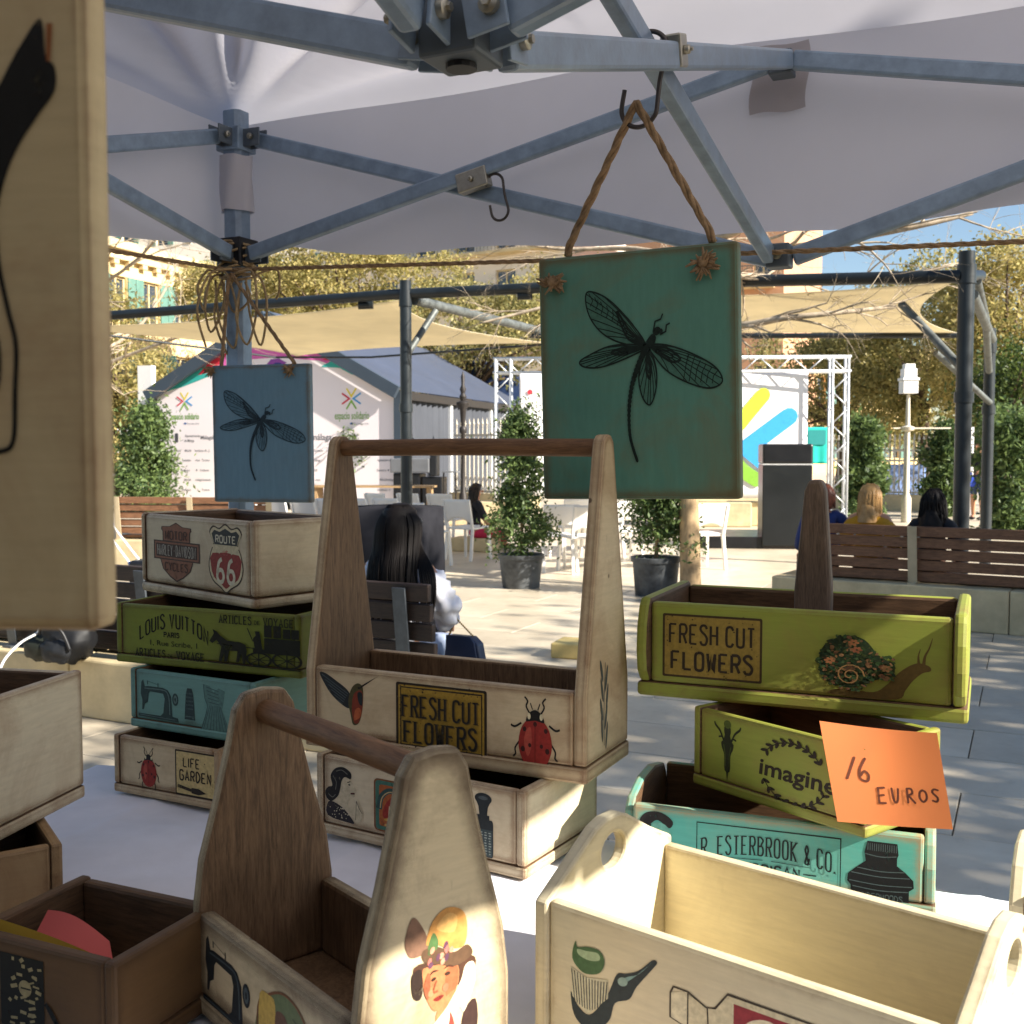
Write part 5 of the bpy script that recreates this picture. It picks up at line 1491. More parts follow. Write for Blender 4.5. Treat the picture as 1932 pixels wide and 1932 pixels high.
# ------------------------------------------------------------------ buildings far behind
M['wall_cream'] = m_plain('cream_render', 'e2c792', 0.85, 0, 0.08, 0.6, 0.1, 10)
M['wall_white'] = m_plain('white_render', 'e6ddd0', 0.85, 0, 0.06, 0.5, 0.1, 10)
M['wall_rose'] = m_plain('terracotta_render', 'c79878', 0.85, 0, 0.10, 0.6, 0.1, 10)
M['trimm'] = m_plain('stone_trim', 'd2bd92', 0.8, 0, 0.1, 1.5)
M['shutter'] = m_plain('green_shutter', '5f8478', 0.6, 0, 0.1, 3)
M['winglass'] = m_plain('window_glass', '3c4650', 0.12, 0, 0.2, 0.5, spec=0.8)
M['rail'] = m_plain('balcony_rail', '6a6660', 0.6, 0.2)
def building(label, p0, p1, H, depth, wall, cols, floors, z1=1.0, wh=1.9, ww=1.1, shutters=True, balc=(), name='apartment_building', cornice=True, fl=3.4, awn=()):
    p0 = Vector(p0); p1 = Vector(p1); X = (p1-p0); L = X.length; X.normalize(); rz = math.atan2(X.y, X.x)
    rt = empty(name, (p0.x, p0.y, 0), rz, label, 'building', 'buildings round the square')
    mb = MB(); xs = [0.0]; step = L/cols
    # front wall with real openings
    wins = []
    for f in range(floors):
        for k in range(cols):
            wins.append((step*(k+0.5)-ww/2, step*(k+0.5)+ww/2, z1+fl*f, z1+fl*f+wh))
    for k in range(cols):
        x0 = step*k; x1 = step*(k+1); a = step*(k+0.5)-ww/2; b = a+ww
        mb.box((x0, 0, 0), (a, 0.3, H)); mb.box((b, 0, 0), (x1, 0.3, H))
        zz = 0
        for f in range(floors):
            mb.box((a, 0, zz), (b, 0.3, z1+fl*f)); zz = z1+fl*f+wh
        mb.box((a, 0, zz), (b, 0.3, H))
    mb.box((0, 0.3, 0), (L, depth, H-0.05))
    mb.build('wall', M[wall], rt)
    for (a, b, c0, c1) in wins:
        w = MB().box((a, 0.2, c0), (b, 0.24, c1)).build('window', M['winglass'], rt)
        fm = MB(); fm.box((a, 0.14, c0), (a+0.08, 0.2, c1)); fm.box((b-0.08, 0.14, c0), (b, 0.2, c1)); fm.box(((a+b)/2-0.04, 0.14, c0), ((a+b)/2+0.04, 0.2, c1)); fm.box((a+0.08, 0.14, c1-0.1), ((a+b)/2-0.04, 0.2, c1)); fm.box(((a+b)/2+0.04, 0.14, c1-0.1), (b-0.08, 0.2, c1))
        fm.build('frame', M['trimm'], w)
        if shutters:
            for sa in (a-ww*0.46, b+0.02):
                MB().box((sa, -0.06, c0), (sa+ww*0.44, -0.005, c1)).build('shutter', M['shutter'], w)
    if cornice:
        MB().box((-0.3, -0.5, H-0.35), (L+0.3, -0.01, H)).box((-0.15, -0.28, H-0.75), (L+0.15, -0.012, H-0.36)).build('cornice', M['trimm'], rt)
        for k in range(int(L/0.9)): MB().box((0.9*k, -0.26, H-0.95), (0.9*k+0.3, -0.012, H-0.76)).build('corbel', M['trimm'], rt)
    for f in balc:
        zb = z1+fl*f-0.3
        bl = MB().box((0.5, -1.1, zb-0.18), (L-0.5, -0.005, zb)).build('balcony', M['trimm'], rt)
        rm = MB(); rm.box((0.5, -1.08, zb+0.95), (L-0.5, -1.03, zb+1.0))
        k = 0.5
        while k < L-0.5:
            rm.box((k, -1.07, zb), (k+0.03, -1.04, zb+0.95)); k += 0.28
        rm.build('railing', M['rail'], bl)
    return rt
b0 = at(120, 600, 44); b1 = at(470, 600, 56)
building('cream building with cornice and green shutters, upper left', (b0.x, b0.y, 0), (b1.x, b1.y, 0), 10.3, 12, 'wall_cream', 6, 3, 0.8, fl=3.1)
b0 = at(700, 600, 78); b1 = at(1075, 600, 70)
building('white apartment block with balconies seen between tent and trees', (b0.x, b0.y, 0), (b1.x, b1.y, 0), 22, 12, 'wall_white', 5, 6, 1.5, fl=3.3, ww=1.5, shutters=False, balc=(1,2,3,4,5), cornice=False)
b0 = at(150, 600, 92); b1 = at(690, 600, 84)
building('pale building mostly hidden by yellow trees left of centre', (b0.x, b0.y, 0), (b1.x, b1.y, 0), 24.0, 12, 'wall_white', 8, 7, 1.5, fl=3.3, shutters=True)
b0 = at(1180, 600, 66); b1 = at(1478, 600, 62)
building('cream and terracotta block beyond the bare tree', (b0.x, b0.y, 0), (b1.x, b1.y, 0), 17.5, 12, 'wall_rose', 4, 5, 1.2, fl=3.3, shutters=False, balc=(1,3))
b0 = at(1470, 600, 70); b1 = at(1760, 600, 74)
building('low ochre building behind the trees right of the truss', (b0.x, b0.y, 0), (b1.x, b1.y, 0), 8.2, 10, 'wall_cream', 6, 2, 1.0, fl=3.4, shutters=True)

# ------------------------------------------------------------------ trees
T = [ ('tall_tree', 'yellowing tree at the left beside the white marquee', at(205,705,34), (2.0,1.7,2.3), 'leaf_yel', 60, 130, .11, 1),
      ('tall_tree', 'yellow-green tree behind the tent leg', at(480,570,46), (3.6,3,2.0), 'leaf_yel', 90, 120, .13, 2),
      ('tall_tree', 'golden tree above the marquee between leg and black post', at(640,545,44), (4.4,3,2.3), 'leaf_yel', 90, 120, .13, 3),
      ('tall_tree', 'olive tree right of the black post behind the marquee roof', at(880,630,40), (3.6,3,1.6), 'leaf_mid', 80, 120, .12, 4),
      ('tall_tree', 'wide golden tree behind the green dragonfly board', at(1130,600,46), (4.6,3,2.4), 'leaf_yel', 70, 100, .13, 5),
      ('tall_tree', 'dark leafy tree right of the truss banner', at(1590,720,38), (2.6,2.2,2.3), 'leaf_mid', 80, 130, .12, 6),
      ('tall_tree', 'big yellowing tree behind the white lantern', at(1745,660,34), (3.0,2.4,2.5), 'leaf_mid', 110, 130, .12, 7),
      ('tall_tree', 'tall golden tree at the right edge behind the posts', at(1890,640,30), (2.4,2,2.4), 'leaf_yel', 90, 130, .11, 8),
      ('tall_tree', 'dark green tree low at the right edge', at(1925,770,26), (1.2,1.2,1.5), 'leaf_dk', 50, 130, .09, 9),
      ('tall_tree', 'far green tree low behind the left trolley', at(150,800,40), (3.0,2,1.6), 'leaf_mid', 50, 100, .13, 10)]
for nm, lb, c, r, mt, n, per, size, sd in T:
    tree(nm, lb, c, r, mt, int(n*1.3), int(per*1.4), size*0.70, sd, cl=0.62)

# bare plane tree whose trunk stands beside the second pot
bt = empty('bare_tree', gp(1303, 1128), 0, 'bare pale-barked tree with twisting branches over the square', 'tree')
B0 = bt.location.copy()
rr = random.Random(5); tr = MB()
tops = at(1292, 640, B0.y)
trk = [Vector((0,0,0)), (at(1301,1000,B0.y)-B0), (at(1296,800,B0.y)-B0), (tops-B0), (at(1318,520,B0.y)-B0), (at(1335,452,B0.y)-B0)]
tr.tube(catmull(trk, 4), [0.112-0.0028*k for k in range(21)], 10)
tr.build('trunk', M['bark'], bt, smooth=True)
def limb(pts, r0, r1, depth, seed, L=0.9, every=3, droop=-0.02):
    rr = random.Random(seed); mb = MB()
    P = catmull([Vector(p)-B0 for p in pts], 5)
    n = len(P); mb.tube(P, [r0+(r1-r0)*i/(n-1) for i in range(n)], 7)
    for i in range(2, n, every):
        d = (P[min(i+1,n-1)]-P[i-1]).normalized() + Vector((rr.uniform(-1,1), rr.uniform(-1,1), rr.uniform(-1,1)))*0.9
        branchy(mb, P[i], d, L*rr.uniform(0.5,1.1), (r0+(r1-r0)*i/(n-1))*0.5, depth, rr, droop)
    mb.build('limb', M['twig'], bt, smooth=True)
y0 = B0.y
limb([at(1335,452,y0), at(1420,470,y0-0.3), at(1530,462,y0-0.8), at(1620,448,y0-1.0), at(1740,425,y0-1.2), at(1835,402,y0-1.2)], 0.045, 0.018, 2, 1, 0.8)
limb([at(1335,452,y0), at(1400,430,y0-0.2), at(1440,380,y0-0.3), at(1500,330,y0)], 0.05, 0.02, 2, 2, 0.9)
limb([at(1310,560,y0), at(1380,612,y0-0.4), at(1480,600,y0-0.7), at(1580,590,y0-0.8), at(1690,578,y0-0.6)], 0.045, 0.016, 3, 3, 0.75, 2)
limb([at(1318,520,y0), at(1420,520,y0+0.3), at(1560,535,y0+0.6), at(1700,520,y0+0.7), at(1800,500,y0+0.6)], 0.04, 0.012, 3, 4, 0.8, 2)
limb([at(1310,560,y0), at(1220,520,y0+0.2), at(1100,560,y0+0.4), at(985,590,y0+0.5), at(905,610,y0+0.5)], 0.04, 0.009, 3, 5, 0.7, 3)
limb([at(1318,500,y0), at(1200,470,y0+0.6), at(1060,470,y0+0.9), at(960,455,y0+1.0)], 0.04, 0.010, 3, 6, 0.8, 3)
# a second bare tree further off, behind the tent leg
bt2 = empty('bare_tree', gp(135, 985), 0, 'far bare tree with fine twigs behind the tent leg', 'tree')
rr = random.Random(9); tr = MB()
o2 = bt2.location
tr.tube([(0,0,0),(0.1,0,2.2),(0.0,0,4.2)], [0.16,0.13,0.09], 8)
tr.build('trunk', M['twig'], bt2, smooth=True)
for k in range(9):
    mb = MB(); an = k*0.7
    branchy(mb, Vector((0,0,3.0+0.15*k)), Vector((math.cos(an), math.sin(an), 0.55)), 3.4, 0.05, 3, rr, 0.0, 5, 0.5)
    mb.build('limb', M['twig'], bt2, smooth=True)

# clipped shrubs
def shrub(name, label, base, H, r, mat='leaf_pot', n=46, per=150, size=0.035, seed=1, pot=None, stem=0.0, taper=0.6, group='potted shrubs', cat='shrub'):
    rt = empty(name, base, 0, label, cat, group)
    rg = np.random.default_rng(seed)
    z0 = stem
    zs = z0 + (H-z0)*rg.random(n); k = (zs-z0)/(H-z0)
    rad = r*(1-taper*np.clip(k-0.25, 0, 1)**0.9)*(0.6+0.45*np.sin(k*9+seed)**2)*rg.uniform(0.6, 1.3, n)
    an = rg.random(n)*6.283; q = np.sqrt(rg.random(n))
    ce = np.stack([rad*q*np.cos(an), rad*q*np.sin(an), zs], 1)
    link('foliage', leaf_mesh('foliage', ce, r*0.5*rg.uniform(0.5, 1.3, n), per, size, M[mat], 1.0, seed), rt)
    MB().tube([(0,0,max(0.0, stem-0.1)),(0.02,0.01,H*0.5),(0,0,H*0.92)], [0.022,0.016,0.006], 6).build('stem', M['bark'], rt, smooth=True)
    if pot:
        rb, rtp, ph = pot
        pb = MB().lathe([(0.01,0.0),(rb,0.0),(rb+0.004,0.01),(rtp*0.97,ph*0.86),(rtp*1.04,ph*0.87),(rtp*1.06,ph*0.99),(rtp*1.02,ph),(rtp*0.93,ph*0.97),(rtp*0.90,ph*0.9)], 30).build('pot', M['pot'], rt, smooth=35)
        MB().lathe([(0.0,ph*0.9),(rtp*0.5,ph*0.915),(rtp*0.905,ph*0.9)], 20).build('soil', M['soil'], pb, smooth=True)
    return rt
shrub('potted_shrub', 'tall thin shrub in weathered grey pot between the chairs', gp(983,1108), 1.92, 0.34, n=80, per=120, size=0.030, seed=3, pot=(0.20,0.245,0.37), stem=0.42, taper=0.75)
shrub('potted_shrub', 'bushy shrub in dark grey pot beside the tree trunk', gp(1237,1122), 1.62, 0.36, n=80, per=120, size=0.030, seed=4, pot=(0.21,0.25,0.40), stem=0.46, taper=0.5)
shrub('column_shrub', 'dark upright shrub in front of the left end of the marquee', gp(280,965), 2.45, 0.78, n=80, per=150, size=0.065, seed=5, taper=0.55, group='upright shrubs round the marquee')
shrub('column_shrub', 'light green shrub in front of the marquee banner behind the flower tote', gp(677,962), 2.1, 0.42, n=80, per=150, size=0.06, seed=6, taper=0.2, group='upright shrubs round the marquee')
shrub('column_shrub', 'upright dark shrub left of the pale fence', gp(1626,985), 2.05, 0.42, n=90, per=140, size=0.07, seed=7, taper=0.3, group='upright shrubs round the marquee')
shrub('column_shrub', 'upright shrub between the fence and the thick black post', gp(1778,975), 2.05, 0.36, n=90, per=140, size=0.07, seed=8, taper=0.2, group='upright shrubs round the marquee')
shrub('column_shrub', 'broad leafy shrub filling the right edge behind the bench', gp(1905,1012), 2.1, 0.62, n=75, per=150, size=0.06, seed=9, taper=0.15, group='upright shrubs round the marquee')

# leafy tree beyond the right edge that dapples the near paving
tree('shade_tree', 'sparse tree standing out of view to the right of the stall', (10.2, 0.8, 6.0), (2.2,2.2,1.6), 'leaf_mid', 90, 60, .13, 31, cl=0.8)
tree('shade_tree', 'second sparse tree out of view to the right of the stall', (13.5, 3.6, 6.4), (2.4,2.4,1.7), 'leaf_mid', 90, 50, .13, 33, cl=0.8)
# ------------------------------------------------------------------ marquee
M['mq_roof'] = m_plain('marquee_roof_pvc', '484f60', 0.5, 0, 0.05, 1.0)
M['mq_side'] = m_fabric('marquee_side_curtain', '54575e', 0.1, 0.06, 0.8)  # dark grey includes the shade lying on the marquee's side
M['mq_frame'] = m_plain('slate_frame', '3f4a56', 0.5, 0.1, 0.05, 2)
M['banner_w'] = m_fabric('printed_banner', 'f2e8ea', 0.05, 0.01, 1)
M['navy'] = m_plain('navy_canvas', '31456e', 0.7, 0, 0.08, 1.0)
MX = Vector((0.955, -0.297, 0)); MS = Vector((0.297, 0.955, 0))
FRc = Vector((-2.78, 27.0, 0)); MWd = 7.0; MDp = 10.5
ML = FRc - MX*MWd
mq = empty('marquee', ML, math.atan2(MX.y, MX.x), 'white gabled marquee with printed festival front wall', 'marquee')
bpy.context.view_layer.update()
MI = mq.matrix_world.inverted()
def fac(u, v):                     # point of the front wall seen at (u, v), in the marquee's own axes
    d = MI.to_3x3() @ _ray(u, v); o = MI @ EYE
    q = o + d*(-0.03 - o.y)/d.y
    return q.x, q.z
EV, RG = 3.05, 4.95
gable = [(0.12,0.22),(MWd-0.12,0.22),(MWd-0.12,EV-0.1),(MWd/2,RG-0.25),(0.12,EV-0.1)]
bn = MB().prism(gable, lambda a, b, c_: Vector((a, c_, b)), 0.04).build('front_wall', M['banner_w'], mq)
rf = MB()
for x0, x1 in ((-0.15, MWd/2), (MWd+0.15, MWd/2)):
    z0 = EV-0.08; vs = []; fs = []; n = 12; m_ = 12
    for j in range(m_+1):
        for i in range(n+1):
            k = i/n; y = -0.10 + (MDp+0.2)*j/m_
            vs.append((x0+(x1-x0)*k, y, z0+(RG+0.06-z0)*k - 0.10*math.sin(math.pi*k)*abs(math.sin(math.pi*j/4))))
    for j in range(m_):
        for i in range(n):
            q = j*(n+1)+i; fs.append((q, q+1, q+n+2, q+n+1))
    rp_ = MB().add(vs, fs).build('roof', M['mq_roof'], mq, smooth=True)
for p, q in (((-0.05,-0.2,EV-0.14),(MWd/2,-0.2,RG-0.08)), ((MWd+0.05,-0.2,EV-0.14),(MWd/2,-0.2,RG-0.08))):
    MB().bar(p, q, 0.16, 0.30).build('gable_beam', M['mq_frame'], mq)
for x in (0.0, MWd):
    for y in (0.0, 3.5, 7.0, MDp): MB().box((x-0.09, y-0.09, 0), (x+0.09, y+0.09, EV-0.1)).build('post', M['mq_frame'] if y == 0 else M['alu'], mq)
MB().box((MWd-0.12, 0.1, EV-0.30), (MWd+0.14, MDp, EV-0.10)).build('eave_beam', M['iron'], mq)
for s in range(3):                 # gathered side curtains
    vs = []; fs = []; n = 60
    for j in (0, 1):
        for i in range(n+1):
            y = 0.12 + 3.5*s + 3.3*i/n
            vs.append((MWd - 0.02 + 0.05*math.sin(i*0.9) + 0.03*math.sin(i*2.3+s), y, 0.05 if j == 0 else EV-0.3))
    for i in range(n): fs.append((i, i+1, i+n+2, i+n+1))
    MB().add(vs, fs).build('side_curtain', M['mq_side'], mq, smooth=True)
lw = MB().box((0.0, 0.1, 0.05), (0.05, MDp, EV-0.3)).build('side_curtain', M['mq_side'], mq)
MB().box((-0.55, 0.12, 2.2), (-0.12, 0.30, 3.75)).build('side_panel', M['white_pl'], mq)
def art_x(a, cx, cy, s, w=0.17):
    """four bent strokes meeting in a cross"""
    for c_, an in (('e8d23a', 90), ('3a9bd8', 0), ('7fb03c', 270), ('d0364a', 180)):
        r_ = R(an)
        def P(x, y): return (cx+s*(x*math.cos(r_)-y*math.sin(r_)), cy+s*(x*math.sin(r_)+y*math.cos(r_)))
        a.line(c_, [P(0.98,0.50),P(0.22,0.0),P(0.98,-0.50)], w*s, 0, cap=True)
WF = lambda a, b, e: Vector((a, -e, b))
def wallart(name, a_): a_.build(name, bn, WF, 6e-4, 4e-3)
def px_poly(c_, pts, sm=0):
    a_ = Art(); a_.poly(c_, [fac(u, v) for u, v in pts], sm); return a_
ga = Art()
for c_, pts in (('3cafa8', [(303,742),(340,731),(371,719),(398,708),(412,692),(424,672),(400,676),(350,700)]),
        ('d868b0', [(392,706),(420,696),(440,683),(470,678),(520,674),(600,680),(640,694),(658,696),(600,640),(470,640),(425,668)]),
        ('d0364a', [(372,708),(395,702),(415,686),(428,666),(405,670)]),
        ('3cafa8', [(604,692),(640,694),(662,706),(690,712),(720,726),(744,744),(700,705),(650,680),(625,680)]),
        ('d0364a', [(606,678),(630,682),(654,692),(640,668)]),
        ('8c4a9c', [(500,690),(510,678),(525,676),(540,684),(530,692)]), ('2c3c78', [(512,690),(518,684),(528,684),(532,690)])):
    ga.p += px_poly(c_, pts).p
wallart('gable_print', ga)
for u, v, k in ((347,757,1.0),(662,752,1.12)):
    a_ = Art(); x, z = fac(u, v); art_x(a_, x, z, 0.22*k); wallart('logo_print', a_)
    a_ = Art(); x, z = fac(u+1, v+28*k); a_.text('6fa02c', 'espacio solidario', x, z, 0.17*k, 0.84*k, 0, None, 0.012); wallart('lettering_print', a_)
    x, z = fac(u+5, v+42*k); a_ = Art(); a_.text('8a8a90', 'Fundación', x+0.18*k, z, 0.05*k, 0.36*k); wallart('sponsor_print', a_)
    a_ = Art(); a_.ell('2c5c9c', x-0.06*k, z, 0.04*k, 0.025*k); wallart('sponsor_print', a_)
gy = '6c6c72'
x, z = fac(332,826); a_ = Art(); a_.rrect('4a4a50', x-0.05, z-0.12, x+0.05, z+0.12, 0.03); wallart('sponsor_print', a_)
sp = [(362,822,'Ayuntamiento',0.07,0.45), (356,831,'de Málaga',0.07,0.30), (395,825,'MálagaPro',0.10,0.55), (606,824,'málaga',0.16,0.56)]
rows = [(852, ['Diputación','MÁLAGA','Instituto','A. J.']), (870, ['málaga','Ayuntamiento','rtve','Turismo']), (889, ['SUR','Gobierno','M','Fundación']), (907, ['rtve','MÁLAGA','málaga','Ayuntamiento']), (926, ['Diputación','Instituto','A','Turismo'])]
for v, ws_ in rows:
    for us in ([330,352,373,388], [598,722,735]):
        for u, s_ in zip(us, ws_): sp.append((u + (v % 7) - 3, v-2, s_, 0.06, min(0.26, 0.06*len(s_)*0.55)))
for u, v, s_, h_, w_ in sp:
    x, z = fac(u, v); a_ = Art(); a_.text(gy, s_, x, z, h_, w_, 0, None, 0.01); wallart('sponsor_print', a_)
# navy hall roof behind
nh = empty('navy_tent', at(905, 900, 40), math.atan2(MX.y, MX.x), 'dark navy tent roof behind the marquee', 'tent')
nh.location.z = 0
vs = [(-2.2,0,3.2),(2.6,0,3.2),(2.6,6,3.2),(-2.2,6,3.2),(-1.0,0.2,5.35),(-1.0,5.8,5.35)]
MB().add(vs, [(0,1,4),(1,2,5,4),(2,3,5),(3,0,4,5)]).build('roof', M['navy'], nh)
for x, y in ((-2.1,0.1),(2.5,0.1),(2.5,5.9),(-2.1,5.9)): MB().box((x-0.06,y-0.06,0),(x+0.06,y+0.06,3.2)).build('post', M['alu'], nh)

# ------------------------------------------------------------------ aluminium truss with banners
TY = 22.0
def truss_tower(rt, x, y, H, w=0.30):
    for a, b in ((-1,-1),(1,-1),(1,1),(-1,1)):
        MB().tube([(x+a*w/2, y+b*w/2, 0),(x+a*w/2, y+b*w/2, H)], 0.026, 8).build('chord', M['alu'], rt, smooth=True)
    n = int(H/0.32)
    for k in range(n):
        z = 0.1+k*0.32
        for (a, b), (c_, d) in (((-1,-1),(1,-1)),((1,-1),(1,1))):
            if k % 2: a, b, c_, d = c_, d, a, b
            MB().tube([(x+a*w/2, y+b*w/2, z),(x+c_*w/2, y+d*w/2, z+0.30)], 0.012, 5).build('brace', M['alu'], rt, smooth=True)
    MB().box((x-0.3, y-0.3, 0), (x+0.3, y+0.3, 0.012)).build('foot_plate', M['alu'], rt)
tx0 = at(950, 800, TY).x; tx1 = at(1570, 800, TY).x
fr = empty('banner_truss', (tx0, TY, 0), R(-4), 'silver lattice truss gate holding white festival banners', 'truss')
TWd = tx1-tx0; THt = 3.32
truss_tower(fr, 0, 0, THt); truss_tower(fr, TWd, 0, THt)
for z in (THt-0.28, THt):
    for b in (-0.15, 0.15): MB().tube([(-0.2, b, z),(TWd+0.2, b, z)], 0.026, 8).build('chord', M['alu'], fr, smooth=True)
nb = int(TWd/0.3)
for k in range(nb):
    x = k*TWd/nb; z = (THt-0.28, THt) if k % 2 else (THt, THt-0.28)
    MB().tube([(x, -0.15, z[0]),(x+TWd/nb, -0.15, z[1])], 0.012, 5).build('brace', M['alu'], fr, smooth=True)
fr['kind'] = 'thing'
def hang_banner(label, u0, u1, v0, v1, y, mat, artf=None, name='banner'):
    p = at(u0, v1, y); q = at(u1, v0, y); w = q.x-p.x; h = q.z-p.z
    mb = MB(); n = 16; vs = []; fs = []
    for j in range(n+1):
        for i in range(n+1): vs.append((w*i/n, 0.012*math.sin(i*0.8)*(1-j/n), h*j/n))
    for j in range(n):
        for i in range(n):
            a_ = j*(n+1)+i; fs.append((a_, a_+1, a_+n+2, a_+n+1))
    o = mb.add(vs, fs).build(name, mat, smooth=True); o.location = p
    o.modifiers.new('thickness', 'SOLIDIFY').thickness = 0.01
    tag(o, label, 'banner')
    if artf:
        a_ = Art(); artf(a_, w, h)
        a_.build('banner_print', o, lambda a, b, e: Vector((a, -0.02-e, b)), 1e-3, 4e-3)
    return o
M['ban'] = m_fabric('white_banner', 'f4f2f2', 0.1, 0.01, 1)
def pb(a, w, h):
    f = lambda u, v: ((u-1180)/345*w, (940-v)/243*h)
    a.line('ccdc3c', [f(1395,800), f(1415,775), f(1440,745)], 0.28, 4, cap=True)
    a.line('3a9bd8', [f(1490,785), f(1410,845)], 0.34, 0, cap=True); a.line('3a9bd8', [f(1410,845), f(1470,893)], 0.34, 0, cap=True)
    a.line('7fb03c', [f(1380,860), f(1400,885), f(1428,905)], 0.28, 3, cap=True)
    a.line('d0364a', [f(1290,780), f(1370,845), f(1300,900)], 0.34, 0, cap=True)
hang_banner('white banner with big coloured arrow logo on the truss', 1180, 1525, 697, 940, TY-0.3, M['ban'], pb)
def rb(a, w, h):
    for x, z, r in ((0.78,0.62,0.30),(0.72,0.22,0.26),(0.25,0.85,0.12)): a.ell('c8303c', x*w, z*h, r*w*0.5)
hang_banner('white banner with red dots behind the thin potted shrub', 980, 1060, 705, 935, TY-0.3, M['ban'], rb)
def tb(a, w, h):
    a.rrect('2c8a88', 0.10*w, 0.52*h, 0.90*w, 0.92*h, 0.03)
hang_banner('turquoise panel behind the right truss tower', 1519, 1562, 806, 875, 25, m_fabric('turq_banner', '3cc4b4', 0.1), tb)
hang_banner('narrow white standing banner beside the man in black', 1822, 1838, 806, 982, 24, M['ban'])
hang_banner('blue printed panel behind the pale railings', 1650, 1748, 876, 935, 30, m_plain('blue_print', '7088b8', 0.6, 0, 0.5, 1.2))
# ------------------------------------------------------------------ railings, lamps
def fence(label, p, q, n, mat, H=2.3, name='iron_fence'):
    p = Vector(p); q = Vector(q); X = (q-p); L = X.length; rz = math.atan2(X.y, X.x)
    rt = empty(name, p, rz, label, 'fence', 'railings round the square')
    pk = MB(); pk.tube([(0,0,0.15),(0,0,H)], 0.018, 6); pk.lathe([(0.0,H-0.01),(0.035,H+0.03),(0.022,H+0.08),(0.0,H+0.2)], 6)
    me = pk.mesh('picket', M[mat], 40)
    for k in range(n): link('picket', me, rt, (L*(k+0.5)/n, 0, 0))
    for z in (0.45, H-0.25, H-0.5): MB().box((0, -0.02, z-0.025), (L, 0.02, z+0.025)).build('rail', M[mat], rt)
    MB().box((0, -0.2, 0), (L, 0.2, 0.4)).build('plinth', M['stone'], rt)
    lat = MB()
    for k in range(n):
        x0 = L*k/n; x1 = L*(k+1)/n
        lat.bar((x0,-0.03,0.47),(x1,-0.03,0.85),0.012,0.02); lat.bar((x1,-0.045,0.47),(x0,-0.045,0.85),0.012,0.02)
    lat.build('lattice', M[mat], rt)
    return rt
f0 = at(858, 900, 29); f1 = at(1010, 900, 27)
fence('dark iron railings between black cabinet and truss', (f0.x, f0.y, 0), (f1.x, f1.y, 0), 18, 'ironw', 2.15)
f0 = at(1290, 900, 27); f1 = at(1440, 900, 27)
fence('pale railings seen under the white truss banner', (f0.x, f0.y, 0), (f1.x, f1.y, 0), 16, 'ironw', 1.9)
f0 = at(1560, 900, 28.5); f1 = at(1775, 900, 27)
fence('pale spear-topped railings behind the right bench', (f0.x, f0.y, 0), (f1.x, f1.y, 0), 24, 'ironw', 1.75)
lp = empty('ornate_post', gp(874, 965), 0, 'dark ornate finial post on the railings', 'post')
hz = 4.3
MB().lathe([(0.10,0.0),(0.10,0.4),(0.06,0.5),(0.05,1.9),(0.09,1.95),(0.09,2.05),(0.05,2.1),(0.08,2.5),(0.16,2.62),(0.16,2.68),(0.06,2.72),(0.09,2.82),(0.05,2.9),(0.08,3.0),(0.04,3.1),(0.05,3.3),(0.0,3.45)], 12).build('shaft', M['iron'], lp, smooth=40)
lm = empty('lantern_post', gp(1709, 985), 0, 'white lamp post with square lantern above the pale railings', 'lamp post')
Zl = lambda v: 1.5 + (850-v)/FPX*lm.location.y
MB().lathe([(0.10,0.0),(0.10,0.5),(0.055,0.6),(0.05,Zl(815)),(0.12,Zl(812)),(0.14,Zl(806)),(0.05,Zl(803)),(0.035,Zl(745))], 12).build('shaft', M['ironw'], lm, smooth=40)
MB().box((-0.15,-0.15,Zl(743)),(0.15,0.15,Zl(720))).build('lantern_box', M['white_pl'], lm)
MB().box((-0.17,-0.17,Zl(719)),(0.17,0.17,Zl(714))).box((-0.13,-0.13,Zl(714)),(0.13,0.13,Zl(697))).box((-0.10,-0.10,Zl(697)),(0.10,0.10,Zl(688))).build('lantern_cap', M['white_pl'], lm)
MB().bar((-0.3,0,Zl(808)),(0.9,0,Zl(808)),0.03,0.03).build('arm', M['ironw'], lm)

# ------------------------------------------------------------------ pergola of black tubes with shade sails
pg = empty('pergola', gp(768, 1089), 0, 'black steel pergola carrying the shade sails', 'pergola')
G0 = pg.location.copy()
def pgt(pts, r, name, m='pole', n=12):
    return MB().tube([Vector(p)-G0 for p in pts], r, n).build(name, M[m], pg, smooth=40)
PA = gp(768,1089); PA_t = Vector((PA.x, PA.y, 3.48))
PB_ = at(1815, 900, 10.4); PB_ = Vector((PB_.x, PB_.y, 0)); PB_t = Vector((PB_.x, PB_.y, 3.36))
PC = at(1862, 900, 13.6); PC = Vector((PC.x, PC.y, 0)); PC_t = Vector((PC.x, PC.y, 3.0))
for p, t, r in ((PA, PA_t, 0.068), (PB_, PB_t, 0.074), (PC, PC_t, 0.066)):
    o = pgt([p, t], r, 'post', n=16)
    MB().tube([t-G0-Vector((0,0,0.30)), t-G0-Vector((0,0,0.12))], r*1.16, 16).build('clamp', M['pole'], o, smooth=40)
    MB().tube([p-G0+Vector((0,0,1.95)), p-G0+Vector((0,0,2.05))], r*1.2, 16).build('clamp', M['pole'], o, smooth=40)
zb = 3.33
e0 = at(60, 606, 15.6); e1_ = at(1010, 541, 12.45)
pgt([e0, Vector((PA.x-0.02, PA.y, zb))], 0.062, 'beam'); pgt([Vector((PA.x+0.07, PA.y, zb)), at(1200, 535, 12.2), Vector((PB_.x-0.05, PB_.y, 3.13))], 0.062, 'beam')
pgt([at(782,566,13.0), at(1010,622,16.0), at(1100,640,17.2)], 0.060, 'beam', 'pole_rust')
pgt([at(771,664,13.0), at(822,586,13.3)], 0.040, 'brace', 'pole_rust')
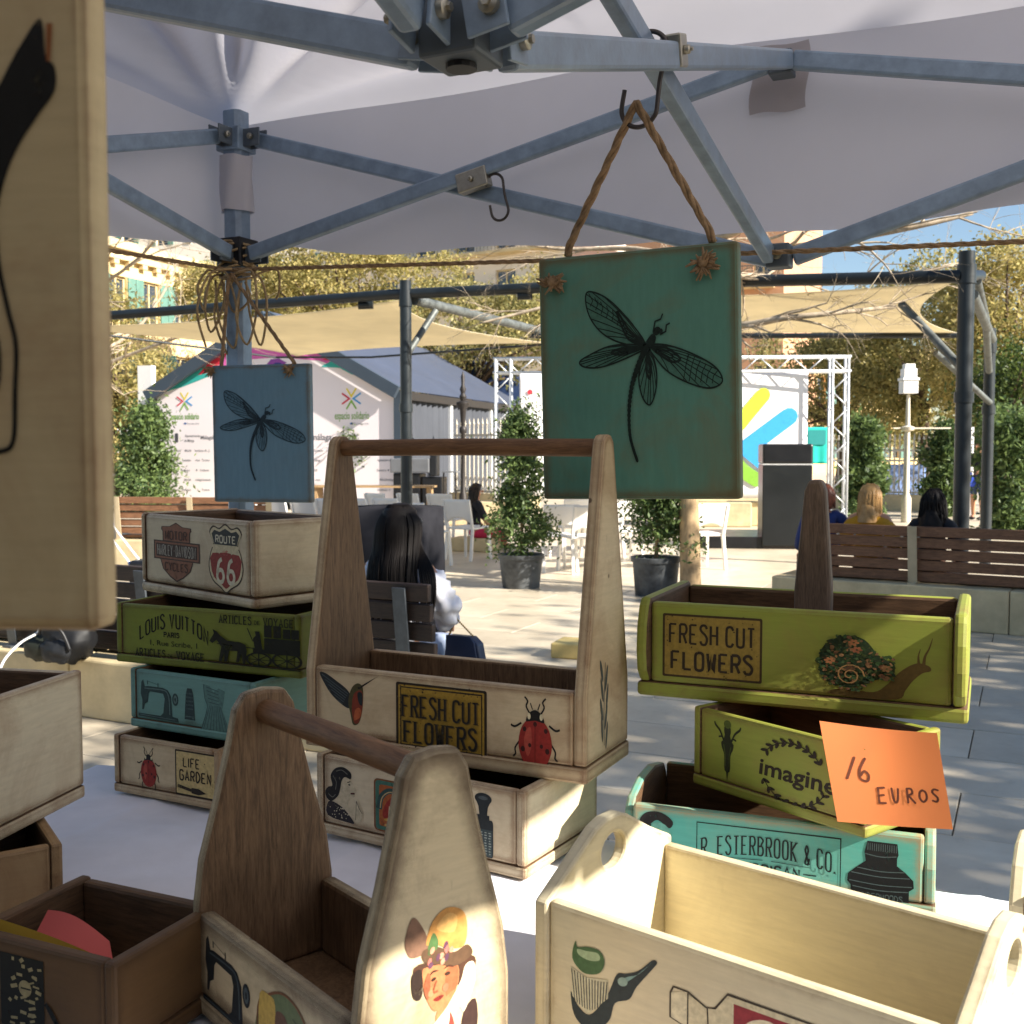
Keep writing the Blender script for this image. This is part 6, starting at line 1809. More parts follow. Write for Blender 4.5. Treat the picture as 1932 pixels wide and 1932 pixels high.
pgt([at(1810,690,10.5), at(1700,572,11.0)], 0.040, 'brace', 'pole_rust')
pgt([at(1868,760,13.5), at(1765,665,12.9)], 0.036, 'brace', 'pole_rust')
pgt([Vector((PB_.x, PB_.y, 3.13)), at(1850,520,11.0)], 0.055, 'beam')
pgt([at(1836,556,10.6), at(1872,640,13.0)], 0.05, 'beam', 'pole_rust'); pgt([at(1844,530,10.8), at(1860,600,12.0), at(1866,700,13.4)], 0.04, 'brace', 'pole_rust')
pgt([at(183,630,17), at(520,674,19.1), at(700,674,18.6), at(1050,648,17)], 0.018, 'cable'); pgt([at(1000,634,16), at(1815,633,14.6)], 0.035, 'beam')
for u, d in ((690,13.3),(990,12.6)): pgt([at(u-14,576-(u-690)*0.06,d), at(u+14,575-(u-690)*0.06,d)], 0.05, 'clamp')
def sail(label, A_, B_, C_, D_, sag, pull):
    n = 24; vs = []; fs = []
    for j in range(n+1):
        for i in range(n+1):
            a = i/n; b = j/n
            # scalloped edges pull the sheet inwards
            a2 = a + (0.5-a)*pull*4*b*(1-b)*(2*abs(a-0.5))**2*1.0; b2 = b + (0.5-b)*pull*4*a*(1-a)*(2*abs(b-0.5))**2
            p = A_*(1-a2)*(1-b2) + B_*a2*(1-b2) + C_*a2*b2 + D_*(1-a2)*b2
            vs.append(p - Vector((0,0,sag*16*a*(1-a)*b*(1-b))))
    for j in range(n):
        for i in range(n):
            q = j*(n+1)+i; fs.append((q, q+1, q+n+2, q+n+1))
    o = MB().add(vs, fs).build('shade_sail', M['sail'], smooth=True)
    o.modifiers.new('thickness', 'SOLIDIFY').thickness = 0.006
    return tag(o, label, 'shade sail', 'cream shade sails of the pergola')
sail('cream shade sail left of the black post', at(760,566,13.1), at(60,618,15.8), at(560,672,19.2), at(1040,648,17.2), 0.05, 0.22)
sail('cream shade sail right of the green board', at(1800,532,10.6), at(1010,566,12.5), at(1010,636,16.0), at(1812,630,14.8), 0.03, 0.16)

# ------------------------------------------------------------------ benches
def bench(label, p0, yaw, L, H, D, units, slatm, ztop, nsl=5, sh=0.086, gap=0.012, seat=True, name='stone_bench', brk=0.9, bm_='beigem', flip=1, brs=None):
    """plinth of stone with slatted backs; local x along, y away from the camera"""
    rt = empty(name, p0, -yaw, label, 'bench', 'stone benches with slatted backs')
    k = 0.0
    while k < L-0.01:
        l = min(2.0, L-k)
        MB().box((k+0.003, 0, 0), (k+l-0.003, D, H)).build('plinth_block', M['stone'], rt, bevel=0.012); k += l
    lean = 0.10
    for a, b in units:
        for s in range(nsl):
            z1 = ztop - s*(sh+gap); z0 = z1-sh
            y = 0.10 + lean*(1-(ztop-z1)/0.5)*-1 + 0.06
            mb = MB(); mb.box((a, y, z0), (b, y+0.035, z1)); mb.build('slat', M[slatm], rt, bevel=0.006)
        x = a + 0.18
        nb_ = max(2, int((b-a)/brk)+1) if brs is None else 0
        for q in range(nb_):
            x = a+0.15 + (b-a-0.3)*q/(nb_-1)
            MB().bar((x, 0.10, H), (x, 0.036, ztop-0.02), 0.07, 0.012, up=Vector((0,1,0))).box((x-0.035,0.05,H),(x+0.035,0.40,H+0.012)).build('bracket', M[bm_], rt)
        if seat and (a, b) == units[0]:
            for x in brs or ():
                MB().bar((x, 0.09, H), (x, 0.026, ztop-0.0), 0.075, 0.012, up=Vector((0,1,0))).box((x-0.035,0.04,H),(x+0.035,0.40,H+0.012)).build('bracket', M[bm_], rt)
        if seat:
            for s in range(4):
                MB().box((a, 0.20+s*0.10, H+0.02), (b, 0.29+s*0.10, H+0.055)).build('seat_slat', M[slatm], rt, bevel=0.006)
    return rt
q0 = Vector((-4.3, 7.05, 0)); BYW = R(26.5)
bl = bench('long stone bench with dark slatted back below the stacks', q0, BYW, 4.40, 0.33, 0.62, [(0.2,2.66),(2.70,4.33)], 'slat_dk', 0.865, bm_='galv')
bench('stone bench with brown slatted back and people behind the right stack', Vector((2.36, 9.95, 0)), R(33), 4.0, 0.36, 0.62, [(0.42,1.205),(1.235,3.6)], 'slat', 0.855, brs=(0.40, 1.22, 2.6))
bench('far brown slatted bench near the left trolley', gp(200, 1068) + Vector((0,0,0)), R(8), 2.3, 0.34, 0.5, [(0.12,1.12),(1.16,2.2)], 'slat', 0.90, brs=(0.14, 1.14, 2.2))
MB_blk = MB().box((-0.03,0,0),(0.36,0.3,0.11)).build('stone_block', m_plain('yellow_stone','dcc27e',0.8,0,0.12,6,0.2,40), None, gp(1046,1242), (0,0,R(-20)), bevel=0.012)
tag(MB_blk, 'small yellowish stone block lying on the paving beyond the tote', 'stone block')

# ------------------------------------------------------------------ white plastic chairs
def make_chair():
    rt = empty('plastic_chair', (0,0,0), 0, 'x', 'chair', 'white plastic chairs on the square')
    # local: faces +y, seat 0.45
    n = 10; vs = []; fs = []
    for j in range(n+1):
        for i in range(n+1):
            a = i/n-0.5; b = j/n
            vs.append((a*0.44*(1-0.06*b), -0.20+0.42*b, 0.45 - 0.018*math.cos(a*3.0)*math.sin(math.pi*b) + 0.012*b))
    for j in range(n):
        for i in range(n):
            q = j*(n+1)+i; fs.append((q, q+1, q+n+2, q+n+1))
    s = MB().add(vs, fs).build('seat', M['white_pl'], rt, smooth=True); s.modifiers.new('t', 'SOLIDIFY').thickness = 0.025
    vs = []; fs = []; m_ = 8
    for j in range(m_+1):
        for i in range(n+1):
            a = i/n-0.5; b = j/m_
            low = 0.50 + 0.085*max(0.0, 1-(abs(a)*2.15)**2)          # arched gap above the seat
            z = low + (0.835-low)*b
            vs.append((a*0.45, -0.20 - 0.10*(z-0.45)/0.38 - 0.035*math.cos(a*2.9), z))
    for j in range(m_):
        for i in range(n):
            q = j*(n+1)+i; fs.append((q, q+1, q+n+2, q+n+1))
    b = MB().add(vs, fs).build('backrest', M['white_pl'], rt, smooth=True); b.modifiers.new('t', 'SOLIDIFY').thickness = 0.02
    for sx in (-1, 1):
        MB().bar((sx*0.215,-0.31,0.83),(sx*0.205,-0.20,0.43),0.032,0.04).bar((sx*0.205,-0.20,0.43),(sx*0.215,-0.255,0.0),0.034,0.04).build('leg', M['white_pl'], rt)
        MB().bar((sx*0.195,0.20,0.45),(sx*0.21,0.235,0.0),0.034,0.038).build('leg', M['white_pl'], rt)
    return rt
ch0 = make_chair()
CH = [(806,1068,'white chair nearest the black post'), (884,1055,'white chair by the seated woman in black'), (1046,1076,'white chair left of pair behind the thin shrub'), (1096,1079,'white chair right of pair behind the thin shrub'),
      (1172,1062,'white chair behind the bushy potted shrub'), (1322,1072,'white chair half hidden behind the tree trunk'), (1075,1052,'white chair in second row behind the pair'), (1135,1050,'white chair in second row behind the flower tote'),
      (752,1050,'white chair in second row left of the black post'), (700,1050,'white chair behind the dark covered cart'), (648,1052,'white chair inside the tote handle, second row'),
      (795,1030,'white chair in the back row right of the black post'), (735,1030,'white chair in the back row left of the black post'), (672,1030,'white chair in the back row above the covered cart'),
      (598,1046,'white chair between blue board and tote'), (545,1044,'white chair below the right corner of the blue board'), (492,1044,'white chair below the middle of the blue board'), (850,1032,'white chair at the right end of the back row')]
for i, (u, v, lb) in enumerate(CH):
    o = ch0 if i == 0 else copy_tree(ch0)
    o.location = gp(u, v); o['label'] = lb
    o.rotation_euler = (0, 0, R(-38 + random.uniform(-7, 7)) if u < 1000 else R(18 + random.uniform(-8, 8)))

# ------------------------------------------------------------------ dark cart, cabinets, bin, blocks
M['cover'] = m_fabric('grey_cover', '2c2c30', 0.0, 0.2, 4, 0.4, 60)
cp = at(735, 1080, 7.6)
mb = MB(); vs = []; fs = []; n = 24; W_, D_, H_ = 0.56, 0.6, 1.10
ring_ = []
for j in range(9):
    z = H_*(1-j/8) if j else H_
    for i in range(n*4):
        s, k = divmod(i, n); k /= n
        x, y = ((-1+2*k,-1),(1,-1+2*k),(1-2*k,1),(-1,1-2*k))[s]
        w = 1 + 0.04*(j/8) + 0.025*math.sin(i*0.55+j*0.3)*(j/8)
        vs.append((x*W_/2*w, y*D_/2*w, (z if j else H_ - 0.0) - (0.05 if j == 1 else 0) + 0.012*math.sin(i*0.4)*(j == 0)))
for j in range(8):
    for i in range(n*4):
        i2 = (i+1) % (n*4); fs.append((j*n*4+i, j*n*4+i2, (j+1)*n*4+i2, (j+1)*n*4+i))
vs.append((0,0,H_+0.03)); fs += [(i, len(vs)-1, (i+1) % (n*4)) for i in range(n*4)]
cv_ = MB().add(vs, fs).build('covered_cart', M['cover'], None, (cp.x, cp.y, 0), (0,0,R(-20)), smooth=True)
tag(cv_, 'dark grey cloth cover over a cart in front of the seated woman', 'covered cart')
M['cab'] = m_plain('black_cabinet', '15161a', 0.35, 0, 0.2, 4); M['cab_g'] = m_plain('grey_cabinet', '6a6c70', 0.5, 0, 0.1, 4)
cb = empty('equipment_cabinet', at(742, 950, 25), R(-10), 'black sound cabinet with grey top in front of the railings', 'cabinet'); cb.location.z = 0
MB().box((0,0,0),(0.62,0.6,0.98)).build('body', M['cab'], cb, bevel=0.02); MB().box((0.66,0.05,0),(1.12,0.6,0.90)).build('body', M['cab'], cb, bevel=0.02)
MB().box((-0.06,-0.05,1.0),(0.85,0.6,1.32)).build('shelf', M['cab_g'], cb, bevel=0.02); MB().box((0.86,0.0,0.92),(1.02,0.3,1.45)).build('camera_box', M['black_pl'], cb, bevel=0.02)
for x in (1.14, 1.42): MB().box((x,0.1,0),(x+0.03,0.13,1.0)).build('leg', M['iron'], cb)
MB().box((1.12,0.05,1.0),(1.47,0.4,1.03)).build('tray', M['cab_g'], cb)
bp = gp(1484, 1036)
bi = empty('litter_cabinet', (bp.x, bp.y, 0), R(-6), 'dark grey metal waste cabinet with lid in front of the white banner', 'waste cabinet')
M['bin'] = m_plain('grey_metal_panel', '1e2123', 0.35, 0.1, 0.2, 1.5)
wb_ = 0.74
MB().box((-wb_/2,0,0.04),(wb_/2,0.6,1.28)).build('body', M['bin'], bi, bevel=0.015); MB().box((-wb_/2-0.005,-0.01,1.30),(wb_/2+0.005,0.61,1.60)).build('lid', M['cab'], bi, bevel=0.03)
MB().box((-wb_/2,0.0,1.281),(wb_/2,0.6,1.299)).build('trim', M['alu'], bi); MB().box((-wb_/2+0.03,0.03,0),(wb_/2-0.03,0.57,0.04)).build('foot', M['iron'], bi)
st = MB().box((0,0,0),(3.6,1.6,0.18)).build('stage_platform', M['cab'], None, gp(1310,1034), (0,0,R(-6)), bevel=0.01)
tag(st, 'low dark platform on the square left of the waste cabinet', 'platform')
for u, v, w, lb in ((1352,994,1.35,'concrete block in shade under the white banner'), (1402,992,0.62,'sunlit concrete block left of the waste cabinet'), (905,992,1.3,'concrete block behind the woman in black')):
    o = MB().box((-w/2,0,0),(w/2,0.45,0.48)).build('concrete_block', M['stone'], None, gp(u, v), (0,0,R(-8)), bevel=0.02); tag(o, lb, 'concrete block', 'concrete blocks round the stage')
tbn = empty('wooden_table', gp(700, 985), R(-6), 'long light wooden table in front of the marquee', 'table')
MB().box((-1.3,0,0.72),(1.3,0.6,0.76)).build('table_top', M['pine'], tbn)
for x in (-1.2,1.2): MB().box((x-0.03,0.05,0),(x+0.03,0.55,0.72)).build('leg', M['pine'], tbn)
# awnings and cafe furniture at the far left
aw = empty('cafe_parasol', at(205, 900, 36), 0, 'white cafe awning at the far left', 'awning'); aw.location.z = 0
MB().add([(-2,0,1.55),(1.2,0,1.55),(0.9,2,2.3),(-2,2,2.3)], [(0,1,2,3)]).add([(-2,-0.01,1.35),(1.2,-0.01,1.35),(1.2,-0.01,1.55),(-2,-0.01,1.55)], [(0,1,2,3)]).build('sheet', M['ban'], aw)
for x in (-1.9, 1.1): MB().box((x-0.03,0,0),(x+0.03,0.06,1.5)).build('post', M['alu'], aw)
MB().box((-2,2.02,0),(0.1,2.1,1.5)).build('back_panel', M['cab'], aw); MB().box((0.12,2.02,0),(1.2,2.1,1.5)).build('back_panel', m_plain('green_panel','5c9a6c',0.6), aw)
hw = MB().box((-60,0,0),(60,1.0,2.6)).build('boundary_hedge', M['leaf_dk'], None, (0, 95, 0)); tag(hw, 'dark hedge closing the far side of the square', 'hedge')
# ------------------------------------------------------------------ people
def skin_mesh(name, J, edges, mat, parent, root=0, sub=2):
    """J: list of (x, y, z, r) joints or (x, y, z, rx, ry)"""
    me = bpy.data.meshes.new(name)
    me.from_pydata([j[:3] for j in J], edges, [])
    o = bpy.data.objects.new(name, me); COL.objects.link(o)
    bm = bmesh.new(); bm.from_mesh(me)
    ly = bm.verts.layers.skin.verify()
    bm.verts.ensure_lookup_table()
    for i, v in enumerate(bm.verts):
        v[ly].radius = (J[i][3], J[i][4] if len(J[i]) > 4 else J[i][3]); v[ly].use_root = (i == root)
    bm.to_mesh(me); bm.free()
    sk = o.modifiers.new('skin', 'SKIN'); sk.use_smooth_shade = True; sk.branch_smoothing = 0.4
    sb = o.modifiers.new('sub', 'SUBSURF'); sb.levels = sub; sb.render_levels = sub
    bpy.context.view_layer.update()
    m2 = bpy.data.meshes.new_from_object(o.evaluated_get(bpy.context.evaluated_depsgraph_get()))
    bpy.data.objects.remove(o); bpy.data.meshes.remove(me)
    m2.materials.clear(); m2.materials.append(mat)
    m2.polygons.foreach_set('use_smooth', [True]*len(m2.polygons))
    return link(name, m2, parent)
def rumple(o, amp, sc, seed=0):
    from mathutils import noise
    for v in o.data.vertices:
        p = v.co*sc + Vector((seed, 0, 0))
        v.co = v.co + v.normal*(amp*(abs(noise.noise(p))*2-0.5 + 0.5*noise.noise(p*2.3)))
def jm(name, c, rough=0.8): return m_plain(name, c, rough, 0, 0.1, 8, 0.15, 200)
def head_parts(body, hx, hy, hz, hair, length=0.12, cap=None, k=1.0, wide=1.0):
    """hair shell, nose and ears round a head at (hx, hy, hz) that looks along +y"""
    mb = MB(); n = 36; prof = []
    secs = [(0.120,0.015,0.0),(0.114,0.04,0.0),(0.100,0.068,0.0),(0.080,0.088,-0.004),(0.055,0.098,-0.008),(0.03,0.102,-0.012),(0.005,0.102,-0.016),(-0.02,0.100,-0.02),(-0.045,0.097,-0.024),(-0.07,0.094,-0.028)]
    zz = -0.07; w0 = 0.094
    while -zz < 0.07+length:
        zz -= 0.02; w0 *= 1.01 if length > 0.13 else 0.98
        secs.append((zz, w0*(1+(wide-1)*min(1, (-zz-0.07)*8)), -0.040-0.1*(-zz-0.07)))
    vs = []; fs = []
    for z, r, y in secs:
        for i in range(n):
            an = 2*math.pi*i/n
            rr_ = r*(1+0.03*math.sin(7*an+z*30))
            fy = 0.72 if math.sin(an) > 0 and z < 0.06 else 1.02
            vs.append((hx+k*rr_*0.92*math.cos(an), hy+k*(y+rr_*fy*math.sin(an)), hz+k*z))
    for j in range(len(secs)-1):
        for i in range(n):
            i2 = (i+1) % n; fs.append((j*n+i, (j+1)*n+i, (j+1)*n+i2, j*n+i2))
    fs.append(tuple(range(n)))
    hh = mb.add(vs, fs).build('hair', hair, body, smooth=True); rumple(hh, 0.010*wide*k, 26, hx+hz)
    rs_ = random.Random(int(hx*100+hz*1000)); sm_ = MB()
    for q in range(90):
        an = rs_.uniform(math.pi*0.85, math.pi*2.15); L_n = 0.07+length*rs_.uniform(0.7, 1.15); cw = 0.012 if wide > 1.2 else 0.004
        pt = [Vector((0.03*math.cos(an), 0.03*math.sin(an), 0.118)), Vector((0.098*math.cos(an), -0.012+0.102*math.sin(an), 0.03)), Vector((0.100*math.cos(an)*(1+(wide-1)*0.6), -0.03+0.096*math.sin(an), -0.5*L_n)), Vector((0.098*wide*math.cos(an), -0.045+0.085*math.sin(an), -L_n))]
        pt = [Vector((hx, hy, hz)) + (p + Vector((rs_.uniform(-cw, cw), rs_.uniform(-cw, cw), rs_.uniform(-cw, cw))))*k for p in pt]
        sm_.tube(catmull(pt, 3), [0.004*k]+[0.0065*k]*7+[0.004*k, 0.001*k], 4)
    sm_.build('hair_locks', hair, body, smooth=True)
    f = MB(); f.ball((hx, hy+k*0.098, hz-k*0.012), (k*0.012, k*0.02, k*0.02), 8, 6); f.ball((hx-k*0.082, hy, hz-k*0.005), (k*0.012,k*0.02,k*0.03), 8, 6); f.ball((hx+k*0.082, hy, hz-k*0.005), (k*0.012,k*0.02,k*0.03), 8, 6)
    f.ball((hx-k*0.03, hy+k*0.083, hz+k*0.01), (k*0.012,k*0.008,k*0.007), 8, 6, 1); f.ball((hx+k*0.03, hy+k*0.083, hz+k*0.01), (k*0.012,k*0.008,k*0.007), 8, 6, 1); f.ball((hx, hy+k*0.086, hz-k*0.05), (k*0.024,k*0.008,k*0.007), 8, 6, 2)
    f.build('face', [M['skin'], M['black_pl'], ink('8c4038')], body, smooth=True)
    if cap: MB().lathe([(0.0,0.13*k),(0.07*k,0.12*k),(0.10*k,0.06*k),(0.105*k,0.03*k),(0.17*k,0.01*k),(0.17*k,0.0)], 18, 0, (hx,hy,hz)).build('hat', cap, body, smooth=True)
def hand_pts(w, d, k=1.0):
    return []
def hand(parent, p, d, side, k=1.0):
    """palm and five fingers from wrist p along d"""
    p = Vector(p); d = Vector(d).normalized(); sx = d.cross(Vector((0,0,1)))
    if sx.length < 0.1: sx = Vector((1,0,0))
    sx.normalize(); up = sx.cross(d)
    J = [(*p, 0.022*k), (*(p+d*0.05*k), 0.030*k, 0.016*k), (*(p+d*0.085*k), 0.032*k, 0.015*k)]; E = [(0,1),(1,2)]
    for i, (o, l) in enumerate(((-0.026,0.062),(-0.009,0.075),(0.009,0.070),(0.026,0.055))):
        b = p + d*0.085*k + sx*o*k; m_ = b + d*l*0.55*k - up*0.012*k; e = b + d*l*0.85*k - up*0.045*k
        i0 = len(J); J += [(*b, 0.0095*k), (*m_, 0.0085*k), (*e, 0.007*k)]; E += [(2,i0),(i0,i0+1),(i0+1,i0+2)]
    b = p + d*0.03*k + sx*0.03*k*side; i0 = len(J); J += [(*b, 0.012*k), (*(b+d*0.035*k+sx*0.018*k*side-up*0.015*k), 0.009*k)]; E += [(1,i0),(i0,i0+1)]
    return J, E
def person(label, loc, rz, top, bottom, hair, pose='sit', k=1.0, hairlen=0.1, arms=None, seat=0.40, cap=None, legs=True, sleeve=1.0, long_sleeve=True, bottomlen=1.0, group=None, wide=1.0, shoes='black_pl', puff=1.0):
    rt = empty('person', loc, rz, label, 'person', group)
    s0 = seat if pose == 'sit' else 0.90*k
    Z = lambda z: s0 + z*k
    hip = [(-0.09*k, 0.0, Z(0.07)), (0.09*k, 0.0, Z(0.07))]
    if pose == 'sit':
        kn = [(-0.11*k, 0.42*k, Z(0.06)), (0.11*k, 0.42*k, Z(0.06))]; an = [(-0.11*k, 0.44*k, max(0.09, Z(-0.36))), (0.11*k, 0.46*k, max(0.09, Z(-0.36)))]
    else:
        kn = [(-0.10*k, 0.03*k, 0.48*k), (0.10*k, 0.05*k, 0.48*k)]; an = [(-0.10*k, 0.0, 0.09*k), (0.11*k, 0.02*k, 0.09*k)]
    arms = arms or [((-0.235, -0.02, 0.30), (-0.19, 0.20, 0.17)), ((0.235, -0.02, 0.30), (0.19, 0.20, 0.17))]
    sh = [(-0.165*k, -0.01, Z(0.52)), (0.165*k, -0.01, Z(0.52))]
    hz = Z(0.73)
    J = [(0,0,Z(0.08),0.13*k,0.10*k), (0,-0.01,Z(0.24),0.115*k,0.09*k), (0,-0.01,Z(0.42),0.13*k,0.095*k), (0,0.0,Z(0.54),0.07*k), (0,0.015*k,Z(0.60),0.048*k), (0,0.02*k,Z(0.68),0.075*k,0.085*k), (0,0.015*k,Z(0.77),0.078*k,0.088*k), (0,0.0,Z(0.82),0.05*k)]
    E = [(0,1),(1,2),(2,3),(3,4),(4,5),(5,6),(6,7)]
    ends = []
    for q in (0, 1):
        i0 = len(J); el, wr = arms[q]
        el = (el[0]*k, el[1]*k, Z(el[2])); wr = (wr[0]*k, wr[1]*k, Z(wr[2]))
        J += [(*sh[q], 0.058*k), (*el, 0.042*k), (*wr, 0.027*k)]; E += [(3,i0),(i0,i0+1),(i0+1,i0+2)]
        d = Vector(wr)-Vector(el); hj, he = hand(None, wr, d, -1 if q else 1, k)
        b0 = len(J); J += hj[1:]; mp = lambda i: i0+2 if i == 0 else b0+i-1
        E += [(mp(a), mp(b)) for a, b in he]
        i1 = len(J); J += [(*hip[q], 0.095*k), (*kn[q], 0.062*k), (*an[q], 0.04*k), (an[q][0], an[q][1]+0.10*k, an[q][2]-0.04*k, 0.036*k, 0.028*k)]
        E += [(0,i1),(i1,i1+1),(i1+1,i1+2),(i1+2,i1+3)]
    body = skin_mesh('body', J, E, M['skin'], rt, 0, 1)
    # shirt
    e = 0.012*k*sleeve
    S_ = [(0,0,Z(0.05),0.13*k+e,0.10*k+e), (0,-0.01,Z(0.24),0.122*k+e,0.098*k+e), (0,-0.01,Z(0.42),0.136*k+e,0.104*k+e), (0,0,Z(0.535),0.078*k+e*0.5)]
    SE = [(0,1),(1,2),(2,3)]
    for q in (0, 1):
        i0 = len(S_); el, wr = arms[q]; el = Vector((el[0]*k, el[1]*k, Z(el[2]))); wr = Vector((wr[0]*k, wr[1]*k, Z(wr[2]))); s_ = Vector(sh[q])
        S_ += [(*sh[q], 0.064*k+e), (*s_.lerp(el, 0.55), (0.056*k+e)*puff), (*el, (0.050*k+e)*puff)]; SE += [(3,i0),(i0,i0+1),(i0+1,i0+2)]
        if long_sleeve: S_.append((*el.lerp(wr, 0.85), 0.036*k+e)); SE.append((i0+2,i0+3))
    sh_ = skin_mesh('shirt', S_, SE, top, body, 0, 3 if puff > 1 else 2); rumple(sh_, 0.016*k*(1.6 if puff > 1 else 0.7), 13/k)
    e = 0.010*k
    P_ = [(0,0,Z(0.13),0.132*k+e,0.104*k+e), (0,0,Z(0.06),0.14*k+e,0.11*k+e)]; PE = [(0,1)]
    for q in (0, 1):
        i1 = len(P_); P_ += [(*hip[q], 0.10*k+e), (*Vector(hip[q]).lerp(Vector(kn[q]), min(1, bottomlen*2)), 0.070*k+e)]; PE += [(1,i1),(i1,i1+1)]
        if bottomlen > 0.6: P_ += [(*Vector(kn[q]).lerp(Vector(an[q]), 0.9), 0.052*k+e)]; PE += [(i1+1,i1+2)]
    skin_mesh('trousers', P_, PE, bottom, body, 0, 2)
    for q in (0, 1):
        a = an[q]; MB().ball((a[0], a[1]+0.06*k, max(0.035*k, a[2]-0.045*k)), (0.045*k,0.12*k,0.038*k), 10, 6).build('shoe', M[shoes], body, smooth=True)
    head_parts(body, 0, 0.02*k, Z(0.735), hair, hairlen, cap, k, wide)
    return rt, body, Z
random.seed(21)
blouse = m_fabric('white_blouse', 'e4e4ec', 0.15, 0.05, 5, 0.3, 40); denim = jm('pale_jeans', 'a9b6d0')
# woman with long black hair on the dark bench
ev = Vector((math.cos(BYW), -math.sin(BYW), 0)); nv_ = Vector((math.sin(BYW), math.cos(BYW), 0))
wl = q0 + ev*3.98 + nv_*0.36
wr_, wb2, Z = person('woman with long black hair and white blouse sitting on the dark bench, seen from behind', wl, -BYW+R(6), blouse, denim, M['hair_k'], 'sit', 0.98, 0.02,
       arms=[((-0.25,0.02,0.28),(-0.16,0.24,0.20)), ((0.27,0.00,0.30),(0.17,0.24,0.22))], seat=0.39, sleeve=1.6, puff=1.22)
hz0 = Z(0.735); mb = MB(); rr = random.Random(4)
secs = [(0.122,0.02,0.0,0.02),(0.115,0.06,-0.005,0.06),(0.085,0.095,-0.01,0.095),(0.03,0.112,-0.02,0.10),(-0.05,0.118,-0.03,0.095),(-0.13,0.128,-0.055,0.085),(-0.20,0.138,-0.085,0.065),(-0.28,0.135,-0.10,0.05),(-0.36,0.122,-0.105,0.04),(-0.44,0.105,-0.105,0.03),(-0.50,0.085,-0.105,0.02)]
vs = []; fs = []; n = 40
for j, (z, rx, y, ry) in enumerate(secs):
    for i in range(n):
        an = 2*math.pi*i/n; w = 1+0.035*math.sin(i*2.7+j*0.2)*(j/6)
        vs.append((rx*w*math.cos(an)*0.86, 0.02+y+ry*w*math.sin(an), hz0+z + (0.025*math.sin(i*1.9) if j == len(secs)-1 else 0)))
for j in range(len(secs)-1):
    for i in range(n):
        i2 = (i+1) % n; fs.append((j*n+i, (j+1)*n+i, (j+1)*n+i2, j*n+i2))
fs.append(tuple(range(n)))
mb.add(vs, fs)
for k in range(170):                # separate locks
    an = rr.uniform(math.pi*0.95, math.pi*2.05); sd = math.cos(an)
    p = [Vector((0.05*math.cos(an), 0.0+0.05*math.sin(an), hz0+0.115)), Vector((0.116*math.cos(an), 0.005+0.108*math.sin(an), hz0+0.02)), Vector((0.125*math.cos(an), -0.03+0.085*math.sin(an), hz0-0.10)),
         Vector((0.130*math.cos(an)+rr.uniform(-.01,.01), -0.075+0.07*math.sin(an), hz0-0.22)), Vector((0.122*math.cos(an)+sd*0.02+rr.uniform(-.02,.02), -0.10+0.05*math.sin(an), hz0-rr.uniform(0.34,0.52)))]
    mb.tube(catmull(p, 4), [0.003]+[0.0045]*13+[0.004,0.003,0.001], 4)
for k in range(7):                 # locks over the right shoulder
    x = 0.15+0.012*k
    p = [Vector((0.09, 0.02, hz0+0.03)), Vector((0.115+0.003*k, -0.01, hz0-0.10)), Vector((x, -0.075, hz0-0.20)), Vector((x+0.03, -0.11, hz0-0.30)), Vector((x+0.015+rr.uniform(-.01,.02), -0.10, hz0-rr.uniform(.38,.48)))]
    mb.tube(catmull(p, 4), [0.007]*14+[0.005,0.003,0.001], 5)
mb.build('hair', M['hair_k'], wb2, smooth=True)
gl = MB().box((-0.075,0.105,hz0-0.005),(0.075,0.118,hz0+0.04)).box((0.078,0.0,hz0+0.015),(0.086,0.11,hz0+0.03)).box((-0.086,0.0,hz0+0.015),(-0.078,0.11,hz0+0.03)).build('sunglasses', M['black_pl'], wb2, bevel=0.004)
# bag beside her
bg = empty('handbag', wl + ev*0.30 + nv_*0.10 + Vector((0,0,0.388)), -BYW, 'navy leather handbag with gold chain on the bench', 'bag')
MB().prism([(-0.09,0.0),(0.11,0.0),(0.12,0.03),(0.10,0.13),(0.06,0.165),(-0.08,0.165),(-0.10,0.03)], lambda a, b, c_: Vector((a, c_, b)), 0.07).build('body', m_plain('navy_leather','26304a',0.35,0,0.1,12), bg, bevel=0.008)
MB().prism([(-0.085,0.06),(0.10,0.06),(0.085,0.14),(0.06,0.170),(-0.08,0.170)], lambda a, b, c_: Vector((a, -0.008+c_, b)), 0.0075).build('flap', m_plain('navy_flap','2c3854',0.35), bg, bevel=0.003)
ch = MB(); gold = m_plain('gold_chain', 'b08a44', 0.3, 0.9)
for i in range(22):
    t = i/21; p = Vector((-0.08+0.02*t, 0.03, 0.165)).lerp(Vector((-0.02, 0.05, 0.34)), t) if t < 0.5 else Vector((-0.045,0.04,0.25)).lerp(Vector((0.05,0.04,0.168)), (t-0.5)*2)
    ch.ball(p, (0.006,0.004,0.006), 6, 4)
ch.build('chain', gold, bg, smooth=True)

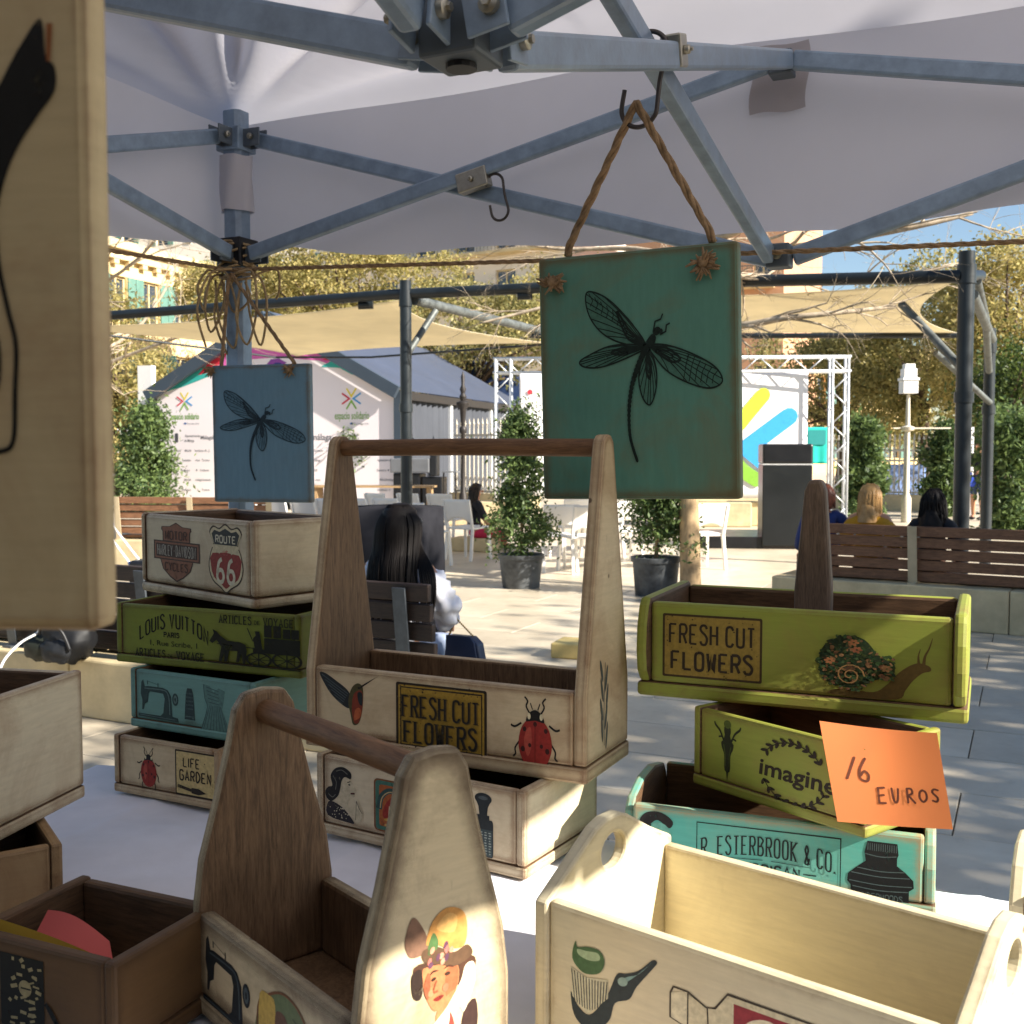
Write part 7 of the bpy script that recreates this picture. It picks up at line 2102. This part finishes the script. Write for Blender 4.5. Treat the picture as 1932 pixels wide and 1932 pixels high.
# people on the right bench
rb0 = Vector((2.36, 9.95, 0)); ry = R(33); rev = Vector((math.cos(ry), -math.sin(ry), 0)); rnv = Vector((math.sin(ry), math.cos(ry), 0))
def on_bench(u, back=0.36):
    # where the line of sight u meets the bench line
    s = (u-966)/FPX; p = rb0 + rnv*back
    k = (s*p.y - p.x)/(rev.x - s*rev.y)
    return p + rev*k
GB = 'people sitting on the right bench'
person('person with red hair in blue and navy at the left end of the right bench', on_bench(1556), -ry+R(30), jm('navy_top','24346a'), jm('navy_trousers','20263c'), M['hair_r'], 'sit', 0.92, 0.05, seat=0.41, group=GB)
person('blonde person in mustard jacket on the right bench', on_bench(1642), -ry, jm('mustard_jacket','c08a1c'), jm('dark_trousers','26262a'), M['hair_b'], 'sit', 0.93, 0.16, seat=0.41, group=GB, wide=1.12, sleeve=1.8)
person('person with curly black hair on the right bench near the black post', on_bench(1762), -ry, jm('black_top','1c1c20'), jm('black_trousers','1a1a1e'), M['hair_k'], 'sit', 0.92, 0.14, seat=0.38, group=GB, wide=1.3)
# standing man
ml = at(1846, 950, 23.6); ml.z = 0
person('man in black shirt and shorts standing beside the black posts', ml, R(120), jm('black_shirt','1e2024'), jm('blue_shorts','3c4c66'), M['hair_d'], 'stand', 0.98, 0.0, long_sleeve=False, bottomlen=0.45, arms=[((-0.25,-0.05,0.30),(-0.20,0.20,0.22)), ((0.22,0.02,0.30),(0.10,0.22,0.35))])
bb = MB().prism([(-0.16,0),(0.16,0),(0.19,0.08),(0.10,0.30),(0.03,0.36),(-0.06,0.34),(-0.18,0.12)], lambda a, b, c_: Vector((a, c_, b)), 0.14).build('blue_bag', m_plain('blue_plastic','2c4ab8',0.4,0,0.2,8,0.3,20), None, ml + Vector((-0.26,-0.05,0.72)), None, bevel=0.03)
tag(bb, 'bright blue bag carried by the man in black', 'bag')
# woman in black by the concrete block
person('woman in black with wavy hair and pink waistband sitting near the thin shrub', gp(897, 1038) + Vector((0,0,0)), R(-70), jm('black_blouse','201e22'), jm('pink_skirt','c02c50'), M['hair_d'], 'sit', 0.95, 0.14, seat=0.20, long_sleeve=False, arms=[((-0.24,0.05,0.30),(-0.12,0.2,0.12)), ((0.26,0.08,0.28),(0.34,0.22,0.06))])
st2 = MB().box((-0.35,-0.25,0),(0.35,0.25,0.19)).build('low_step', M['stone'], None, gp(897,1038), (0,0,R(-20)), bevel=0.01); tag(st2, 'low step under the woman in black', 'step')
# person with the trolley at the left
plc = at(152, 950, 10.6); plc.z = 0
hp = at(196, 992, 10.5)
person('person pulling a trolley, only the arm showing beside the plaque', plc, R(-10), jm('light_dress','d8d0c8'), jm('light_trousers','b8b0a8'), M['hair_d'], 'stand', 1.0, 0.1, long_sleeve=False, sleeve=0.8, arms=[((-0.25,0.0,0.30),(-0.22,0.10,0.05)), ((hp.x-plc.x+0.03, -0.12, hp.z-0.90+0.31),(hp.x-plc.x-0.005, -0.10, hp.z-0.90+0.07))])
tr_ = empty('shopping_trolley', at(252, 1062, 10.3), 0, 'two-wheeled trolley with white poles and blue handle pulled at the left', 'trolley'); tr_.location.z = 0
tb0 = tr_.location.copy()
hA = at(190, 990, 10.5)-tb0; hB = at(206, 984, 10.55)-tb0; lA = at(246, 1064, 10.2)-tb0; lB = at(262, 1056, 10.3)-tb0
for a_, b_ in ((hA, lA), (hB, lB)):
    MB().tube([a_, b_], 0.011, 8).build('pole', M['white_pl'], tr_, smooth=True)
blu = m_plain('blue_grip','2c58a8',0.4)
MB().tube([hA, hA.lerp(hB,0.5)+Vector((0,0,0.015)), hB], 0.020, 8).tube([hA, hA.lerp(lA,0.1)], 0.018, 8).tube([hB, hB.lerp(lB,0.1)], 0.018, 8).build('handle', blu, tr_, smooth=True)
MB().tube([lA.lerp(hA,0.03), lA.lerp(hA,-0.06)], 0.02, 8).build('joint', blu, tr_, smooth=True)
mid = (lA+lB)/2; MB().box((mid.x-0.02, mid.y-0.12, 0.10), (mid.x+0.36, mid.y+0.12, mid.z+0.02)).build('bag', M['cab'], tr_, bevel=0.03)
for q in (-0.14, 0.14): MB().tube([(mid.x+0.22, mid.y+q-0.015, 0.09),(mid.x+0.22, mid.y+q+0.015, 0.09)], 0.09, 18).build('wheel', M['black_pl'], tr_, smooth=40)
kd = at(207, 900, 31); kd.z = 0
person('child in pink hat and white shirt at the far left', kd, R(-60), jm('white_tshirt','e8e4e4'), jm('blue_jeans','3c5a8c'), M['hair_d'], 'stand', 0.60, 0.08, long_sleeve=False, cap=jm('pink_hat','d84a7c'), arms=[((-0.25,0.0,0.32),(-0.22,0.15,0.15)), ((0.22,0.2,0.42),(0.2,0.42,0.44))])
# dark backpack and white cord on the plinth at the far left
bkp = gp(92, 1262, 0.33) + Vector((0, 0.25, 0))
bk = empty('backpack', bkp, R(-20), 'dark backpack slumped on the stone bench at the far left', 'backpack'); bk.scale = (0.8, 0.8, 0.8)
def lump(c, r, name, mat, amp, sc, seed, parent):
    o = MB().ball(c, r, 28, 18).build(name, mat, parent, smooth=True); rumple(o, amp, sc, seed); return o
lump((0,0,0.16), (0.22,0.15,0.17), 'body', jm('dark_nylon','121316',0.6), 0.03, 9, 1, bk); lump((-0.16,-0.06,0.10), (0.14,0.11,0.11), 'pocket', jm('green_nylon','1e221a',0.6), 0.02, 12, 5, bk); lump((0.02,-0.13,0.09), (0.13,0.05,0.09), 'pocket', jm('grey_nylon','1c1e22',0.6), 0.015, 12, 9, bk)
MB().tube(catmull([(-0.1,-0.15,0.2),(-0.02,-0.2,0.3),(0.1,-0.17,0.24),(0.16,-0.15,0.1)], 6), 0.012, 6).build('strap', M['black_pl'], bk, smooth=True)
cd_ = MB().tube(catmull([at(0,1262,5.5), at(12,1240,5.6), at(40,1212,5.8), at(68,1196,6.0), at(74,1186,6.0)], 6), 0.007, 6).build('white_cord', M['white_pl'], smooth=True)
tag(cd_, 'white cord curving over the dark backpack', 'cord')
